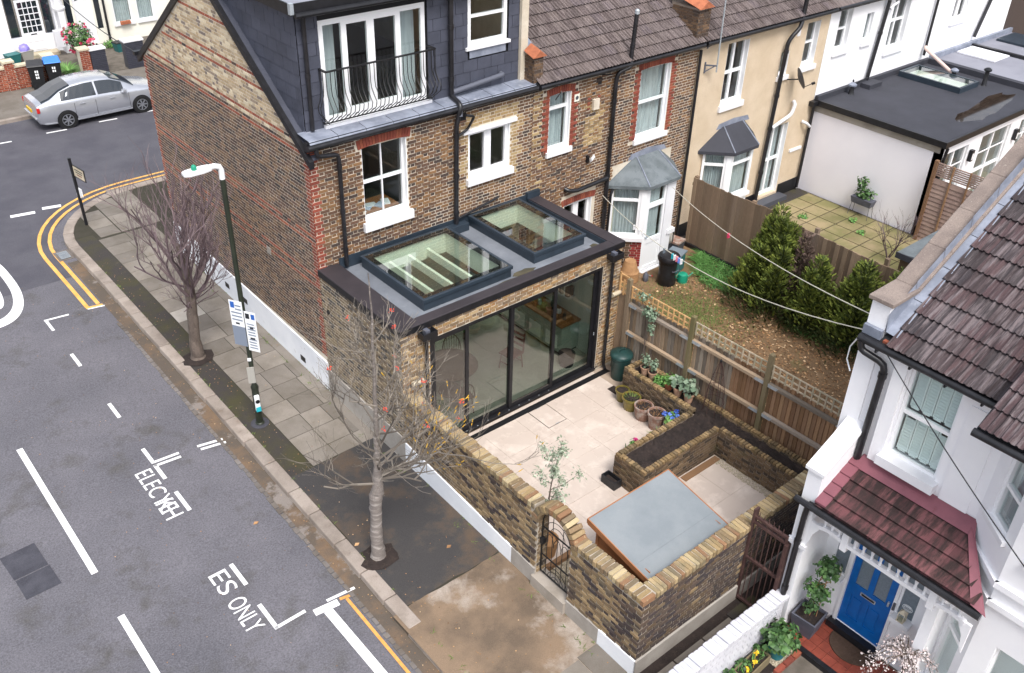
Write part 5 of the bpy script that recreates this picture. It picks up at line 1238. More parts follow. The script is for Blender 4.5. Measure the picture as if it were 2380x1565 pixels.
bx = thing('planter_trough', 'low black empty trough on the patio beside the raised bed', 'trough', (2.93, -6.1, G)); mb = MB(); mb.box(2.82, 3.03, -6.32, -5.94, G, G+.02); mb.box(2.82, 2.84, -6.32, -5.94, G+.02, G+.2); mb.box(3.01, 3.03, -6.32, -5.94, G+.02, G+.2); mb.box(2.84, 3.01, -6.32, -6.30, G+.02, G+.2); mb.box(2.84, 3.01, -5.96, -5.94, G+.02, G+.2); mb.build('tub', M['binblack'], bx); B1('soil', M['soil'], bx, 2.842, 3.008, -6.298, -5.962, G+.02, G+.1)
# obelisk
ob = thing('plant_obelisk', 'tall dark wire obelisk plant support standing in the bed soil', 'plant support', (5.72, -6.35, ZT-.1))
for i in range(8):
    a = R(45*i); MB().tube([(.2*math.cos(a), .24*math.sin(a), -.02), (.17*math.cos(a), .2*math.sin(a), .6), (.09*math.cos(a), .1*math.sin(a), 1.1), (.01*math.cos(a), .01*math.sin(a), 1.38)], .006, 4).build('upright', M['iron_rust'], ob, world=False)
for z, r_ in ((.35, .2), (.7, .16), (1.0, .11)): MB().tube([(r_*math.cos(R(20*i)), r_*1.15*math.sin(R(20*i)), z) for i in range(19)], .005, 4, cap=False).build('hoop', M['iron_rust'], ob, world=False)
MB().lathe([(.025, 1.36), (.03, 1.4), (.005, 1.44)], n=8).build('finial', M['iron'], ob, world=False)
# dustbin
db = thing('dustbin', 'dark green ribbed plastic dustbin with lid beside the extension', 'dustbin', (5.76, -3.58, G)); k = dict(world=False)
MB().lathe([(.2, 0), (.205, .02), (.235, .5), (.245, .52), (.24, .56), (.255, .58), (.25, .62), (.26, .64)], n=28).build('body', M['bingreen'], db, smooth=True, **k)
MB().lathe([(.275, .62), (.275, .67), (.25, .70), (.12, .75), (0.01, .77)], n=28).build('lid', M['bingreen'], db, smooth=True, **k)
MB().tube([(-.09, 0, .74), (-.06, 0, .80), (.06, 0, .80), (.09, 0, .74)], .018, 6).build('lid_handle', M['bingreen'], db, smooth=True, **k)
# olive sapling and trug by the gate
ot = thing('olive_sapling', 'slender olive sapling with silvery leaves rising behind the arched gate', 'tree', (.62, -6.72, G))
potb = MB().lathe([(.17, 0), (.22, .38), (.19, .38), (.17, .3)], n=16).build('pot', M['pot_orange'], ot, world=False, smooth=True)
tk = MB(); tk.tube([(0, 0, .3), (.02, .03, .9), (-.03, .0, 1.35), (.03, .02, 1.7), (.08, -.05, 2.3), (.12, -.1, 2.75)], [.022, .02, .016, .012, .008, .003], 7)
olv = []
for z, a, L in ((1.3, 0.3, .55), (1.35, 3.4, .5), (1.6, 5.6, .7), (1.75, 2.2, .35), (1.9, .8, .5), (2.1, 4.2, .35), (2.25, 1.6, .35), (2.4, 5.2, .3), (1.45, 4.6, .5)):
    p = Vector((0, 0, z)); q = p + Vector((math.cos(a)*L*.7, math.sin(a)*L*.7, L*.55)); mid_ = (p+q)/2 - Vector((0, 0, .06)); tk.tube([p, mid_, q], [.008, .006, .002], 5); olv.append((q, L)); olv.append((mid_, L*.5))
tk.build('trunk', M['bark'], ot, world=False); lm = MB()
for q, L in olv + [(Vector((.1, -.08, 2.5)), .4), (Vector((.06, -.03, 2.0)), .3), (Vector((.11, -.1, 2.7)), .2)]: leafy(lm, q, (.13, .13, .16), 42, .075, shell=.1, aspect=.2)
lm.build('crown', M['leaf_olive'], ot, world=False)
# ------------------------------------------------------------------ alley: slabs, iron gate
al = bpy.data.objects.new('alley', None); COL.objects.link(al); tag(al, kind='structure'); al.location = (1.3, -10, -.45)
B1('alley_bed', M['soil'], al, .02, 6, -10.30, -9.62, -.6, -.455)
for (a, b) in ((.05, .72), (.74, 1.46), (1.48, 2.2), (2.22, 2.95)): slab(a, b, -10.28, -9.82 if a < 2 else -9.75, al, 'pave' if a < 2 else 'moss_strip', t=.04, z=-.43, name='paving_slab')
ag = thing('alley_gate', 'rusty brown barred iron gate closing the side alley', 'gate', (2.66, -9.95, -.42)); gy0, gy1 = -9.62, -10.30
for yy in (gy0, gy1): MB().box(2.63, 2.69, yy-.02, yy+.02, -.42, 1.66).build('stile', M['iron_rust'], ag)
for zz in (-.36, .66, 1.50, 1.62): MB().box(2.635, 2.685, gy1, gy0, zz-.025, zz+.025).build('rail', M['iron_rust'], ag)
for i in range(1, 7): yy = gy0+(gy1-gy0)*i/7; MB().tube([(2.66, yy, -.36), (2.66, yy, 1.72), (2.66, yy, 1.76)], [.010, .010, .003], 6).build('bar', M['iron_rust'], ag)
MB().box(2.60, 2.72, -9.66, -9.62, 1.5, 1.8).build('latch_plate', M['iron_rust'], ag)
B1('gate_post', M['iron_rust'], ag, 2.6, 2.74, -10.36, -10.305, -.42, 1.5)
# ------------------------------------------------------------------ roof tiles
TILE = {}
def tile_mesh(m, w_, L, rolls=2, flat=False):
    key = (m, w_, L, rolls)
    if key in TILE: return TILE[key]
    mb = MB(); prof = []; k = max(3, int(6*rolls))
    for i in range(k+1):
        t = i/k; x = -w_/2 + w_*t; ph = (t*rolls) % 1.0
        zz = .034*max(0.0, math.sin(ph*2*math.pi)) if rolls >= 1 else 0.0
        prof.append((x, zz + .004))
    n = len(prof)
    for (y, lift) in ((-L*.05, .042), (L*1.02, .0)):
        for x, z in prof: mb.v.append((x, y, z+lift))
    for x, z in prof: mb.v.append((x, -L*.05+.022, z+.004))
    for i in range(n-1):
        mb.f.append((i, i+1, n+i+1, n+i)); mb.r.append(0); mb.f.append((2*n+i, 2*n+i+1, i+1, i)); mb.r.append(0)
    me = mb.mesh('roof_tile'); me.materials.append(M[m]); TILE[key] = me
    return me
def tiled(parent, o, across, up, width, length, m, w_=.30, L=.34, rolls=2, name='roof_tile', clip=None):
    """rows of tiles on the slope: o = lower corner, across/up unit vectors; tile local x=across, y=up, z=normal"""
    o, across, up = Vector(o), Vector(across).normalized(), Vector(up).normalized(); nrm = across.cross(up)
    me = tile_mesh(m, w_, L, rolls); nc, nr = int(round(width/w_)), int(math.ceil(length/L))
    cw = width/nc
    items = []
    for r_ in range(nr):
        for c in range(nc):
            p = o + across*((c+.5)*cw) + up*(r_*L)
            if clip and not clip((c+.5)*cw, r_*L): continue
            items.append(p)
    items.sort(key=lambda p: -view_score(p))
    rot = Matrix((across, up, nrm)).transposed().to_4x4()
    stuff = MB()
    for i, p in enumerate(items):
        mt = Matrix.Translation(p + nrm*rnd.uniform(0, .004)) @ rot @ Matrix.Rotation(rnd.uniform(-.012, .012), 4, 'Z') @ Matrix.Diagonal((cw/w_*1.0, 1, 1, 1))
        if i < 300 and view_score(p) > 0:
            ob = bpy.data.objects.new(name, me); COL.objects.link(ob); ob.matrix_local = mt
            par(ob, parent) if parent.type == 'EMPTY' else setattr(ob, 'parent', parent)
        else: stuff.add([mt @ v.co for v in me.vertices], [tuple(f.vertices) for f in me.polygons], rnd.random())
    if stuff.v: stuff.build('tile_rows', M[m], parent, kind='stuff')
def terrace(name, label, x0, x1, wallm, holes, tiles=None, groundz=-.5, cat='house'):
    h = thing(name, label, cat, ((x0+x1)/2, 4, -.1)); mb = MB()
    slab_wall(mb, (x0, 0, 0), X, -Y, x1-x0, groundz, 5.78, .25, [(a-x0, b-x0, c, d) for a, b, c, d in holes]); slab_wall(mb, (x0, HD-.2, 0), X, -Y, x1-x0, -.5, 5.7, .2)
    mb.box(x0, x0+.1, .26, HD-.2, -.5, 5.7); mb.box(x1-.1, x1, .26, HD-.2, -.5, 5.7)
    wl_ = mb.build('wall', M[wallm], h)
    for z in (-.2, 2.5, 5.5): B1('room_floor', M['carpet'], h, x0+.1, x1-.1, .25, HD-.2, z, z+.15)
    B1('room_wall', M['room'], h, x0+.1, x1-.1, 3.2, 3.3, 0, 5.5)
    ridge = (HD/2, 5.82+.66*(HD/2+.18)); up = Vector((0, HD/2+.18, ridge[1]-5.82)); 
    mb = MB(); mb.prism([(x0, -.18, 5.80), (x0, HD/2, ridge[1]-.03), (x0, HD+.2, 5.80), (x0, HD+.2, 5.72), (x0, HD/2, ridge[1]-.12), (x0, -.16, 5.72)], (x1-x0, 0, 0))
    rf = mb.build('roof', M['slate_back'] if tiles else M['tile'], h)
    if tiles: tiled(rf, (x0, -.20, 5.825), X, up, x1-x0, up.length, 'tile', w_=.31, L=.315, rolls=3)
    MB().box(x0, x1, -.12, -.002, 5.66, 5.79).build('fascia', M['black'], h)
    mb = MB().tube([(x0+.03, -.20, 5.77), (x1-.03, -.20, 5.76)], .055, 10); mb.build('gutter', M['blackpipe'], h, smooth=True)
    return h, wl_
# moss in the gutters is built with the tiles' own colour; ------------- brick neighbour
NBX0, NBX1 = 5.86, 11.62
nh = [(6.38, 7.08, 4.02, 5.43), (9.46, 10.60, 3.60, 5.46), (7.05, 8.05, 1.25, 2.42), (9.0, 10.9, 0, 2.5)]
nbh, nwl = terrace('brick_terrace_house', 'brown brick terrace house with red brick window trim and tiled roof', NBX0, NBX1, 'mortar', nh, True)
nb_ = Bricks()
def nb_cls(u, z):
    x = NBX0+u
    if 7.55 < x < 8.3 and 3.9 < z < 4.95 and rnd.random() < .75: return 'patch'
    if x < 6.2: return 'patch' if rnd.random() < .35 else 'face'
    return 'face'
hb2 = [(6.36-NBX0-.2, 7.10-NBX0+.2, 4.0, 5.66), (9.44-NBX0-.2, 10.62-NBX0+.2, 3.5, 5.66), (6.95-NBX0, 8.15-NBX0, 1.1, 2.68), (8.75-NBX0, 11.0-NBX0, -.5, 3.05)]
nb_.wall((NBX0, 0, 0), X, -Y, NBX1-NBX0, -.1, 5.68, nb_cls, holes=hb2)
for a, b, c, d in nh[:3]: arch_lintel(nb_, (0, 0, 0), X, -Y, a, b, d-.02, 'red', h=.17, rise=.04)
for a, b, c, d in nh[:2]:
    red_jambs(nb_, (0, 0, 0), X, -Y, a, b, c, d, 'red')
    zz = c
    while zz < d+.1:
        for p, q in ((a-.2, a-.125), (b+.125, b+.2)):
            if int((zz-c)/.075) % 2 == 0: nb_.piece((( p+q)/2, 0, zz+.0325), X, -Y, q-p, .065, 'face')
        zz += .075
for zz in [4.85+.075*i for i in range(4)]:
    for xx in (7.68, 8.02): nb_.piece((xx, 0, zz), X, -Y, .1, .065, 'red', .012)
nb_.flush(nwl, {'face': M['b_face'], 'red': M['b_red'], 'patch': M['b_newpatch']})
window(nbh, (0, 0, 0), X, -Y, *nh[0], 'tophung', depth=.1, sill_z=.12, label='narrow white window with frosted panes', curtain=1.0)
window(nbh, (0, 0, 0), X, -Y, *nh[1], 'sash', depth=.1, sill_z=.12, label='tall white sash window with net curtains', curtain=1.0)
window(nbh, (0, 0, 0), X, -Y, *nh[2], 'double', depth=.1, sill_z=.1)
# party parapet pier at the eaves
pp = Bricks(); pp.wall((5.80, -.06, 0), X, -Y, .25, 5.62, 6.42, 'b'); pp.wall((5.80, -.06, 0), Y, -X, .5, 5.62, 6.42, 'b'); pp.wall((6.05, -.06, 0), Y, X, .5, 5.62, 6.42, 'b')
ppw = MB().box(5.80, 6.05, -.06, .5, 5.6, 6.44).prism([(5.80, .5, 5.9), (5.80, 4.0, 8.3), (5.80, 4.0, 8.75), (5.80, .5, 6.44)], (.25, 0, 0)).build('parapet', M['mortar_dark'], nbh); pp.flush(ppw, {'b': M['b_bay']})
MB().prism([(5.72, -.12, 6.44), (6.13, -.12, 6.44), (5.925, -.12, 6.58)], (0, .34, 0.10)).build('cap_tile', M['terracotta'], nbh)
MB().prism([(5.74, .24, 6.50), (6.11, .24, 6.50), (5.925, .24, 6.60)], (0, 3.7, 2.45)).build('parapet_cap', M['lead'], nbh)
# pipes
pipe(nbh, [(8.92, -.16, 6.95), (8.86, -.16, 5.86), (8.84, -.22, 5.72), (8.50, -.14, 5.62), (8.46, -.11, 5.45), (8.44, -.10, -.05)], .055, collars=(6.2, 4.9, 3.9, 2.9, 1.9, .9)); MB().lathe([(.06, 0), (.06, .08), (.03, .11)], (8.925, -.16, 6.95), 10).build('vent_cap', M['steel'], nbh)
pipe(nbh, [(8.42, -.13, 2.86), (7.35, -.13, 2.80), (7.08, -.13, 2.86), (7.02, -.02, 2.90)], .055, name='soil_branch')
pipe(nbh, [(11.60, -.1, 5.6), (11.60, -.1, -.05)], .04)
pipe(nbh, [(8.72, -.12, 2.5), (8.62, -.12, 2.35), (8.60, -.1, -.05)], .035)
B1('air_brick', M['black'], nbh, 7.88, 8.06, -.014, 0, 5.38, 5.56); ve = B1('extractor_vent', M['cream'], nbh, 7.16, 7.32, -.03, 0, 5.12, 5.3); MB().tube([(7.24, -.034, 5.21), (7.24, -.03, 5.21)], .05, 12).build('grille', M['grey_dk'], ve)
pipe(nbh, [(6.55, -.02, 5.30), (6.42, -.34, 5.62)], .014, 'blackpipe', 'overflow_pipe'); pipe(nbh, [(8.02, -.02, 5.62), (8.1, -.3, 5.68)], .012, 'blackpipe', 'overflow_pipe')
sg = thing('security_light', 'small white security light on the brick facade', 'wall light', (7.72, -.02, 3.5)); B1('bracket', M['black'], sg, 7.70, 7.76, -.08, -.006, 3.44, 3.62); MB().obox((7.80, -.14, 3.56), (.07, .02, .03), (0, .03, -.03), (-.02, .0, .05)).build('lamp_head', M['lampwhite'], sg)
MB().obox((7.88, -.04, 4.92), (.1, 0, 0), (0, .036, 0), (0, 0, .13)).build('blocked_flue', M['mortar'], nbh)
# ------------------------------------------------------------------ bay windows
def bay(owner, xl, xfl, xfr, xr, yf, ztop, eave, sillz, dark, door=True, baymat='bayfelt', base=-.1):
    pts = [(xl, -.01), (xfl, yf), (xfr, yf), (xr, -.01)]
    b = MB(); 
    def pr(mb, P, z0, z1): mb.prism([(x, y, z0) for x, y in P], (0, 0, z1-z0)); return mb
    L = Vector((xfl-xl, yf+.01, 0)); nL = Vector((L.y, -L.x, 0)).normalized(); l = L.length; L.normalize()
    o = Vector((xl, -.01, 0))
    bd = MB(); slab_wall(bd, o, L, nL, l, base, sillz, .12); wl2 = bd.build('bay_base', M['mortar'], owner)
    if dark:
        q = Bricks(); q.wall(o, L, nL, l, base+.25, sillz, lambda u, z: 'red' if u > l-.34 + (.1 if int(z/.075) % 2 else 0) else 'bay'); q.flush(wl2, {'bay': M['b_bay'], 'red': M['b_redbay']})
        MB().obox(o + L*l/2 + Zv*(base+.12) + nL*.01, L*l/2, nL*.02, Zv*.12).build('bay_plinth', M['white'], owner)
    # sill and window on the canted face
    s = MB(); s.obox(o + L*l/2 + Zv*(sillz+.05) + nL*.0, L*(l/2+.02), nL*.09, Zv*.06); s.build('bay_sill', M['white'], owner, bevel=.01)
    window(owner, o, L, nL, .05, l-.13, sillz+.11, eave-.05, 'tophung', name='bay_window', depth=.0, sill=False, fr=.07, curtain=1.0)
    MB().obox(o + L*(l-.06) + Zv*(sillz+.11+eave-.05)/2 - nL*.03, L*.07, nL*.06, Zv*(eave-.05-sillz-.11)/2).build('bay_post', M['upvc'], owner)
    # front face
    of = Vector((xfl, yf, 0)); lf = xfr-xfl
    if door:
        d0, d1 = .10, .80; dw = base+.06
        MB().obox(of + X*.04 + Zv*(eave+base)/2 + Y*.05, X*.05, Y*.05, Zv*(eave-base)/2).build('bay_post', M['upvc'], owner)
        dd = MB(); fr = .07
        for (p, q_, z0, z1) in ((d0, d0+fr, dw, eave-.05), (d1-fr, d1, dw, eave-.05), (d0+fr, d1-fr, eave-.13, eave-.05), (d0+fr, d1-fr, 1.85, 1.98), (d0+fr, d1-fr, dw, dw+.12), (d0+fr, d1-fr, .78, .92)): dd.box(xfl+p, xfl+q_, yf+.01, yf+.08, z0, z1)
        do = dd.build('door', M['upvc'], owner, label='white half-glazed back door'); B1('panel', M['upvc'], do, xfl+d0+fr, xfl+d1-fr, yf+.03, yf+.06, dw+.12, .78)
        for z0, z1 in ((.92, 1.85), (1.98, eave-.13)): B1('pane', M['glass'], do, xfl+d0+fr-.004, xfl+d1-fr+.004, yf+.04, yf+.05, z0-.004, z1+.004); B1('blind', M['curtain'], do, xfl+d0+fr, xfl+d1-fr-.08, yf+.10, yf+.105, z0, z1)
        B1('handle', M['steel'], do, xfl+d0+.02, xfl+d0+.12, yf-.03, yf+.01, .98, 1.01)
        MB().box(xfl+d1+.01, xfr+.02, yf-.02, yf+.16, base, eave-.03).build('bay_post', M['white'], owner); B1('door_step', M['white'], owner, xfl+.06, xfl+d1+.05, yf-.10, yf, base, dw)
        B1('bay_sill', M['white'], owner, xfr-.14, xfr+.16, yf-.06, yf+.4, sillz-.1, sillz+.03)
    else:
        B1('bay_base', M['white'], owner, xfl, xfr, yf, yf+.12, base, sillz); B1('bay_sill', M['white'], owner, xfl-.02, xfr+.05, yf-.08, yf+.1, sillz, sillz+.1)
        window(owner, (xfl, yf, 0), X, -Y, .05, lf-.03, sillz+.1, eave-.05, 'tophung', name='bay_window', depth=0, sill=False, fr=.07, curtain=1.0)
    Rv = Vector((xr-xfr, -yf-.01, 0)); nR = Vector((Rv.y, -Rv.x, 0)).normalized(); MB().obox(Vector((xfr, yf, 0)) + Rv/2 + Zv*(eave+base)/2 - nR*.06, Rv/2, nR*.06, Zv*(eave-base)/2).build('bay_side', M['white'], owner)
    B1('bay_ceiling', M['white'], owner, xl+.4, xr-.4, yf+.3, 0, eave-.05, eave)
    e = .13; E_ = [(xl-e*1.3, 0, eave), (xfl-e*.3, yf-e, eave), (xfr+e*.3, yf-e, eave), (xr+e*1.3, 0, eave)]; c_ = (xl+xr)/2+.18; T_ = [(c_-.5, 0, ztop), (c_-.42, -.02, ztop), (c_+.42, -.02, ztop), (c_+.5, 0, ztop)]
    for i in range(3): MB().add([E_[i], E_[i+1], T_[i+1], T_[i], *[Vector(v)-Vector((0, 0, .09)) for v in (E_[i], E_[i+1])]], [(0, 1, 2, 3), (4, 5, 1, 0)]).build('bay_roof', M[baymat], owner)
    for i in (1, 2): MB().tube([Vector(E_[i])+Zv*.01, Vector(T_[i])+Zv*.01], .018, 5).build('hip_lead', M['lead'], owner)
    MB().add([(x, -.006, z+.09+.03*rnd.random()) for x, z in ((T_[0][0]-.15, ztop), ((T_[0][0]+T_[3][0])/2, ztop+.06), (T_[3][0]+.15, ztop))] + [(x, -.008, z-.04) for x, z in ((T_[3][0]+.25, ztop), (T_[0][0]-.25, ztop))], [(0, 1, 2, 3, 4)]).build('flashing', M['lead'], owner)
    MB().add([Vector(v)-Vector((0, 0, .09)) for v in E_], [(0, 1, 2, 3)]).build('soffit', M['black'], owner)
bay(nbh, 8.68, 9.40, 10.52, 11.0, -.68, 3.10, 2.58, .95, True)
# ------------------------------------------------------------------ pebbledashed neighbour
RX0, RX1 = 11.66, 17.58
rh_ = [(12.86, 13.80, 3.78, 5.52), (15.40, 15.80, 4.12, 4.84), (16.48, 17.14, 4.20, 5.50), (15.42, 16.46, .20, 2.52), (12.8, 14.0, .1, 2.6)]
rhh, rwl = terrace('pebbledash_house', 'tan pebbledashed terrace house with a satellite dish', RX0, RX1, 'peb', rh_, True)
window(rhh, (0, 0, 0), X, -Y, *rh_[0], 'quad', depth=.14, sill_z=.16, label='four-pane white window in the pebbledash wall')
window(rhh, (0, 0, 0), X, -Y, *rh_[1], 'plain', depth=.12, sill_z=.12); window(rhh, (0, 0, 0), X, -Y, *rh_[2], 'sash', depth=.16, sill_z=.14)
dwin = window(rhh, (0, 0, 0), X, -Y, *rh_[3], 'quad', name='glazed_door', depth=.14, sill=False, fr=.07, curtain=1.0, label='white four-pane back door with curtains')
bay(rhh, 12.35, 12.95, 13.95, 14.5, -.62, 3.12, 2.62, 1.05, False, door=False, baymat='felt', base=.0)
for a, b in ((RX0, 15.3), (16.5, RX1)): B1('black_plinth', M['black'], rhh, a, b, -.02, 0, -.3, .42)
B1('door_step', M['grey_dk'], rhh, 15.3, 16.6, -.35, -.02, -.2, .14); B1('string_ledge', M['white'], rhh, 16.75, 17.35, -.05, 0, 1.45, 1.53); B1('vent_plate', M['white'], rhh, 16.0, 16.14, -.02, 0, 5.2, 5.38)
pipe(rhh, [(15.95, -.16, 7.2), (15.90, -.16, 5.9), (15.78, -.22, 5.55), (15.52, -.16, 5.32), (15.42, -.13, 5.15), (15.22, -.12, .2)], .062, collars=(4.9, 3.6, 2.6, 1.2))
pipe(rhh, [(16.40, -.05, 3.2), (16.35, -.16, 3.15), (16.25, -.16, 2.85), (15.35, -.16, 2.62)], .055, 'whitepipe', 'waste_pipe'); pipe(rhh, [(17.5, -.1, 3.0), (17.45, -.1, .1)], .05); pipe(rhh, [(17.1, -.03, 2.4), (17.2, -.16, 2.35), (17.4, -.16, 2.2)], .045, 'whitepipe', 'waste_pipe')
B1('hopper', M['black'], rhh, 17.32, 17.56, -.2, -.02, 2.85, 3.0)
# party chimney stump between the two roofs
ch = Bricks(); ch.wall((11.34, -.08, 0), X, -Y, .45, 5.66, 6.66, 'b'); ch.wall((11.34, -.08, 0), Y, -X, .9, 5.66, 6.66, 'b'); chw = MB().box(11.34, 11.79, -.08, .85, 5.62, 6.68).prism([(11.45, .8, 6.0), (11.45, 4, 8.2), (11.45, 4, 8.85), (11.45, .8, 6.66)], (.25, 0, 0)).build('parapet', M['mortar_dark'], rhh); ch.flush(chw, {'b': M['b_bay']})
MB().prism([(11.28, -.16, 6.68), (11.85, -.16, 6.68), (11.565, -.16, 6.86)], (0, 1.05, .25)).build('cap_tile', M['terracotta'], rhh)
ae = thing('tv_aerial', 'tall metal aerial mast bracketed to the pebbledash wall', 'aerial', (12.13, -.25, 4.9))
MB().tube([(12.16, -.25, 4.95), (12.10, -.25, 7.6)], .022, 6).build('mast', M['steel'], ae)
for z in (5.12, 5.78): MB().bar((12.15, -.25, z), (11.95, -.02, z), .035).bar((11.95, -.01, z-.22), (11.95, -.01, z+.08), .04).bar((12.12, -.22, z), (11.95, -.02, z-.18), .025).build('bracket', M['greypipe'], ae)
MB().bar((11.9, -.25, 7.3), (12.7, -.35, 7.35), .02).build('boom', M['steel'], ae)
for i in range(8): MB().bar((11.95+.09*i, -.45, 7.32), (11.95+.09*i, -.1, 7.32), .008).build('element', M['steel'], ae)
sdsh = thing('satellite_dish', 'black satellite dish on the pebbledash wall', 'satellite dish', (15.95, -.02, 4.05)); dn = Vector((.75, -.55, .35)).normalized(); c0 = Vector((16.08, -.36, 4.05))
u_ = dn.cross(Zv).normalized(); v_ = u_.cross(dn); P = [c0 - dn*.06]
ds_ = MB(); vs = [c0 - dn*.07]; fs = []
for k_, (r_, d_) in enumerate(((.15, -.05), (.30, .0))):
    for j in range(18): a = 2*math.pi*j/18; vs.append(c0 + u_*r_*math.cos(a) + v_*r_*1.08*math.sin(a) + dn*d_)
for j in range(18): fs += [(0, 1+j, 1+(j+1) % 18), (1+j, 19+j, 19+(j+1) % 18, 1+(j+1) % 18)]
ds_.add(vs, fs).build('dish', M['grey_dk'], sdsh, smooth=True); MB().tube([(15.9, -.01, 3.95), (15.95, -.2, 4.0), c0 - dn*.08], .02, 6).build('arm', M['black'], sdsh); MB().tube([c0 - v_*.3, c0 - v_*.28 + dn*.3], .012, 5).build('feed_arm', M['black'], sdsh); MB().obox(c0 - v_*.28 + dn*.32, u_*.03, v_*.03, dn*.05).build('receiver', M['black'], sdsh)
# ------------------------------------------------------------------ white terrace houses farther along
WX0, WX1 = 17.6, 23.6
wh = [(18.10, 18.80, 4.36, 5.60), (19.62, 20.05, 4.4, 5.3), (21.15, 22.20, 3.86, 5.66)]
whh, wwl = terrace('white_terrace_house', 'white painted terrace house with a grey flat-roofed extension in front', WX0, WX1, 'whitewall', wh)
window(whh, (0, 0, 0), X, -Y, *wh[0], 'sash', depth=.16, sill_z=.12); window(whh, (0, 0, 0), X, -Y, *wh[1], 'plain', depth=.1, sill_z=.12, curtain=1.0); window(whh, (0, 0, 0), X, -Y, *wh[2], 'quad', depth=.16, sill_z=.14)
pipe(whh, [(20.55, -.12, 5.6), (20.3, -.1, 3.1)], .06, collars=(4.6,)); pipe(whh, [(20.55, -.2, 5.35), (20.75, -.2, 5.45), (20.95, -.2, 5.5)], .04, 'whitepipe', 'waste_pipe'); pipe(whh, [(20.25, -.15, 3.2), (19.45, -.15, 3.15), (19.4, -.15, 3.3)], .025, name='waste_pipe')
wh2 = [(25.2, 26.2, 4.15, 6.0)]
wh3, _ = terrace('white_terrace_house', 'white painted terrace house at the far right of the terrace', 23.62, 29.6, 'whitewall', wh2)
window(wh3, (0, 0, 0), X, -Y, *wh2[0], 'double', depth=.12, sill_z=.1); pipe(wh3, [(23.72, -.1, 5.6), (23.72, -.1, 3.3)], .045); pipe(wh3, [(28.2, -.1, 6.0), (27.15, -.1, 3.35)], .06)
wh4, _ = terrace('brick_terrace_house', 'brown brick terrace house farthest along at the top right', 29.62, 35.5, 'b_face', [])
# grey rendered extension
ge = thing('grey_extension', 'pale grey rendered flat-roof extension with French windows', 'extension', (20.8, -2.1, 0))
mb = MB(); slab_wall(mb, (17.66, -4.32, 0), Y, -X, 4.31, -.3, 2.86, .2); ges = mb.build('side_wall', M['greyrender'], ge)
gh_ = [(.35, 1.75, .25, 2.5), (2.5, 4.35, .1, 2.55), (5.0, 6.2, .25, 2.5)]
mb = MB(); slab_wall(mb, (17.66, -4.32, 0), X, -Y, 6.5, -.3, 2.86, .2, gh_); mb.build('front_wall', M['whitewall'], ge); B1('side_wall', M['whitewall'], ge, 23.96, 24.16, -4.12, -.01, -.3, 2.86)
for a, b, c, d in gh_:
    w_ = window(ge, (17.66, -4.32, 0), X, -Y, a, b, c, d, 'quad', depth=.08, sill=False, fr=.05)
    for k in range(1, 3): MB().box(17.66+a+.05, 17.66+b-.05, -4.245+.0, -4.225, c+(d-c)*(.25 if k == 1 else .75)-.02, c+(d-c)*(.25 if k == 1 else .75)+.02).build('glazing_bar', M['upvc'], w_)
B1('flat_roof', M['felt'], ge, 17.60, 24.2, -4.42, -.02, 2.88, 2.96); mb = MB(); mb.box(17.54, 17.60, -4.48, -.02, 2.84, 3.02); mb.box(17.60, 24.2, -4.48, -4.42, 2.84, 3.02); mb.build('roof_trim', M['black'], ge)
B1('upstand', M['felt'], ge, 17.6, 24.2, -.14, -.02, 2.96, 3.12); B1('upstand', M['felt'], ge, 24.06, 24.3, -4.4, -.14, 2.96, 3.14); B1('pipe_boxing', M['felt'], ge, 19.9, 20.6, -.5, -.14, 2.96, 3.1)
B1('wall_top_band', M['plinthgrey'], ge, 17.645, 17.66, -4.3, -.02, 2.62, 2.86)  # darker grey band along the top of the side wall
B1('room_floor', M['floor_int'], ge, 17.9, 23.9, -4.1, -.3, -.1, .05); pipe(ge, [(17.75, -4.45, 2.8), (17.75, -4.42, 2.5), (17.75, -4.4, 0)], .045)
rl = thing('rooflight', 'long glazed rooflight on the dark felt roof at the top right', 'rooflight', (22.5, -1.4, 2.96)); mb = MB()
for a in ((21.95, 23.15, -2.46, -2.38), (21.95, 23.15, -.36, -.28), (21.95, 22.03, -2.38, -.36), (23.07, 23.15, -2.38, -.36)): mb.box(*a, 2.96, 3.14)
mb.build('kerb', M['anthr'], rl); B1('pane', M['glass_sky'], rl, 22.0, 23.1, -2.41, -.33, 3.11, 3.125); B1('light_well', M['white'], rl, 22.03, 23.07, -2.38, -.36, 2.97, 2.985)
for i, (x_, y_, h_, top) in enumerate(((19.08, -.35, .28, 'first, near the white wall'), (23.3, -1.5, .25, 'second, under the copper pipe'), (23.45, -2.5, .5, 'tall one, beyond the rooflight'))):
    v = thing('roof_vent', 'small capped vent pipe on the felt roof, ' + top, 'vent', (x_, y_, 2.96)); MB().lathe([(.1, 0), (.075, .05), (.07, h_)], n=12).build('pipe', M['blackpipe'], v, world=False, smooth=True); MB().lathe([(.12, h_-.02), (.13, h_+.03), (.06, h_+.08)], n=12).build('cap', M['lead' if i < 2 else 'blackpipe'], v, world=False, smooth=True)
pipe(ge, [(23.7, -.1, 3.6), (23.65, -.15, 3.55), (23.35, -1.35, 3.12), (23.3, -1.5, 3.06)], .06, 'copper', 'copper_pipe')
mb = MB(); n = 22; mb.add([(21.2 + 1.9*math.cos(2*math.pi*i/n)*rnd.uniform(.8, 1.12) + .3, -3.62 + .45*math.sin(2*math.pi*i/n)*rnd.uniform(.7, 1.15) + .18*math.cos(2*math.pi*i/n), 2.963) for i in range(n)], [tuple(range(n))]); mb.build('rain_puddle', M['water'], ge)
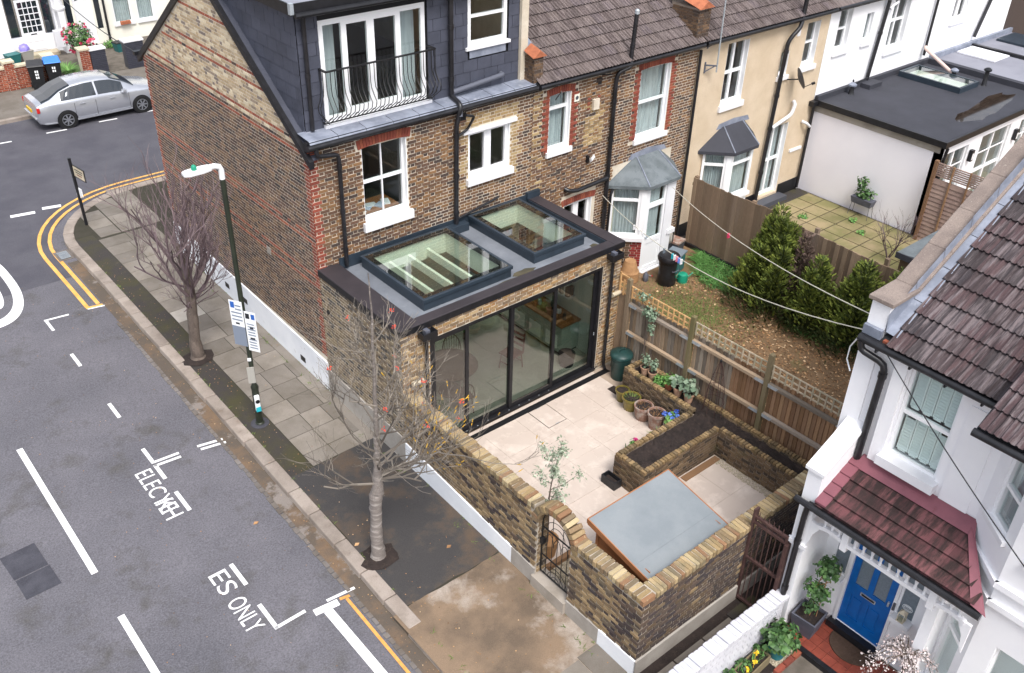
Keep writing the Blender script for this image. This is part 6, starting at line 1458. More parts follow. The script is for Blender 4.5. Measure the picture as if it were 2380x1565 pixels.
for x_, y_ in ((19.55, 2.1), (22.35, 2.1)): wl_ = thing('lantern_light', 'black box wall lantern %s the French windows' % ('left of' if x_ < 20 else 'right of'), 'wall light', (x_, -4.35, 2.1)); B1('casing', M['black'], wl_, x_-.07, x_+.07, -4.45, -4.34, 1.95, 2.3); B1('lens', M['lampwhite'], wl_, x_-.04, x_+.04, -4.456, -4.45, 2.0, 2.2)
f3 = thing('flat_roof_extension', 'light grey flat-roof extension beyond the dark felt roof', 'extension', (27, -2, 0)); B1('wall', M['whitewall'], f3, 24.32, 30, -4.6, -.02, -.3, 2.9); B1('flat_roof', M['felt_grey'], f3, 24.32, 27.1, -4.7, -.02, 2.92, 3.02); B1('edge_trim', M['black'], f3, 27.1, 27.25, -4.7, -.02, 2.9, 3.12); B1('flat_roof', M['felt_grey'], f3, 27.25, 30.2, -4.7, -.02, 2.92, 3.02); B1('rooflight_pane', M['white'], f3, 25.9, 27.0, -1.6, -.2, 3.03, 3.08); B1('rooflight_pane', M['anthr'], f3, 28.6, 30, -1.8, -.3, 3.03, 3.1); B1('flashing', M['lead'], f3, 24.32, 30.2, -.12, -.02, 3.02, 3.2)
# ------------------------------------------------------------------ neighbour gardens
NG = -.06
ngd = MB(); ngd.quad((6.05, -10.1, NG), (11.78, -10.1, NG), (11.78, 0, NG), (6.05, 0, NG)); ngd.build('neighbour_garden', M['earth'], kind='structure')
lit = MB()
def gpatch(x, y): return math.exp(-((x-8.9)**2/.9 + (y+2.9)**2/.9))
for _ in range(9000):
    x, y = rnd.uniform(6.15, 11.3), rnd.uniform(-9.9, -1.6)
    if rnd.random() < gpatch(x, y)*1.3: continue
    s_ = rnd.uniform(.018, .045); a = rnd.random()*6.28; t1, t2 = rnd.uniform(-.4, .4), rnd.uniform(-.4, .4); c, d_ = math.cos(a)*s_, math.sin(a)*s_
    zz = NG + rnd.uniform(.006, .03); lit.add([(x+c, y+d_, zz+t1*s_), (x-d_*.6, y+c*.6, zz+t2*s_), (x-c, y-d_, zz-t1*s_), (x+d_*.6, y-c*.6, zz-t2*s_)], [(0, 1, 2, 3)], rnd.random())
tag(lit.build('leaf_litter', M['chips'], kind='stuff'), 'brown leaf litter and bark chips over the neighbour garden', 'leaf litter')
gr = MB()
for _ in range(7000):
    x, y = rnd.gauss(8.9, .75), rnd.gauss(-2.9, .75)
    if not (6.2 < x < 11): continue
    blade(gr, (x, y, NG), (rnd.uniform(-.5, .5), rnd.uniform(-.5, .5), 1), rnd.uniform(.03, .075), .012, .3, n=2)
tag(gr.build('grass_patch', M['grass'], kind='stuff'), 'thin patch of short green grass in the neighbour garden', 'grass')
fr_ = MB(); y = -1.3
for _ in range(3600):
    y = rnd.uniform(-8.6, -1.1); t = min(1, .45+(-1.1-y)/1.2); x = rnd.uniform(11.65-1.25*t*(.8+.2*math.sin(y*2)), 11.6)
    a = rnd.random()*6.28; blade(fr_, (x, y, NG), (math.cos(a)*.8, math.sin(a)*.8, 1), rnd.uniform(.18, .38), .03, .55, n=3)
tag(fr_.build('ground_cover', M['fern'], kind='stuff'), 'dense strap-leaved ground cover along the foot of the dark fence', 'ground cover')
# dark fence
df = thing('dark_fence', 'tall dark brown close-board fence between neighbouring gardens', 'fence', (11.75, -4, NG)); y = -.35
while y > -9.6:
    zt = 2.08 + .03*math.sin(y*1.3) - (.12 if y < -3 else 0)*min(1, (-y-3)/.5) + rnd.uniform(-.012, .012); MB().box(11.73-rnd.choice((0, .014)), 11.75, y-.116, y, NG, zt).build('board', M['wood_dark'], df); y -= .12
for yy in (-.4, -2.4, -4.4, -6.4, -8.4): B1('post', M['wood_dark'], df, 11.76, 11.86, yy-.05, yy+.05, NG, 2.1)
for zz in (.3, 1.2, 1.85): B1('rail', M['wood_dark'], df, 11.757, 11.80, -9.6, -.3, zz-.04, zz+.04)
B1('gravel_board', M['black'], df, 11.66, 11.73, -3.2, -.35, NG, NG+.12)
# conifers
def spray(mb, p, d, L, w_, rg=rnd):
    d = d.normalized(); s = d.orthogonal().normalized(); s = Matrix.Rotation(rg.uniform(0, 6.28), 3, d) @ s; r_ = rg.random()
    for k_ in range(3):
        q = p + d*L*.28*k_; mb.add([q, q + d*L*.25 + s*w_, q + d*L*.55, q + d*L*.25 - s*w_], [(0, 1, 2, 3)], r_)
def conifer(label, x, y, h, r_, m, n=2600, tips=1, seed=1, m2='conifer_dk'):
    rg = random.Random(seed); t = thing('conifer_shrub', label, 'conifer', (x, y, NG)); MB().tube([(0, 0, 0), (0.02, 0, h*.8)], [.05, .015], 6).build('trunk', M['bark'], t, world=False)
    mo, mi = MB(), MB(); lobes = [(0, 0, 1.0, 1.0)] + [(rg.uniform(-.5, .5)*r_, rg.uniform(-.5, .5)*r_, rg.uniform(.6, .92), rg.uniform(.45, .7)) for _ in range(tips+3)]
    for i in range(n):
        lx, ly, hh, rr = rg.choice(lobes); tt = rg.random()**.85; z = h*hh*(.03 + .97*tt); rad = r_*rr*((1-tt)**.75*.95 + .05)*(1 + .18*math.sin(z*9+lx*9)); a = rg.random()*6.28
        q = rg.random()**.35; p = Vector((lx*(1-tt*.2)+rad*q*math.cos(a), ly*(1-tt*.2)+rad*q*math.sin(a), z)); d = Vector((math.cos(a)*.75, math.sin(a)*.75, .9 + rg.uniform(-.5, .4)))
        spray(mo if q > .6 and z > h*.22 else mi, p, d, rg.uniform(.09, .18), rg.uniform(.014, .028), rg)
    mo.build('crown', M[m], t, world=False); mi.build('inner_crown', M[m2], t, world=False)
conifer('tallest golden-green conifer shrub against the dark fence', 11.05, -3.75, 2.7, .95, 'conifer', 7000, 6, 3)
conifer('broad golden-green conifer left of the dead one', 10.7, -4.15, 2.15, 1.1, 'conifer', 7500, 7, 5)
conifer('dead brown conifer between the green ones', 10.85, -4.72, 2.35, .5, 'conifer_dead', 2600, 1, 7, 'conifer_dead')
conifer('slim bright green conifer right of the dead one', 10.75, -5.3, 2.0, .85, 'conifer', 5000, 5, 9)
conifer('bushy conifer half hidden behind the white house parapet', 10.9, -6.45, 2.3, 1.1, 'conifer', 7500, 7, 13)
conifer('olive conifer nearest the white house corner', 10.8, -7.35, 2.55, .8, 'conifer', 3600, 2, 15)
# bins and bits by the bay
bb_ = thing('water_butt', 'black ribbed plastic bin with lid on the neighbour patio', 'bin', (9.62, -1.52, NG)); k = dict(world=False)
MB().lathe([(.24, 0), (.26, .03), (.23, .35), (.26, .7), (.29, .72), (.29, .8), (.27, .84), (.1, .9), (.01, .9)], n=24).build('body', M['binblack'], bb_, smooth=True, **k); MB().lathe([(.3, .74), (.31, .82), (.28, .87), (.05, .93)], n=24).build('lid', M['black'], bb_, smooth=True, **k)
MB().tube([(-.12, -.27, .5), (-.1, -.31, .5), (.1, -.31, .5), (.12, -.27, .5)], .012, 5).build('handle', M['greypipe'], bb_, **k)
gb = thing('storage_box', 'teal recycling box with clear lid behind the black bin', 'box', (10.35, -1.15, NG), .3); MB().box(-.25, .25, -.2, .2, 0, .5).build('body', M['teal_pl'], gb, bevel=.02, **k); MB().box(-.28, .28, -.23, .23, .5, .55).build('lid', M['frosted'], gb, **k)
wc = thing('watering_can', 'small green plastic watering can on the bare earth', 'watering can', (10.02, -1.75, NG), -.4); MB().lathe([(.14, 0), (.15, .1), (.13, .24), (.09, .27)], n=16).build('body', M['green_pl'], wc, smooth=True, **k); MB().tube([(.12, 0, .1), (.3, 0, .24)], [.022, .014], 6).build('spout', M['green_pl'], wc, **k); MB().tube([(-.1, 0, .08), (-.22, 0, .18), (-.06, 0, .3), (.06, 0, .27)], .014, 6).build('handle', M['green_pl'], wc, **k)
tp = thing('flower_pot_stack', 'stack of upturned terracotta pots beside the bay', 'flower pots', (8.92, -.78, NG))
for i in range(4): MB().lathe([(.27, .02+.07*i), (.27, .08+.07*i), (.25, .09+.07*i), (.23, .14+.07*i), (.16, .5+.03*i), (.15, .52+.03*i)], n=22).build('flower_pot', M['pot_orange'], tp, smooth=True, **k)
cad = thing('food_caddy', 'grey food waste caddy with handle by the dark fence', 'caddy', (11.05, -.55, NG), .2); MB().add([(-.16, -.15, 0), (.16, -.15, 0), (.16, .15, 0), (-.16, .15, 0), (-.2, -.19, .42), (.2, -.19, .42), (.2, .19, .42), (-.2, .19, .42)], [(0,3,2,1),(0,1,5,4),(1,2,6,5),(2,3,7,6),(3,0,4,7)]).build('body', M['grey_dk'], cad, **k); MB().box(-.21, .21, -.2, .2, .42, .47).build('lid', M['pot_old'], cad, **k); MB().tube([(-.2, .2, .4), (-.2, .22, .56), (.2, .22, .56), (.2, .2, .4)], .015, 5).build('handle', M['grey_dk'], cad, **k)
sp_ = thing('sprayer', 'grey garden canister with red nozzle lying by the pots', 'sprayer', (9.25, -1.1, NG)); MB().lathe([(.07, 0), (.08, .02), (.08, .18), (.04, .24), (.02, .28)], n=12).build('canister', M['greypipe'], sp_, smooth=True, **k); MB().tube([(.05, 0, .18), (.3, .05, .02)], .012, 5).build('hose', M['signwhite'], sp_, **k); MB().lathe([(.02, .0), (.03, .03), (.01, .05)], (.31, .05, 0), 8).build('nozzle', M['berry'], sp_, **k)
bu = thing('garden_ball', 'white hanging float beside the bay door pier', 'float', (10.85, -.45, NG+.35)); MB().lathe([(.01, 0), (.1, .06), (.13, .18), (.11, .3), (.03, .4)], n=14).build('float_body', M['grey_pl'], bu, smooth=True, **k); MB().tube([(0, -.135, -.3), (0, -.135, .5)], .012, 5).build('rod', M['black'], bu, **k)
# washing lines and pegs
wl1 = thing('washing_line', 'upper pale washing line strung from the bay to the white house', 'washing line', (10.28, -.9, 2.3)); a, b = Vector((10.28, -.80, 2.33)), Vector((3.80, -10.14, 5.47))
def sag(a, b, s_, n=16): return [a + (b-a)*(i/n) - Vector((0, 0, s_*4*(i/n)*(1-i/n))) for i in range(n+1)]
MB().tube(sag(a, b, .25), .009, 4).build('cord', M['line'], wl1)
wl2_ = thing('washing_line', 'lower pale washing line with coloured pegs ending at the white house gutter', 'washing line', (8.4, -.2, 2.3)); a2, b2 = Vector((8.30, -.12, 2.40)), Vector((3.70, -10.14, 5.24)); MB().tube(sag(a2, b2, .55), .009, 4).build('cord', M['line'], wl2_)
S2 = sag(a2, b2, .55, 100)
for i, t in enumerate((20, 23, 25, 36, 40, 41, 42, 43, 44)):
    MB().obox(S2[t] - Vector((0, 0, .05)), (.03, .0, 0), (0, .012, 0), (0, 0, .06)).build('peg', M[('signwhite', 'signwhite', 'signwhite', 'frosted', 'cyan', 'signwhite', 'pink', 'blue_fl', 'signwhite')[i]], wl2_)
MB().obox(sag(a, b, .25, 100)[42] - Vector((0, 0, .04)), (.03, 0, 0), (0, .02, 0), (0, 0, .05)).build('peg', M['pink'], wl1)
# pebbledash house garden: slabs, trough, panel fence, shed, bare shrub
rg_ = bpy.data.objects.new('neighbour_patio', None); COL.objects.link(rg_); tag(rg_, kind='structure'); rg_.location = (15, -2.5, 0)
B1('patio_bed', M['moss_strip'], rg_, 11.78, 17.64, -10, -.02, -.3, -.005)
M['slab_y'] = mat('mossy_yellow_slab', H('968768'), 0.9, c2=H('74704a'), scale=.6, thr=(.4, .58), rv=.12, c3=H('847057'), scale3=1.6, thr3=(.58, .72), bump=.3, fine=.18)
for i in range(9):
    for j in range(10):
        if rnd.random() < .97: slab(12.0+.62*i, 12.6+.62*i, -.5-.62*(j+1), -.52-.62*j, rg_, 'slab_y', t=.03, z=.012, name='paving_slab')
tr = thing('planter_trough', 'grey trough on thin legs with leafy shrub against the pale grey wall', 'planter', (17.42, -2.5, .0), 0); MB().add([(-.12, -.32, .42), (.12, -.32, .42), (.12, .32, .42), (-.12, .32, .42), (-.15, -.36, .62), (.15, -.36, .62), (.15, .36, .62), (-.15, .36, .62)], [(0,3,2,1),(0,1,5,4),(1,2,6,5),(2,3,7,6),(3,0,4,7),(4,5,6,7)]).build('trough', M['planter'], tr, **k)
for sx in (-1, 1):
    for sy in (-1, 1): MB().tube([(sx*.1, sy*.3, .42), (sx*.14, sy*.34, 0)], .008, 5).build('leg', M['grey_dk'], tr, **k)
lm = MB(); leafy(lm, (0, 0, .8), (.2, .42, .2), 240, .09, shell=.3); leafy(lm, (0, .15, 1.1), (.15, .25, .25), 110, .09, shell=.3); lm.build('leaves', M['leaf_dark'], tr, **k)
pf = thing('panel_fence', 'faded lap-panel fence with slatted trellis top beside the grey extension', 'fence', (17.42, -5.1, 0)); B1('post', M['wood_brown'], pf, 17.36, 17.46, -4.46, -4.36, 0, 2.52)
for i in range(15): MB().obox((17.42, -5.2, .1+.13*i), (.008, 0, .0), (0, .75, 0), (.012, 0, .075)).build('lap_board', M['wood_pink'], pf)
for i in range(7): B1('trellis_slat', M['wood_pink'], pf, 17.40, 17.43, -5.95, -4.47, 2.08+.06*i, 2.115+.06*i)
for yy in (-4.95, -5.45, -5.9): B1('batten', M['wood_brown'], pf, 17.36, 17.40, yy-.02, yy+.02, .05, 2.5)
rs = thing('garden_shed', 'low shed with grey felt roof beyond the white house parapet', 'shed', (14.8, -6.9, 0)); MB().prism([(13.3, -5.87, 1.55), (13.3, -7.6, 1.75), (13.3, -7.6, 1.68), (13.3, -5.87, 1.48)], (2.95, 0, 0)).build('felt_roof', M['bayfelt'], rs); B1('wall', M['wood_dark'], rs, 13.4, 16.1, -7.5, -5.97, 0, 1.48); B1('roof_edge', M['felt'], rs, 13.27, 13.3, -7.6, -5.87, 1.42, 1.58)
def bare(mb, p, d, L, r_, depth, rg, spread=.5, seg=3, up=.15, tips=None, min_r=.002, ratio=(.62, .82)):
    pts = [p]; rr = [r_]
    for i in range(seg):
        d = (d + Vector((rg.uniform(-1, 1), rg.uniform(-1, 1), rg.uniform(-.7, 1)))*.26 + Vector((0, 0, up*.25))).normalized(); p = p + d*L/seg; pts.append(p); rr.append(max(min_r, r_*(1-.45*(i+1)/seg)))
    mb.tube(pts, rr, 7 if r_ > .03 else 5 if r_ > .012 else 3, r=rg.random(), cap=False)
    if tips is not None: tips.append((p, d, depth))
    if depth <= 0: return
    for k_ in range(rg.choice((2, 2, 3, 3))):
        t = rg.uniform(.35, 1.0); i = min(seg-1, int(t*seg)); q = pts[i] + (pts[i+1]-pts[i])*(t*seg-i); ax = d.orthogonal().normalized(); ax = Matrix.Rotation(rg.uniform(0, 6.28), 3, d) @ ax
        nd = (d + ax*spread*rg.uniform(.5, 1.3) + Vector((0, 0, up))).normalized(); bare(mb, q, nd, L*rg.uniform(*ratio), max(min_r, r_*rg.uniform(.5, .68)), depth-1, rg, spread, seg, up, tips, min_r, ratio)
bs_ = thing('bare_shrub', 'leafless young shrub in front of the pale grey wall', 'shrub', (15.6, -4.6, 0)); mb = MB(); rg0 = random.Random(4)
for a in range(5): bare(mb, Vector((0, 0, 0)), Vector((math.cos(a*1.3)*.4, math.sin(a*1.3)*.4, 1)), .8, .018, 3, rg0)
mb.build('branches', M['twig'], bs_, **k)
for i, (x_, y_) in enumerate(((15.9, -1.5), (14.2, -1.0), (16.4, -3.2), (16.9, -2.6))):
    wd = thing('weed_clump', ('low weed clump in the slabs near the back door', 'weed clump at the foot of the dark fence side', 'small weed between slabs nearest the trough', 'weed tuft beside the grey wall')[i], 'weed', (x_, y_, .01)); lm = MB(); leafy(lm, (0, 0, .06), (.2, .15, .07), 50, .08, shell=.2); lm.build('leaves', M['leaf_mid'], wd, **k)
# ------------------------------------------------------------------ white house with blue door (right)
WG = -.42
vh = thing('white_house', 'white painted house with blue front door and dark red tiled porch', 'house', (6, -12.5, WG))
VX, VY = 3.65, -10.16
wz = [(-VY-11.84+0, 0, 0, 0)]
holes_f = [(.86, 1.68, 3.42, 5.08), (.62, 2.2, -.6, 1.95)]
mb = MB(); slab_wall(mb, (VX, VY, 0), -Y, -X, 6.2, -.7, 5.22, .28, holes_f); slab_wall(mb, (VX+.0, VY, 0), X, Y, 6.5, -.7, 5.2, .26)
mb.prism([(VX+.0, VY, 5.2), (VX+7, VY, 5.2), (VX+7, VY, 7.25), (VX+2.7, VY, 6.93), (VX+.65, VY, 5.83), (VX+.0, VY, 5.83)], (0, -.30, 0)); mb.box(VX+.3, VX+6.5, -16.4, -16.2, -.7, 5.2)
vw = mb.build('wall', M['whitewall'], vh)
B1('room_wall', M['room'], vh, VX+2.6, VX+2.7, -16.2, VY-.3, -.4, 5.2); B1('room_floor', M['carpet'], vh, VX+.28, VX+2.6, -16.2, VY-.3, 2.3, 2.45); B1('room_floor', M['carpet'], vh, VX+.28, VX+2.6, -16.2, VY-.3, -.5, -.35)
# corner pilaster, window surround, recessed panels
B1('pilaster', M['whitewall'], vh, VX-.035, VX, VY-.30, VY, 3.2, 5.2); B1('pilaster', M['whitewall'], vh, VX-.06, VX, VY-.82, VY-.62, 3.2, 5.2); B1('frieze', M['whitewall'], vh, VX-.07, VX, -12.4, VY, 5.1, 5.24); B1('wall_panel', M['whitewall'], vh, VX-.03, VX, -12.42, -11.98, 3.2, 4.95)
# roof
up = Vector((1, 0, .56)); ul = 7.0
MB().prism([(VX-.12, -16.4, 5.26), (VX+6, -16.4, 5.26+.56*6.12), (VX+6, -16.4, 5.16+.56*6.12), (VX-.12, -16.4, 5.16)], (0, 16.4+VY-.32, 0)).build('roof', M['slate_back'], vh)
rf = MB().box(VX+.4, VX+.5, -11, -10.9, 5.3, 5.35).build('tile_batten', M['slate_back'], vh)
tiled(rf, (VX-.16, -10.62, 5.285), -Y, up, 3.6, 5.2, 'tile_red', w_=.30, L=.355, rolls=3)
# parapet coping stones and lead
def cstone(xa, za, xb, zb): MB().add([(xa, VY+.05, za), (xb, VY+.05, zb), (xb, VY-.36, zb), (xa, VY-.36, za), (xa, VY+.05, za+.07), (xb, VY+.05, zb+.07), (xb, VY-.36, zb+.07), (xa, VY-.36, za+.07)], [(0,3,2,1),(4,5,6,7),(0,1,5,4),(1,2,6,5),(2,3,7,6),(3,0,4,7)][::1]).build('coping_stone', M['stone_cop'], vh, bevel=.008, segs=1)
cstone(VX-.06, 5.835, VX+.65, 5.84)
xa = VX+.655
for i in range(6): cstone(xa, 5.84+.535*(xa-VX-.65), xa+.72, 5.84+.535*(xa+.72-VX-.65)); xa += .725
for i in range(8):
    a = VX-.02+.62*i; b = a+.61; f = lambda x: 5.30+.56*(x-VX+.12)
    MB().add([(a, VY-.305, f(a)+.34), (b, VY-.305, f(b)+.32), (b, VY-.33, f(b)+.06), (a, VY-.33, f(a)+.06), (b, VY-.52, f(b)+.045), (a, VY-.52, f(a)+.045)], [(0, 1, 2, 3), (3, 2, 4, 5)]).build('lead_flashing', M['lead'], vh)
MB().box(VX-.08, VX-.01, VY-.3, VY, 5.24, 5.42).build('lead_flashing', M['lead'], vh); B1('brick_filler', M['b_red'], vh, VX-.1, VX+.02, VY-.62, VY-.36, 5.26, 5.31)
MB().tube([(VX-.16, VY-.02, 5.23), (VX-.16, -12.45, 5.21)], .065, 10).build('gutter', M['blackpipe'], vh, smooth=True); B1('fascia', M['black'], vh, VX-.1, VX-.002, -12.45, VY, 5.2, 5.27)
for i in range(4): B1('gutter_bracket', M['black'], vh, VX-.2, VX-.1, -10.5-.55*i-.015, -10.5-.55*i+.015, 5.12, 5.2)
pipe(vh, [(VX-.18, VY-.08, 5.2), (VX-.18, VY-.10, 5.05), (VX-.10, VY-.50, 4.95), (VX-.09, VY-.50, 4.7), (VX-.09, VY-.48, 3.1)], .055, collars=(4.75,)); pipe(vh, [(2.66, -10.50, 2.52), (2.66, -10.48, 2.3), (2.66, -10.47, WG)], .048, collars=(1.7, .6))
# upper window with shutters
f = MB(); a, b, z0, z1 = .86, 1.68, 3.42, 5.08
wnd = window(vh, (VX, VY, 0), -Y, -X, a, b, z0, z1, 'sash', depth=.05, sill=True, sill_z=.16, fr=.045, label='white sash window with pale louvred shutters behind the glass', sill_out=.16)
for (p, q, k0) in ((a+.06, a+.24, 1), (a+.25, a+.42, 0), (a+.43, a+.60, 0), (a+.61, b-.06, 1)):
    for (za, zb) in ((z0+.06, 4.2), (4.3, z1-.06)):
        s = MB(); y0, y1 = VY-q, VY-p; xx = VX+.16
        s.box(xx, xx+.02, y0, y0+.025, za, zb); s.box(xx, xx+.02, y1-.025, y1, za, zb); s.box(xx, xx+.02, y0, y1, zb-.03, zb+.0); s.box(xx, xx+.02, y0, y1, za, za+.03)
        if not k0: s.box(xx+.016, xx+.02, y0, y1, za, zb)
        n = int((zb-za-.08)/.055)
        for i in range(n): zc = za+.05+i*.055; s.obox((xx+.01, (y0+y1)/2, zc), (.016, 0, .014 if k0 else -.018), (0, (y1-y0)/2-.02, 0), (.002, 0, -.003))
        s.build('shutter', M['shutter'], wnd)
# canted bay
bp = [(3.66, -12.55), (3.02, -13.3), (3.02, -15.4), (3.66, -16.2)]
Lc = Vector((bp[1][0]-bp[0][0], bp[1][1]-bp[0][1], 0)); lc = Lc.length; Lc.normalize(); nC = Vector((-.76, .65, 0)); nC = (nC - Lc*nC.dot(Lc)).normalized(); oC = Vector((*bp[0], 0))
hc = [(.28, .78, 3.55, 4.75), (.30, .80, -.05, 1.75)]; hf = [(.30, 1.9, 3.5, 4.75), (.33, 1.9, -.1, 1.85)]
mb = MB(); slab_wall(mb, oC, Lc, nC, lc, -.7, 5.15, .16, hc); slab_wall(mb, (3.02, -13.3, 0), -Y, -X, 2.1, -.7, 5.15, .16, hf); mb.build('bay_wall', M['whitewall'], vh)
for h_ in hc: window(vh, oC, Lc, nC, *h_, 'sash' if h_[2] > 3 else 'tophung', name='bay_window', depth=.03, sill_z=.08, fr=.05, curtain=.8 if h_[2] > 3 else None)
for h_ in hf: window(vh, (3.02, -13.3, 0), -Y, -X, *h_, 'sash', name='bay_window', depth=.06, sill_z=.08, fr=.05)
for z in (2.55, 2.9): MB().obox(oC + Lc*lc/2 + Zv*z, Lc*(lc/2+.03), nC*.05, Zv*.05).build('string_course', M['whitewall'], vh); B1('string_course', M['whitewall'], vh, 2.97, 3.02, -15.4, -13.28, z-.05, z+.05)
MB().add([(3.7, -12.3, 5.2), (2.85, -12.45, 5.2), (2.85, -16, 5.2), (3.7, -16, 5.2), (2.85, -12.45, 5.12), (2.85, -16, 5.12), (3.7, -12.3, 5.12)], [(0, 1, 2, 3), (1, 4, 5, 2), (0, 6, 4, 1)]).build('bay_soffit', M['whitewall'], vh)
brf = MB().prism([(2.80, -12.42, 5.22), (4.9, -12.42, 6.4), (4.9, -12.42, 6.3), (2.80, -12.42, 5.12)], (0, -3.8, 0)).build('bay_roof', M['slate_back'], vh); tiled(brf, (2.78, -12.42, 5.26), -Y, (1, 0, .56), 3.6, 1.4, 'tile_red', L=.355, rolls=3)
MB().tube([(2.76, -12.38, 5.18), (2.76, -16, 5.18)], .06, 10).build('bay_gutter', M['blackpipe'], vh, smooth=True); MB().prism([(3.7, -12.40, 5.75), (2.8, -12.40, 5.24), (2.8, -12.40, 5.12), (3.7, -12.40, 5.62)], (0, -.03, 0)).build('bay_verge', M['black'], vh)
# ---- porch: side wall, roof, frieze, door
pm = MB(); pm.box(2.72, VX-.002, -10.58, -10.32, WG-.1, 2.60); pm.prism([(2.72, -10.32, 2.60), (VX-.002, -10.32, 2.60), (VX-.002, -10.32, 3.66), (3.3, -10.32, 3.46), (2.72, -10.32, 3.14)], (0, -.26, 0)); pm.build('porch_side_wall', M['whitewall'], vh)
MB().prism([(2.68, -10.28, 3.14), (3.3, -10.28, 3.46), (VX, -10.28, 3.68), (VX, -10.28, 3.74), (3.3, -10.28, 3.52), (2.68, -10.28, 3.20)], (0, -.34, 0)).build('porch_wall_cap', M['white'], vh)
B1('pier_ledge', M['white'], vh, 2.66, 2.72, -10.64, -10.29, 1.58, 1.66)
rise = (3.10-2.62)/(3.60-2.66); pu = Vector((1, 0, rise)).normalized()
MB().add([(2.66, -10.58, 2.60), (2.66, -13.36, 2.60), (3.62, -12.58, 3.09), (3.62, -10.58, 3.09)], [(0, 1, 2, 3)]).build('porch_roof_deck', M['tile_porch'], vh)
pr_ = MB().box(2.7, 3.5, -13.0, -10.6, 2.5, 2.53).build('porch_ceiling', M['white'], vh)
tiled(pr_, (2.66, -10.78, 2.635), -Y, pu, 2.46, .84, 'tile_porch', w_=.165, L=.215, rolls=0.5, clip=lambda u, v: u < 2.42-.82*v*.86)
for i in range(5):
    v0 = .215*i; v1 = v0+.205; P = [Vector((2.66, -10.58, 2.645)) + pu*v0, Vector((2.66, -10.58, 2.645)) + pu*v1]; MB().prism([P[0], P[1], P[1]+Zv*.02, P[0]+Zv*.035], (0, -.20, 0)).build('edge_tile', M['porch_paint'], vh)
MB().add([(3.42, -10.70, 3.055), (3.64, -10.70, 3.20), (3.64, -12.60, 3.20), (3.42, -12.72, 3.055)], [(3, 2, 1, 0)]).build('painted_flashing', M['porch_paint'], vh)
MB().add([(2.62, -13.20, 2.655), (2.62, -13.44, 2.60), (3.64, -12.55, 3.16), (3.50, -12.60, 3.12), (3.40, -12.62, 3.075)], [(0, 1, 2, 3, 4)]).build('painted_flashing', M['porch_paint'], vh)
MB().tube([(2.60, -10.28, 2.56), (2.60, -13.38, 2.56)], .055, 8).build('porch_gutter', M['blackpipe'], vh, smooth=True); B1('porch_fascia', M['black'], vh, 2.645, 2.675, -13.36, -10.5, 2.47, 2.60)
fz = MB().box(2.70, 2.78, -12.68, -11.22, 2.14, 2.21); ar = []
for sgn, ye in ((1, -10.60), (-1, -13.30)):
    P = [(-11.22 if sgn > 0 else -12.68, 2.14)]
    for i in range(9): t = i/8; yy = (-11.22 if sgn > 0 else -12.68) + sgn*.52*t; P.append((yy, 2.14 + .05*math.sin(t*3.1)))
    P = P[1:]; fz.prism([(2.70, y, z) for y, z in P] + [(2.70, y, z+.07) for y, z in P[::-1]], (.08, 0, 0))
fz.build('frieze_rail', M['white'], vh); B1('frieze_head', M['white'], vh, 2.70, 2.78, -13.3, -10.58, 2.47, 2.52)
for yy in (-11.21, -12.69): B1('frieze_post', M['white'], vh, 2.685, 2.795, yy-.055, yy+.055, 2.05, 2.52)
for yy in [-10.82, -10.95, -11.08] + [-11.37-.147*i for i in range(9)] + [-12.83, -12.96, -13.09]:
    MB().lathe([(.028, 2.20), (.028, 2.25), (.018, 2.27), (.03, 2.34), (.018, 2.42), (.028, 2.44), (.028, 2.47)], (2.74, yy, 0), 8).build('spindle', M['white'], vh, smooth=True)
for yy, sg_ in ((-10.58, -1), (-13.3, 1)): MB().prism([(2.72, yy, 2.2), (2.72, yy, 1.62), (2.72, yy+sg_*.05, 1.75), (2.72, yy+sg_*.08, 1.95), (2.72, yy+sg_*.17, 2.12), (2.72, yy+sg_*.2, 2.2)], (.05, 0, 0)).build('bracket', M['white'], vh)
# door wall
DX0 = 3.52
mb = MB(); slab_wall(mb, (DX0, -10.58, 0), -Y, -X, 2.0, WG, 2.5, .10, [(.20, .44, .78, 1.95), (.52, 1.36, -.25, 1.78), (1.45, 1.71, .74, 1.95)]); mb.build('door_wall', M['whitewall'], vh)
do = thing('front_door', 'bright blue front door with two frosted panes under the porch', 'door', (DX0, -11.52, -.25))
d = MB(); y0, y1 = -11.93, -11.11; z0, z1 = -.24, 1.77; xx = DX0+.02
d.box(xx, xx+.05, y0, y0+.13, z0, z1); d.box(xx, xx+.05, y1-.13, y1, z0, z1); d.box(xx, xx+.05, y0+.13, y1-.13, z1-.13, z1); d.box(xx, xx+.05, y0+.13, y1-.13, z0, z0+.2); d.box(xx, xx+.05, y0+.13, y1-.13, .48, .74); d.box(xx, xx+.05, -11.57, -11.47, .74, z1-.13); d.box(xx, xx+.05, -11.57, -11.47, z0+.2, .48)
d.build('leaf', M['bluedoor'], do)
for a_, b_ in ((y0+.13, -11.57), (-11.47, y1-.13)): B1('pane', M['frosted'], do, xx+.02, xx+.03, a_, b_, .74, z1-.13); MB().box(xx+.018, xx+.04, a_+.0, b_-.0, z0+.2, .48).build('panel', M['bluedoor'], do); B1('panel_field', M['bluedoor'], do, xx+.008, xx+.02, a_+.04, b_-.04, z0+.25, .43)
B1('letter_plate', M['steel'], do, xx-.012, xx, -11.66, -11.38, .58, .65); B1('letter_flap', M['black'], do, xx-.014, xx-.012, -11.64, -11.40, .595, .635); B1('lock', M['steel'], do, xx-.03, xx, -11.88, -11.85, .74, .84)
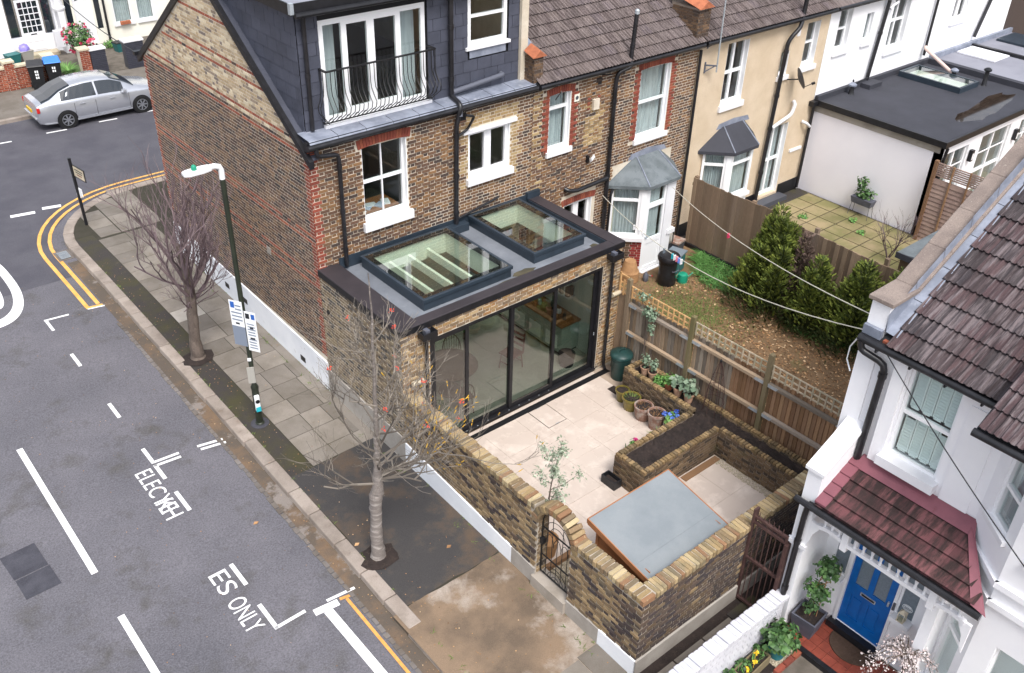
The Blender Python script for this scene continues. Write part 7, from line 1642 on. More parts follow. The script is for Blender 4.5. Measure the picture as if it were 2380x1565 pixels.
fr2 = MB(); fr2.box(DX0-.03, DX0+.06, -11.12+.0, -11.06, -.25, 1.95); fr2.box(DX0-.03, DX0+.06, -11.99, -11.935, -.25, 1.95); fr2.box(DX0-.03, DX0+.06, -11.99, -11.06, 1.78, 1.86); fr2.build('door_frame', M['white'], vh)
for (a_, b_) in ((-11.02, -10.78), (-12.29, -12.03)): B1('side_light', M['frosted'], vh, DX0+.03, DX0+.04, a_, b_, .74, 1.95); B1('side_sill', M['white'], vh, DX0-.16, DX0, a_-.04, b_+.04, .66, .74)
B1('door_bell', M['grey_dk'], vh, DX0-.05, DX0-.03, -11.99, -11.95, .78, .94)
stk = MB()
for r_ in (.062, .085):
    stk.tube([(DX0+.026, -12.16+r_*math.cos(R(20*i)), .94+r_*.75*math.sin(R(20*i))) for i in range(19)], .006, 4, cap=False)
for i in range(3): stk.box(DX0+.022, DX0+.027, -12.20, -12.12, .908+.028*i, .918+.028*i)
stk.build('window_sticker', M['signwhite'], vh)
B1('porch_right_wall', M['whitewall'], vh, 3.0, DX0, -12.75, -12.58, WG, 2.5)
for i, yy in enumerate((-10.93, -12.16)):
    ln = thing('glass_lantern', 'small glass candle lantern on the %s porch ledge' % ('left' if i == 0 else 'right'), 'lantern', (DX0-.09, yy, .74)); k = dict(world=False)
    mb = MB()
    for sx in (-1, 1):
        for sy in (-1, 1): mb.bar((sx*.05, sy*.05, 0), (sx*.05, sy*.05, .18), .012)
    mb.box(-.06, .06, -.06, .06, -.0, .012); mb.add([(-.06, -.06, .18), (.06, -.06, .18), (.06, .06, .18), (-.06, .06, .18), (0, 0, .25)], [(0, 1, 4), (1, 2, 4), (2, 3, 4), (3, 0, 4)]); mb.build('frame', M['stone_pale'], ln, **k); MB().box(-.045, .045, -.045, .045, .012, .18).build('pane', M['glass'], ln, **k)
# porch floor, step, mat
pf_ = bpy.data.objects.new('porch_floor', None); COL.objects.link(pf_); tag(pf_, kind='structure'); pf_.location = (3, -11.6, WG)
B1('floor_bed', M['mortar_dark'], pf_, 2.66, DX0, -13.2, -10.6, WG-.2, WG+.02)
for i in range(4):
    for j in range(12): slab(2.67+.2*i, 2.87+.2*i, -10.62-.2*(j+1), -10.62-.2*j, pf_, 'redtile', t=.02, z=WG+.035, name='quarry_tile', gap=.006)
B1('porch_edge', M['black'], pf_, 2.56, 2.66, -13.2, -10.6, WG-.1, WG+.05); B1('door_step', M['black'], pf_, 3.38, DX0, -12.0, -11.02, WG+.03, WG+.17)
mt_ = thing('door_mat', 'brown half-round doormat on red tiles', 'doormat', (3.36, -11.62, WG+.04)); MB().prism([(3.36, -11.2-.0, WG+.038)] + [(3.36-.40*math.sin(R(10*i)), -11.62+.42*math.cos(R(10*i)), WG+.038) for i in range(1, 18)] + [(3.36, -12.04, WG+.038)], (0, 0, .02)).build('coir_pad', M['mat_brown'], mt_)
# square planter with small tree
pq = thing('potted_tree', 'leafy small evergreen tree in a square slate-grey planter by the porch', 'potted tree', (3.02, -10.86, WG+.03), .1); k = dict(world=False)
MB().add([(-.17, -.17, 0), (.17, -.17, 0), (.17, .17, 0), (-.17, .17, 0), (-.23, -.23, .42), (.23, -.23, .42), (.23, .23, .42), (-.23, .23, .42), (-.2, -.2, .42), (.2, -.2, .42), (.2, .2, .42), (-.2, .2, .42), (-.2, -.2, .36), (.2, -.2, .36), (.2, .2, .36), (-.2, .2, .36)], [(0,3,2,1),(0,1,5,4),(1,2,6,5),(2,3,7,6),(3,0,4,7),(4,5,9,8),(5,6,10,9),(6,7,11,10),(7,4,8,11),(8,9,13,12),(9,10,14,13),(10,11,15,14),(11,8,12,15)]).build('planter', M['planter'], pq, **k); MB().box(-.2, .2, -.2, .2, .34, .37).build('soil', M['soil'], pq, **k)
tk = MB(); tk.tube([(0, 0, .36), (.03, 0, .7), (.02, .02, 1.1), (.12, -.03, 1.5)], [.014, .012, .01, .006], 6); tk.tube([(.05, -.1, .36), (.06, -.1, 1.35)], .008, 4)
for a in range(6): tk.tube([(.02, 0, .7+.1*a), (.02+.2*math.cos(a*1.1), .2*math.sin(a*1.1), .85+.13*a)], .006, 4)
tk.build('trunk', M['pot_orange'], pq, **k); lm = MB(); leafy(lm, (.1, -.06, 1.5), (.27, .25, .24), 330, .075, shell=.3); leafy(lm, (-.12, .03, 1.15), (.2, .2, .15), 130, .075, shell=.3); leafy(lm, (.06, -.05, .95), (.22, .22, .22), 220, .075, shell=.3); leafy(lm, (.0, 0, .62), (.16, .16, .15), 80, .07, shell=.3); lm.build('crown', M['leaf_dark'], pq, **k)
# front garden, low wall
fg = MB(); fg.quad((-.1, -14, WG-.06), (2.56, -14, WG-.06), (2.56, -10.6, WG-.06), (-.1, -10.6, WG-.06)); fg.build('front_garden', M['shinglemat'], kind='structure')
lw = thing('low_white_wall', 'low white painted brick wall with stepped coping beside the alley', 'wall', (1.2, -10.44, WG)); lwb = Bricks(); lwb.wall((2.6, -10.55, 0), -X, -Y, 3.6, WG, .32, 'w', proud=.004); lwb.wall((-1.0, -10.33, 0), X, Y, 3.6, WG, .32, 'w', proud=.004)
lww = MB().box(-1.0, 2.62, -10.55, -10.33, WG-.4, .34).build('wall', M['lowwhite'], lw); lwb.flush(lww, {'w': M['lowwhite']})
xx = -1.0; i = 0
while xx < 2.6: MB().box(xx+.003, xx+.112, -10.58, -10.30, .34, .44+(.022 if i % 3 == 0 else 0)+rnd.uniform(-.006, .006)).build('coping_brick', M['lowwhite'], lww, bevel=.016, segs=1); xx += .116; i += 1
B1('bed_soil', M['soil'], None, -.1, 2.5, -11.02, -10.57, WG-.08, WG-.02, label='narrow soil bed at the foot of the low white wall', cat='flower bed')
gravel('gravel_bed', 'white gravel round the teal pot in the front garden', 1.98, 2.5, -11.03, -10.7, 500, WG-.012)
for i in range(3): B1('edging_brick', M['b_red'], None, 1.9+.24*i, 2.12+.24*i, -11.12, -11.03, WG-.08, WG+.02, label='red edging brick in front of the gravel, %s from the porch' % ('third', 'second', 'first')[i], cat='brick', group='red edging bricks')
potted('shrub_pot', 'teal glazed pot with glossy evergreen rhododendron shrub', (2.2, -10.86, WG-.02), .17, .28, 'pot_teal', pl_leafy('leaf_dark', .42, .36, 620, .11), cat='potted shrub')
tt = thing('flower_trough', 'wooden trough of daffodils beside the low white wall', 'trough', (1.6, -10.78, WG-.02), .05); mb = MB(); mb.box(-.36, .36, -.13, -.11, 0, .2); mb.box(-.36, .36, .11, .13, 0, .2); mb.box(-.36, -.34, -.11, .11, 0, .2); mb.box(.34, .36, -.11, .11, 0, .2); mb.build('box', M['wood_post'], tt, **k); MB().box(-.34, .34, -.11, .11, 0, .16).build('soil', M['soil'], tt, **k); bl = MB(); fl = MB()
for i in range(46):
    x_, y_ = rnd.uniform(-.3, .3), rnd.uniform(-.08, .08); blade(bl, (x_, y_, .15), (rnd.uniform(-.3, .3), rnd.uniform(-.3, .3), 1), rnd.uniform(.12, .22), .014, .25)
bl.build('leaves', M['leaf_mid'], tt, **k)
for i in range(3): fm = MB(); x_, y_ = -.25+.2*i+rnd.uniform(-.03, .03), rnd.uniform(-.07, .07); leafy(fm, (x_, y_, .33), (.03, .03, .02), 12, .045, shell=.8, aspect=.6); fm.tube([(x_, y_, .16), (x_, y_, .33)], .004, 3); fm.build('daffodil', M['yellow_fl'], tt, **k)
for i, (x_, y_, r_) in enumerate(((1.95, -10.68, .16), (1.5, -10.66, .13), (1.15, -10.68, .14))):
    q = thing('small_shrub', ('low shrub between the teal pot and the white wall', 'small leafy plant behind the daffodil trough', 'leafy seedling clump nearest the photo edge by the white wall')[i], 'shrub', (x_, y_, WG-.02)); lm = MB(); leafy(lm, (0, 0, .14), (r_, r_, .15), 120, .07, shell=.3); lm.build('leaves', M['leaf_dark'], q, **k); MB().tube([(0, 0, 0), (0, 0, .15)], .008, 4).build('stem', M['bark'], q, **k)
# weeping cherry in front of the porch
wc_ = thing('weeping_cherry', 'small weeping cherry with pale blossom at the bottom right corner', 'tree', (2.75, -12.75, WG)); rgc = random.Random(21); tk = MB(); tk.tube([(0, 0, 0), (.04, .05, .6), (.1, .15, 1.15)], [.035, .03, .025], 7); tw = MB(); blm = MB()
top = Vector((.1, .15, 1.15))
for i in range(26):
    a = rgc.random()*6.28; r_ = rgc.uniform(.25, .62); rise_ = rgc.uniform(.05, .22); P = [top + Vector((r_*t*math.cos(a), r_*t*math.sin(a), rise_*math.sin(min(1, t*1.4)*math.pi*.6)*1.2 - rgc.uniform(.55, .8)*max(0, t-.35)**1.4*1.5)) for t in [j/7 for j in range(8)]]
    tw.tube(P, [.012*(1-j/9) + .002 for j in range(8)], 4, cap=False)
    for p in P[2:]:
        for _ in range(11): q = p + Vector((rgc.gauss(0, .035), rgc.gauss(0, .035), rgc.gauss(-.02, .05))); leaf(blm, q, Vector((rgc.uniform(-1, 1), rgc.uniform(-1, 1), 1)), rgc.uniform(.018, .034), .8, rgc)
tk.build('trunk', M['bark'], wc_, **k); tw.build('branches', M['bark'], wc_, **k); blm.build('blossom', M['blossom'], wc_, **k)
# service cables
cb = thing('overhead_cable', 'thin dark cable running down across the white house front', 'cable', (3.5, -11, 5)); MB().tube(sag(Vector((3.55, -10.62, 5.14)), Vector((1.7, -14.6, 4.0)), .1), .008, 4).build('wire', M['cable'], cb)
cw = thing('cable_loop', 'white loop of cable hanging from the white house corner', 'cable', (3.6, -10.14, 5)); MB().tube([(3.62, -10.10, 5.1), (3.70, -9.98, 4.85), (3.70, -9.98, 4.62), (3.62, -10.12, 4.5)], .012, 5).build('wire', M['signwhite'], cw)
# ------------------------------------------------------------------ street furniture
k = dict(world=False)
lp = thing('street_lamp', 'dark green lamp post with pale lantern head and parking signs on the pavement', 'street lamp', (-1.82, -.08, gz(-.08)))
MB().lathe([(.10, 0), (.10, .03), (.075, .05), (.075, .9), (.08, .95), (.085, .99), (.05, 1.06), (.05, 5.9)], n=14).build('post', M['lampgreen'], lp, smooth=True, **k)
MB().tube([(0, 0, 5.75), (0, 0, 5.93), (-.03, 0, 6.0), (-.12, .0, 6.03), (-.22, .0, 6.03)], .055, 10).build('bracket', M['lampwhite'], lp, smooth=True, **k)
MB().prism([(-.2, -.09, 5.99), (-.36, -.12, 5.985), (-.62, -.11, 5.98), (-.72, -.06, 5.98), (-.72, .06, 5.98), (-.62, .11, 5.98), (-.36, .12, 5.985), (-.2, .09, 5.99)], (0, 0, .075)).build('lantern', M['lampwhite'], lp, bevel=.02, **k)
MB().lathe([(.045, 6.05), (.05, 6.07), (.05, 6.12), (.03, 6.15), (.005, 6.16)], (-.5, 0, 0), 12).build('photocell', M['green_pl'], lp, smooth=True, **k)
# signs: two plates facing the road / along the street
def plate(a, b, z0, z1, m, name, ang, off=(0, 0)):
    u = Vector((math.cos(ang), math.sin(ang), 0)); n_ = Vector((-u.y, u.x, 0)); c = Vector((off[0], off[1], 0)); mb = MB(); mb.obox(c + u*(a+b)/2 + Zv*(z0+z1)/2, u*(b-a)/2, n_*.005, Zv*(z1-z0)/2); return mb.build(name, M[m], lp, **k), u, n_, c
AN = R(120)
s1, u, n_, c = plate(-.26, -.005, 1.98, 2.92, 'signwhite', 'parking_sign', AN, (-.02, -.075)); 
def deco(s, u, n_, c, a, b, z0, z1, m, side): mb = MB(); mb.obox(c + u*(a+b)/2 + Zv*(z0+z1)/2 + n_*side*.007, u*(b-a)/2, n_*.002, Zv*(z1-z0)/2); mb.build('sign_print', M[m], s, **k)
for sd_ in (1, -1):
    deco(s1, u, n_, c, -.24, -.16, 2.76, 2.88, 'signblue', sd_); deco(s1, u, n_, c, -.12, -.03, 2.76, 2.88, 'signtext', sd_); deco(s1, u, n_, c, -.18, -.1, 2.52, 2.58, 'signtext', sd_); deco(s1, u, n_, c, -.19, -.08, 2.27, 2.31, 'signtext', sd_)
    for i in range(9): deco(s1, u, n_, c, -.23+.01*(i % 3), -.04-.01*(i % 2), 2.05+.065*i + (.05 if i > 3 else 0), 2.075+.065*i + (.05 if i > 3 else 0), 'signgrey', sd_)
s2, u, n_, c = plate(.02, .32, 2.52, 3.12, 'signwhite', 'parking_sign', AN, (-.02, -.075)); s3, *_ = plate(.02, .32, 2.05, 2.515, 'signgrey', 'blank_plate', AN, (-.02, -.075))
for sd_ in (1, -1):
    deco(s2, u, n_, c, .2, .29, 2.95, 3.09, 'signblue', sd_); deco(s2, u, n_, c, .13, .22, 2.57, 2.61, 'signtext', sd_)
    for i in range(5): deco(s2, u, n_, c, .05, .19 if i > 2 else .29, 2.66+.085*i, 2.69+.085*i, 'signgrey', sd_)
MB().obox((-.05, -.045, 1.33), (.065, -.035, 0), (.006, .01, 0), (0, 0, .2)).build('notice', M['grey_pl'], lp, **k); MB().obox((-.04, -.04, 1.72), (.03, -.02, 0), (.004, .006, 0), (0, 0, .035)).build('number_plate', M['signwhite'], lp, **k)
ev = MB().obox((-.03, -.095, .62), (.055, -.01, 0), (.005, .035, 0), (0, 0, .2)).build('charger_body', M['signwhite'], lp, bevel=.03, label='small white and cyan charging socket strapped to the post', **k); MB().tube([(-.035, -.125, .68), (-.04, -.145, .68)], .045, 14).build('socket', M['black'], ev, world=True).parent = ev
ev.children[0].matrix_parent_inverse = Matrix.Identity(4)
MB().obox((-.03, -.10, .47), (.05, -.01, 0), (.005, .034, 0), (0, 0, .06)).build('charger_band', M['cyan'], lp, **k)
MB().lathe([(.2, .004), (.19, .012)], n=16).build('base_collar', M['asphalt_patch'], lp, **k)
sn = thing('street_name_sign', 'dark post carrying a small street name sign at the corner', 'street sign', (-1.52, 11.05, gz(11))); MB().tube([(0, 0, 0), (-.04, 0, 2.08)], .045, 10).build('post', M['black'], sn, smooth=True, **k)
ang = R(-82); u = Vector((math.cos(ang), math.sin(ang), 0)); n_ = Vector((-u.y, u.x, 0)); o_ = Vector((.0, -.06, 1.72))
pl1 = MB().obox(o_ + u*.30, u*.32, n_*.012, Zv*.18).build('plate_frame', M['black'], sn, **k); MB().obox(o_ + u*.30, u*.29, n_*.016, Zv*.15).build('plate', M['stone_pale'], sn, **k)
for i in range(3): MB().obox(o_ + u*.30 + Zv*(.07-.07*i), u*(.22-.04*i), n_*.018, Zv*.016).build('lettering', M['lampgreen'] if i < 2 else M['redwood'], sn, **k)
MB().obox((.02, -.06, 1.05), u*.13, n_*.01, Zv*.12).build('notice', M['signwhite'], sn, **k); MB().obox((.0, .06, 1.0), u*.11, n_*.01, Zv*.14).build('notice', M['signwhite'], sn, **k)
# ------------------------------------------------------------------ street trees
def street_tree(label, x, y, seed, bark, twig, trunk, limbs, depth, L, r0, up, spread, pit=True, ratio=(.62, .82)):
    rg = random.Random(seed); t = thing('street_tree', label, 'tree', (x, y, gz(y))); tm = MB(); tp_, tr_ = [], []
    for (p0, r0_), (p1, r1_) in zip(trunk, trunk[1:]):
        for q in range(4): w_ = q/4; tp_.append(Vector(p0).lerp(Vector(p1), w_) + Vector((rg.uniform(-.008, .008), rg.uniform(-.008, .008), 0))); tr_.append((r0_ + (r1_-r0_)*w_)*rg.uniform(.94, 1.07))
    tm.tube(tp_ + [Vector(trunk[-1][0])], tr_ + [trunk[-1][1]], 12)
    tm.v = [(x_ + rg.uniform(-.006, .006), y_ + rg.uniform(-.006, .006), z_) for x_, y_, z_ in tm.v]; tm.build('trunk', M[bark], t, smooth=True, **k)
    cm = MB(); tips = []
    for (p, d, l_, r_, dp) in limbs: bare(cm, Vector(p), Vector(d).normalized(), l_, r_, dp, rg, spread, 4, up, tips, .0024, ratio)
    cm.build('crown', M[twig], t, **k)
    if pit: ps = MB(); n = 14; ps.add([(.42*math.cos(2*math.pi*i/n)*rg.uniform(.7, 1.1), .36*math.sin(2*math.pi*i/n)*rg.uniform(.7, 1.1), .008) for i in range(n)] + [(0, 0, .05)], [(i, (i+1) % n, n) for i in range(n)]); ps.build('pit_soil', M['soil'], t, **k)
    return t, tips, rg
rg = random.Random(2); limbs = []
for i in range(17):
    a = rg.random()*6.28; s_ = rg.uniform(.2, 1.3); limbs.append(((.1+.08*math.cos(a)*.6, .0+.08*math.sin(a), rg.uniform(1.5, 2.3)), (math.cos(a)*s_-.12, math.sin(a)*s_, 1), rg.uniform(1.0, 1.5), rg.uniform(.022, .042), 4))
for i in range(10): a = rg.random()*6.28; limbs.append(((.08, 0, rg.uniform(1.3, 2.2)), (math.cos(a), math.sin(a), .35), rg.uniform(.7, 1.1), .016, 4))
street_tree('bare purple-brown street tree in front of the brick side wall', -1.84, 2.93, 5, 'bark', 'twig', [((0, 0, -.05), .19), ((0, 0, .12), .155), ((.0, 0, .6), .13), ((.05, 0, 1.2), .125), ((.1, 0, 1.8), .12), ((.1, .02, 2.3), .09), ((.02, .03, 3.0), .05)], limbs, 4, 1, .05, .25, .55)
rg = random.Random(9); limbs = []
for i in range(23):
    zz = 1.75 + 3.3*(i/23)**1.15; a = rg.random()*6.28; fx_ = .25 if zz < 3.4 else 0; ln_ = (1.25 - .22*(zz-1.7))*rg.uniform(.75, 1.15); el = rg.uniform(.35, .9) + (.25 if zz > 3 else 0)
    limbs.append(((.09+.02*zz, .0, zz), (math.cos(a)+fx_, math.sin(a), el), ln_, .024 - .003*(zz-1.7), 4 if zz < 4.2 else 3))
for (dx, dy, dz, z_, l_) in ((1, -.35, .35, 1.9, 1.25), (1, .1, .45, 2.1, 1.3), (.9, -.6, .6, 2.3, 1.1), (1, -.1, .2, 1.8, 1.0), (1, -.5, .15, 2.0, 1.0), (.6, -.9, .25, 1.85, .9)): limbs.append(((.1, 0, z_), (dx, dy, dz), l_, .026, 4))
t2, tips, rg = street_tree('bare lichen-covered street tree with pale trunk in front of the extension', -1.9, -4.83, 12, 'bark_pale', 'twig_pale', [((0, 0, -.05), .16), ((0, 0, .1), .13), ((.0, 0, .5), .115), ((.01, 0, 1.0), .108), ((.02, 0, 1.3), .108), ((.05, 0, 1.5), .125), ((.08, 0, 1.62), .115), ((.10, 0, 1.8), .085), ((.12, .01, 2.3), .062), ((.15, 0, 3.2), .042), ((.18, .02, 4.2), .026), ((.2, 0, 5.2), .014), ((.2, .03, 6.0), .004)], limbs, 4, 1, .05, .12, .6)
lm = MB()
for p, d, dp in tips:
    if p.x > .5 and p.z < 3.6 and rg.random() < .22: 
        for _ in range(2): q = p - d*rg.uniform(0, .12); lm.obox(q, d*rg.uniform(.012, .03), d.orthogonal().normalized()*.007, d.cross(d.orthogonal()).normalized()*.007, rg.random())
lm.build('lichen', M['lichen'], t2, kind='stuff', **k)
bt = [p for p, d, dp in tips if dp == 0 and p.z > 2.6]; rg.shuffle(bt); bt = bt[:13] + [Vector((.2, .02, 1.95))]
for i, p in enumerate(bt):
    b_ = MB()
    for _ in range(9): c = p + Vector((rg.gauss(0, .022), rg.gauss(0, .022), rg.gauss(-.02, .02))); b_.lathe([(.001, -.012), (.012, 0), (.001, .012)], c, 5, cap=False)
    b_.build('berry_cluster', M['berry'], t2, **k)
# ------------------------------------------------------------------ silver car
def build_car():
    c = thing('parked_car', 'silver saloon car parked across the main road', 'car', (2.10, 20.0, -.08), 0)
    # local x forward (front = +x), y left, z up ; length 4.63
    ST = [ # x, half width, z_bottom, z_belt(shoulder), roof half width, z_roof
     (-2.30, .60, .42, .80, .52, .86), (-2.24, .78, .30, .93, .66, .98), (-2.05, .83, .24, .97, .70, 1.03), (-1.75, .86, .22, .97, .66, 1.10), (-1.35, .875, .21, .95, .60, 1.31), (-.95, .88, .20, .94, .575, 1.43), (-.45, .88, .20, .93, .58, 1.475), (.05, .88, .20, .92, .585, 1.475), (.45, .88, .20, .91, .58, 1.43), (.85, .88, .20, .905, .60, 1.26), (1.25, .875, .21, .90, .66, 1.03), (1.50, .87, .21, .885, .70, .96), (1.95, .85, .22, .82, .68, .87), (2.20, .78, .25, .72, .62, .76), (2.32, .62, .34, .62, .52, .66)]
    def sec(s):
        x, w_, zb, zs, rw, zr = s
        return [(x, w_*.90, zb), (x, w_*.985, zb+.12), (x, w_*1.0, zb+(zs-zb)*.55), (x, w_*.985, zs-.08), (x, w_*.94, zs), (x, rw, zr-.035), (x, rw*.86, zr), (x, 0, zr+.015)]
    secs = [sec(s) for s in ST]; mb = MB(); n = len(secs[0])
    full = []
    for s in secs: full.append(s[:-1] + [s[-1]] + [(x, -y, z) for x, y, z in s[-2::-1]])
    nn = len(full[0])
    for s in full: mb.v.extend(s)
    for i in range(len(full)-1):
        for j in range(nn-1): mb.f.append((i*nn+j, i*nn+j+1, (i+1)*nn+j+1, (i+1)*nn+j)[::-1]); mb.r.append(0)
    mb.f.append(tuple(range(nn))[::1]); mb.r.append(0); mb.f.append(tuple(range((len(full)-1)*nn, len(full)*nn))[::-1]); mb.r.append(0)
    body = mb.build('body', M['carpaint'], c, smooth=True, **k)
    # wheel arches
    for wx in (-1.33, 1.37):
        for sy in (-1, 1):
            A = MB().tube([(wx, sy*.70, .315), (wx, sy*.886, .315)], .355, 26); A.build('wheel_arch', M['black'], c, **k)
            wl_ = MB(); 
            def ring(mb, prof): 
                vs = []; q = 26
                for (r_, yy) in prof:
                    for a in range(q): vs.append((wx+r_*math.cos(2*math.pi*a/q), sy*yy, .315+r_*math.sin(2*math.pi*a/q)))
                m_ = len(prof); mb.add(vs, [((i*q+a), (i*q+(a+1) % q), ((i+1)*q+(a+1) % q), ((i+1)*q+a)) for i in range(m_-1) for a in range(q)])
            ring(wl_, [(.20, .72), (.30, .72), (.318, .75), (.318, .88), (.30, .905), (.215, .905), (.205, .89)]); wh_ = wl_.build('wheel', M['tyre'], c, smooth=True, **k)
            rm_ = MB(); ring(rm_, [(.215, .88), (.205, .905), (.19, .905), (.185, .87)]); ring(rm_, [(.001, .895), (.05, .90), (.055, .88)])
            for q in range(7):
                a = 2*math.pi*q/7; rm_.obox((wx+.12*math.cos(a), sy*.893, .315+.12*math.sin(a)), (.075*math.cos(a), 0, .075*math.sin(a)), (0, .012, 0), (-.022*math.sin(a), 0, .022*math.cos(a)))
            r__ = rm_.build('rim', M['alloy'], wh_, world=False)
            dk = MB().tube([(wx, sy*.86, .315), (wx, sy*.872, .315)], .195, 20); dk.build('hub', M['black'], wh_, world=False)
    # glass panels laid just outside the body surface
    def pt(i, j, t, s_, sy, off):
        a, b, c2, d = [Vector(full[ii][jj]) for ii, jj in ((i, j), (i+1, j), (i, j+1), (i+1, j+1))]
        p = (a*(1-t)+b*t)*(1-s_) + (c2*(1-t)+d*t)*s_; nrm = ((b-a).cross(c2-a)).normalized()
        if nrm.z < 0: nrm = -nrm
        p = p + nrm*off; return Vector((p.x, p.y*sy, p.z))
    def panel(i0, i1, j, t0, t1, s0, s1, sy, name, m='darkglass', off=.008, steps=2):
        mb = MB(); cols = []
        for i in range(i0, i1+1):
            ta, tb = (t0 if i == i0 else 0), (t1 if i == i1 else 1)
            for q in range(steps+1):
                t = ta + (tb-ta)*q/steps
                if q == 0 and i > i0: continue
                cols.append((pt(i, j, t, s0, sy, off), pt(i, j, t, s1, sy, off)))
        for a, b in zip(cols, cols[1:]): mb.add([a[0], b[0], b[1], a[1]], [(0, 1, 2, 3) if sy < 0 else (3, 2, 1, 0)])
        mb.build(name, M[m], c, **k)
    for sy in (1, -1):
        panel(3, 6, 4, .85, .55, .10, .93, sy, 'rear_window'); panel(6, 8, 4, .68, .95, .10, .93, sy, 'front_window')
        for (xa, za) in ((-.72, .80), (.35, .78)): MB().obox((xa, sy*.885, za), (.09, 0, 0), (0, .012, 0), (0, 0, .018)).build('door_handle', M['carpaint'], c, **k)
        for xa in (-.25, .95, -1.0): MB().box(xa-.004, xa+.004, sy*.872, sy*.884, .3, .86).build('door_seam', M['black'], c, **k)
        MB().box(-1.0, 1.0, sy*.87, sy*.892, .24, .30).build('sill_trim', M['carpaint'], c, **k)
        MB().obox((.78, sy*.98, .98), (.07, 0, 0), (0, .09, 0), (0, 0, .06)).build('mirror', M['carpaint'], c, bevel=.03, **k)
        MB().obox((-2.18, sy*.70, .80), (.05, sy*.02, 0), (sy*-.05, .11, 0), (0, 0, .10)).build('tail_light', M['redlamp'], c, bevel=.03, **k)
        MB().obox((2.12, sy*.66, .66), (.10, sy*-.05, 0), (.03, .10, 0), (0, 0, .07)).build('headlight', M['lampwhite'], c, bevel=.03, **k)
    # windscreens across
    def screen(i0, i1, name):
        for i in range(i0, i1):
            A = [Vector(v) for v in (full[i][5], full[i][6], full[i][7], full[i][8], full[i][9])]; Bv = [Vector(v) for v in (full[i+1][5], full[i+1][6], full[i+1][7], full[i+1][8], full[i+1][9])]
            yield A, Bv
    for (i0, i1, nm) in ((2, 5, 'rear_screen'), (8, 10, 'windscreen')):
        mb = MB()
        for A, Bv in screen(i0, i1, nm):
            for q in range(4):
                P = [A[q], A[q+1], Bv[q+1], Bv[q]]; nr = (P[1]-P[0]).cross(P[3]-P[0]).normalized(); nr = nr if nr.z > 0 else -nr; mb.add([p*1.0 + nr*.008 for p in P], [(0, 1, 2, 3)])
        mb.build(nm, M['darkglass'], c, smooth=True, **k)
    B1('number_plate', M['numplate'], c, -2.335, -2.30, -.26, .26, .62, .73, world=False)
    MB().box(-2.34, -2.2, -.66, .66, .44, .52).build('bumper_strip', M['carpaint'], c, bevel=.03, **k)
    return c
build_car()
# ------------------------------------------------------------------ houses across the main road
FY = 28.0
MB().quad((-40, 20.95, .02), (60, 20.95, .02), (60, 24.0, .02), (-40, 24.0, .02)).build('far_pavement', M['pave'], kind='structure')
kf = bpy.data.objects.new('far_kerb', None); COL.objects.link(kf); tag(kf, kind='structure')
for i in range(14): B1('kerb_stone', M['kerb'], kf, -6+.95*i, -5.06+.95*i, 20.88, 21.08, -.3, .035)
MB().quad((-40, 24.0, .03), (60, 24.0, .03), (60, 40, .03), (-40, 40, .03)).build('far_front_gardens', M['shinglemat'], kind='structure')
fh1 = thing('white_terrace_house', 'white house opposite with a leaded glass front door', 'house', (1.5, FY, .03)); slab_wall(mbw := MB(), (-4, FY, 0), X, -Y, 7.75, 0, 6, .3, [(5.62, 7.5, .0, 2.45)]); mbw.build('wall', M['whitewall'], fh1)
fd = MB(); xd, yd = 2.08, FY+.06; fd.box(xd, xd+.95, yd, yd+.05, .15, .95); fd.box(xd, xd+.09, yd, yd+.05, .95, 2.3); fd.box(xd+.86, xd+.95, yd, yd+.05, .95, 2.3); fd.box(xd+.09, xd+.86, yd, yd+.05, 2.2, 2.3)
fdo = fd.build('door', M['white'], fh1, label='white front door with small leaded panes')
B1('pane', M['darkglass'], fdo, xd+.09, xd+.86, yd+.02, yd+.03, .95, 2.2); B1('letter_plate', M['black'], fdo, xd+.36, xd+.6, yd-.01, yd, .82, .89)
for i in range(1, 4): B1('glazing_bar', M['white'], fdo, xd+.09+.19*i-.015, xd+.09+.19*i+.015, yd-.004, yd+.03, .95, 2.2)
for i in range(1, 5): B1('glazing_bar', M['white'], fdo, xd+.09, xd+.86, yd-.006, yd+.028, .95+.25*i-.015, .95+.25*i+.015)
for i in range(3):
    for j in range(2): B1('panel', M['white'], fdo, xd+.1+.26*i, xd+.32+.26*i, yd-.012, yd, .22+.34*j, .5+.34*j)
for a, b in ((1.68, 2.0), (3.1, 3.42)): B1('side_light', M['darkglass'], fh1, a, b, FY+.08, FY+.1, .85, 2.4); B1('side_panel', M['white'], fh1, a-.1, b+.08, FY+.05, FY+.2, 0, .8)
B1('porch_pier', M['white'], fh1, 3.55, 3.8, FY-.5, FY+.02, 0, 1.75); MB().lathe([(.2, 1.75), (.25, 1.82), (.25, 1.9), (.18, 1.95), (.16, 2.5), (.24, 2.7)], (3.68, FY-.3, 0), 16).build('column', M['white'], fh1, smooth=True)
B1('doorstep', M['wood_pale'], fh1, 2.0, 3.3, FY-.5, FY, .03, .16); MB().obox((3.3, FY-.75, .75), (.18, .0, 0), (0, .12, 0), (0, 0, .36)).build('meter_box', M['whitepipe'], fh1, bevel=.02)
fh2 = thing('cream_terrace_house', 'cream painted house opposite with lace-curtained windows', 'house', (6.5, FY, .03)); slab_wall(mbw := MB(), (3.8, FY, 0), X, -Y, 10, 0, 6, .3, [(.55, 1.35, .1, 2.2), (2.2, 3.0, .75, 2.4), (3.25, 4.0, .75, 2.4)]); mbw.build('wall', M['cream'], fh2)
d2 = B1('door', M['white'], fh2, 4.35, 5.15, FY+.08, FY+.13, .1, 2.2); 
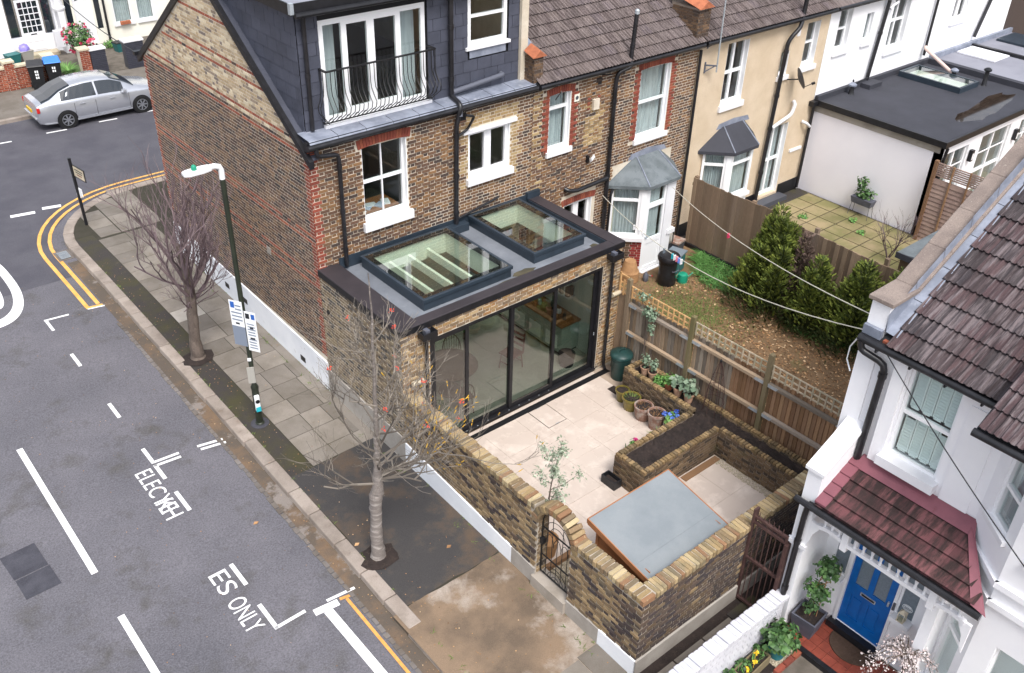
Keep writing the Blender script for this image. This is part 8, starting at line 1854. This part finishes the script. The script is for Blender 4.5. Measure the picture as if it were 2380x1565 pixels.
for i in range(4): a = R(25+43*i); MB().add([(4.75+.06*math.cos(a-.28), FY+.076, 1.98+.06*math.sin(a-.28)), (4.75+.3*math.cos(a-.28), FY+.076, 1.9+.3*math.sin(a-.28)*.7), (4.75+.3*math.cos(a+.28), FY+.076, 1.9+.3*math.sin(a+.28)*.7), (4.75+.06*math.cos(a+.28), FY+.076, 1.98+.06*math.sin(a+.28))], [(0, 1, 2, 3)]).build('fan_pane', M['darkglass'], d2)
B1('side_light', M['darkglass'], fh2, 4.0, 4.25, FY-.012, FY-.004, .8, 2.4); B1('side_light', M['darkglass'], fh2, 5.22, 5.45, FY-.012, FY-.004, .7, 2.4)
window(fh2, (3.8, FY, 0), X, -Y, 2.2, 3.0, .75, 2.4, 'tophung', depth=.06, curtain=1.0); window(fh2, (3.8, FY, 0), X, -Y, 3.25, 4.0, .75, 2.4, 'tophung', depth=.06, curtain=1.0); pipe(fh2, [(5.62, FY-.08, 4), (5.6, FY-.08, .1)], .05)
wbx = thing('window_box', 'terracotta window box on the opposite house sill', 'window box', (6.4, FY-.1, .72)); MB().box(-.22, .22, -.08, .08, 0, .14).build('box', M['terracotta'], wbx, bevel=.015, **k)
# front walls and pillars
def fwall(name, label, x0, x1, y0, y1, h, bm, capm, cat='wall'):
    t = thing(name, label, cat, ((x0+x1)/2, (y0+y1)/2, .03)); q = Bricks(); q.wall((x0, y0, 0), X, -Y, x1-x0, .03, h, 'b', bond='s'); w_ = MB().box(x0, x1, y0, y1, 0, h).build('body', M['mortar' if bm == 'redbrickfar' else 'grey_dk'], t); q.flush(w_, {'b': M[bm]}, limit=80); B1('cap', M[capm], t, x0-.04, x1+.04, y0-.04, y1+.04, h, h+.07); return t
fwall('front_wall', 'low red brick front wall with pale coping across the road', -3.0, 1.65, 24.05, 24.28, .86, 'redbrickfar', 'stone_pale')
fwall('gate_pillar', 'red brick pillar with pale cap, leftmost on the far front wall', .2, .55, 23.98, 24.33, 1.08, 'redbrickfar', 'stone_pale', 'pillar'); fwall('gate_pillar', 'red brick pillar with pale cap behind the blue-lidded bin', 1.68, 2.08, 24.1, 24.5, 1.02, 'redbrickfar', 'stone_pale', 'pillar'); fwall('gate_pillar', 'red brick pillar next to the dark painted pillar', 3.05, 3.42, 24.0, 24.4, 1.06, 'redbrickfar', 'stone_pale', 'pillar')
fwall('gate_pillar', 'dark painted brick pillar with white cap left of the path', 3.46, 4.05, 24.0, 24.36, 1.0, 'blackbrick', 'white', 'pillar'); fwall('gate_pillar', 'dark painted brick pillar with white cap right of the path', 4.85, 5.6, 23.95, 24.35, 1.1, 'blackbrick', 'white', 'pillar')
B1('iron_gate', M['iron'], None, 4.08, 4.11, 24.3, 25.1, .05, .95, label='small dark gate standing open beside the painted pillar', cat='gate')
def wheelie(label, x, y, rz, lid, marks):
    b = thing('wheelie_bin', label, 'bin', (x, y, .03), rz); MB().add([(-.22, -.24, .05), (.22, -.24, .05), (.22, .24, .05), (-.22, .24, .05), (-.28, -.33, .95), (.28, -.33, .95), (.28, .33, .95), (-.28, .33, .95)], [(0,3,2,1),(4,5,6,7),(0,1,5,4),(1,2,6,5),(2,3,7,6),(3,0,4,7)]).build('body', M['binblack'], b, bevel=.02, **k); MB().add([(-.31, -.37, .95), (.31, -.37, .95), (.31, .36, .95), (-.31, .36, .95), (-.29, -.34, .99), (.29, -.34, .99), (.27, .32, 1.05), (-.27, .32, 1.05)], [(0,3,2,1),(4,5,6,7),(0,1,5,4),(1,2,6,5),(2,3,7,6),(3,0,4,7)]).build('lid', M[lid], b, bevel=.015, **k)
    for sx in (-1, 1): MB().tube([(sx*.24, .24, .1), (sx*.29, .24, .1)], .1, 14).build('wheel', M['tyre'], b, **k)
    for i in range(marks): MB().box(-.05+.07*(i % 2), .0+.07*(i % 2), -.31+.012*(i//2), -.305+.012*(i//2)-.03, .72-.12*(i//2), .8-.12*(i//2)).build('painted_number', M['signwhite'], b, **k)
    return b
wheelie('black wheelie bin with black lid in front of the red wall', 1.2, 23.62, R(-15), 'binblack', 6); wheelie('black wheelie bin with bright blue lid in front of the red wall', 1.86, 23.72, R(-12), 'binblue', 4)
for i, (x_, y_, m_, lab) in enumerate(((.95, 25.6, 'teal_pl', 'teal recycling crate inside the red front wall'), (1.5, 25.8, 'grey_pl', 'grey recycling crate holding a purple bag'), (5.5, 26.5, 'teal_pl', 'dark-lidded teal crate beyond the painted pillar'))):
    b = thing('recycling_crate', lab, 'crate', (x_, y_, .03 if i == 2 else .55), .2); MB().add([(-.2, -.16, 0), (.2, -.16, 0), (.2, .16, 0), (-.2, .16, 0), (-.26, -.21, .38), (.26, -.21, .38), (.26, .21, .38), (-.26, .21, .38), (-.22, -.17, .38), (.22, -.17, .38), (.22, .17, .38), (-.22, .17, .38), (-.18, -.14, .04), (.18, -.14, .04), (.18, .14, .04), (-.18, .14, .04)], [(0,3,2,1),(0,1,5,4),(1,2,6,5),(2,3,7,6),(3,0,4,7),(4,5,9,8),(5,6,10,9),(6,7,11,10),(7,4,8,11),(8,9,13,12),(9,10,14,13),(10,11,15,14),(11,8,12,15),(12,13,14,15)]).build('tub', M[m_], b, **k); MB().box(-.27, .27, -.22, .22, .38, .41 if i == 2 else .383).build('rim', M['black'] if i == 2 else M[m_], b, **k)
B1('raised_terrace', M['shinglemat'], None, -3, 1.7, 24.3, 26.5, 0, .55, label='raised paved front yard behind the red brick wall', cat='yard')
pb = thing('rubbish_bag', 'crumpled purple plastic bag on top of the grey crate', 'bag', (1.5, 25.8, .93)); mb = MB(); mb.lathe([(.02, -.08), (.17, -.02), (.2, .08), (.14, .2), (.03, .25)], n=12); mb.v = [(x+rnd.uniform(-.03, .03), y+rnd.uniform(-.03, .03), z+rnd.uniform(-.02, .02)) for x, y, z in mb.v]; mb.build('bag_body', M['purple_bag'], pb, smooth=True, **k)
cm = thing('camellia_bush', 'pink-flowered camellia bush behind the dark painted pillar', 'bush', (3.5, 25.3, .03)); MB().tube([(0, 0, 0), (.1, 0, .6), (0, .05, 1.1)], [.05, .04, .02], 6).build('trunk', M['bark'], cm, **k)
lm = MB(); leafy(lm, (0, 0, 1.25), (.62, .55, .55), 900, .10, shell=.5); leafy(lm, (.1, 0, .75), (.5, .45, .35), 250, .1, shell=.5); lm.build('crown', M['leaf_dark'], cm, **k)
for i in range(34):
    a, b_ = rnd.random()*6.28, rnd.uniform(-.9, 1); c = Vector((.62*math.cos(a)*math.sqrt(1-b_*b_), .55*math.sin(a)*math.sqrt(1-b_*b_), 1.2+.58*b_)); fm = MB(); leafy(fm, c, (.045, .045, .04), 14, .07, shell=.8, aspect=.8); fm.build('flower', M['pink'], cm, **k)
sg2 = thing('grass_clump', 'long green strappy grass clump at the far gate', 'plant', (2.75, 25.0, .03)); bl = MB()
for _ in range(420): a = rnd.random()*6.28; r_ = rnd.random()*.4; blade(bl, (r_*math.cos(a)*.6, r_*math.sin(a)*1.5, 0), (math.cos(a)*.7, math.sin(a)*.7, 1), rnd.uniform(.3, .5), .02, .5)
bl.build('leaves', M['leaf_mid'], sg2, **k)
ls = thing('low_shrub', 'small green shrub by the cream house wall', 'shrub', (5.3, 27.2, .03)); lm = MB(); leafy(lm, (0, 0, .18), (.35, .25, .2), 200, .08, shell=.4); lm.build('leaves', M['leaf_mid'], ls, **k); MB().tube([(0, 0, 0), (0, 0, .2)], .02, 5).build('stem', M['bark'], ls, **k)
pe = thing('fallen_blossom', 'cluster of fallen pink camellia petals on the far path', 'petals', (2.6, 24.35, .04)); fm = MB(); leafy(fm, (0, 0, .02), (.14, .1, .03), 60, .06, shell=.1); fm.build('petals', M['pink'], pe, **k)
cb2 = thing('telephone_cable', 'thin dark cable from the gable eave to the house opposite', 'cable', (0, 8.3, 5.5)); MB().tube(sag(Vector((-.02, 8.35, 5.45)), Vector((3.2, 28, 3.4)), .3), .012, 4).build('wire', M['cable'], cb2)
# ------------------------------------------------------------------ weeds and litter on the pavement
gw_ = MB()
for _ in range(260):
    yy = rnd.uniform(-9.2, 9.5); xx = rnd.choice((-2.13, -.02-.0, -.26)) + rnd.uniform(-.03, .03)
    if xx > -.1 and yy < -3: xx -= .03
    if rnd.random() < .5: continue
    for q in range(4): a = rnd.random()*6.28; blade(gw_, (xx+rnd.uniform(-.03, .03), yy+rnd.uniform(-.05, .05), gz(yy)), (math.cos(a), math.sin(a), .9), rnd.uniform(.03, .08), .012, .4, n=2)
tag(gw_.build('pavement_weeds', M['grass'], kind='stuff'), 'tiny weeds along kerb and wall foot', 'weeds')
dbm = MB()
for _ in range(900):
    yy = rnd.uniform(-12, 9); xx = rnd.choice((rnd.uniform(-2.7, -2.43), rnd.uniform(-2.1, -1.65), rnd.uniform(-2.4, -.1), rnd.uniform(-6, -2.6))); dz = -.108 if xx < -2.42 else .004; s_ = rnd.uniform(.006, .016); a = rnd.random()*3
    dbm.add([(xx+s_*math.cos(a+q*1.57), yy+s_*math.sin(a+q*1.57), gz(yy)+dz+.003+.004*(q % 2)) for q in range(4)], [(0, 1, 2, 3)], rnd.random())
tag(dbm.build('litter_specks', M['chips'], kind='stuff'), 'scattered grit and leaf specks along the gutter', 'litter')
for i, (x_, y_) in enumerate(((-.72, -5.45), (-2.06, -4.35), (-3.25, -2.6))):
    dl = thing('dry_leaf', ('pale dry leaf on the dark tarmac pavement', 'orange dry leaf on the kerb by the pale tree', 'small dry leaf lying on the road beside the bay')[i], 'leaf', (x_, y_, gz(y_)+(.01 if x_ > -2.4 else -.105))); fm = MB(); fm.add([(-.06, 0, 0), (-.01, .045, .015), (.06, .01, .005), (.0, -.04, .012)], [(0, 3, 2, 1)]); fm.build('blade', M['chips'], dl, **k)
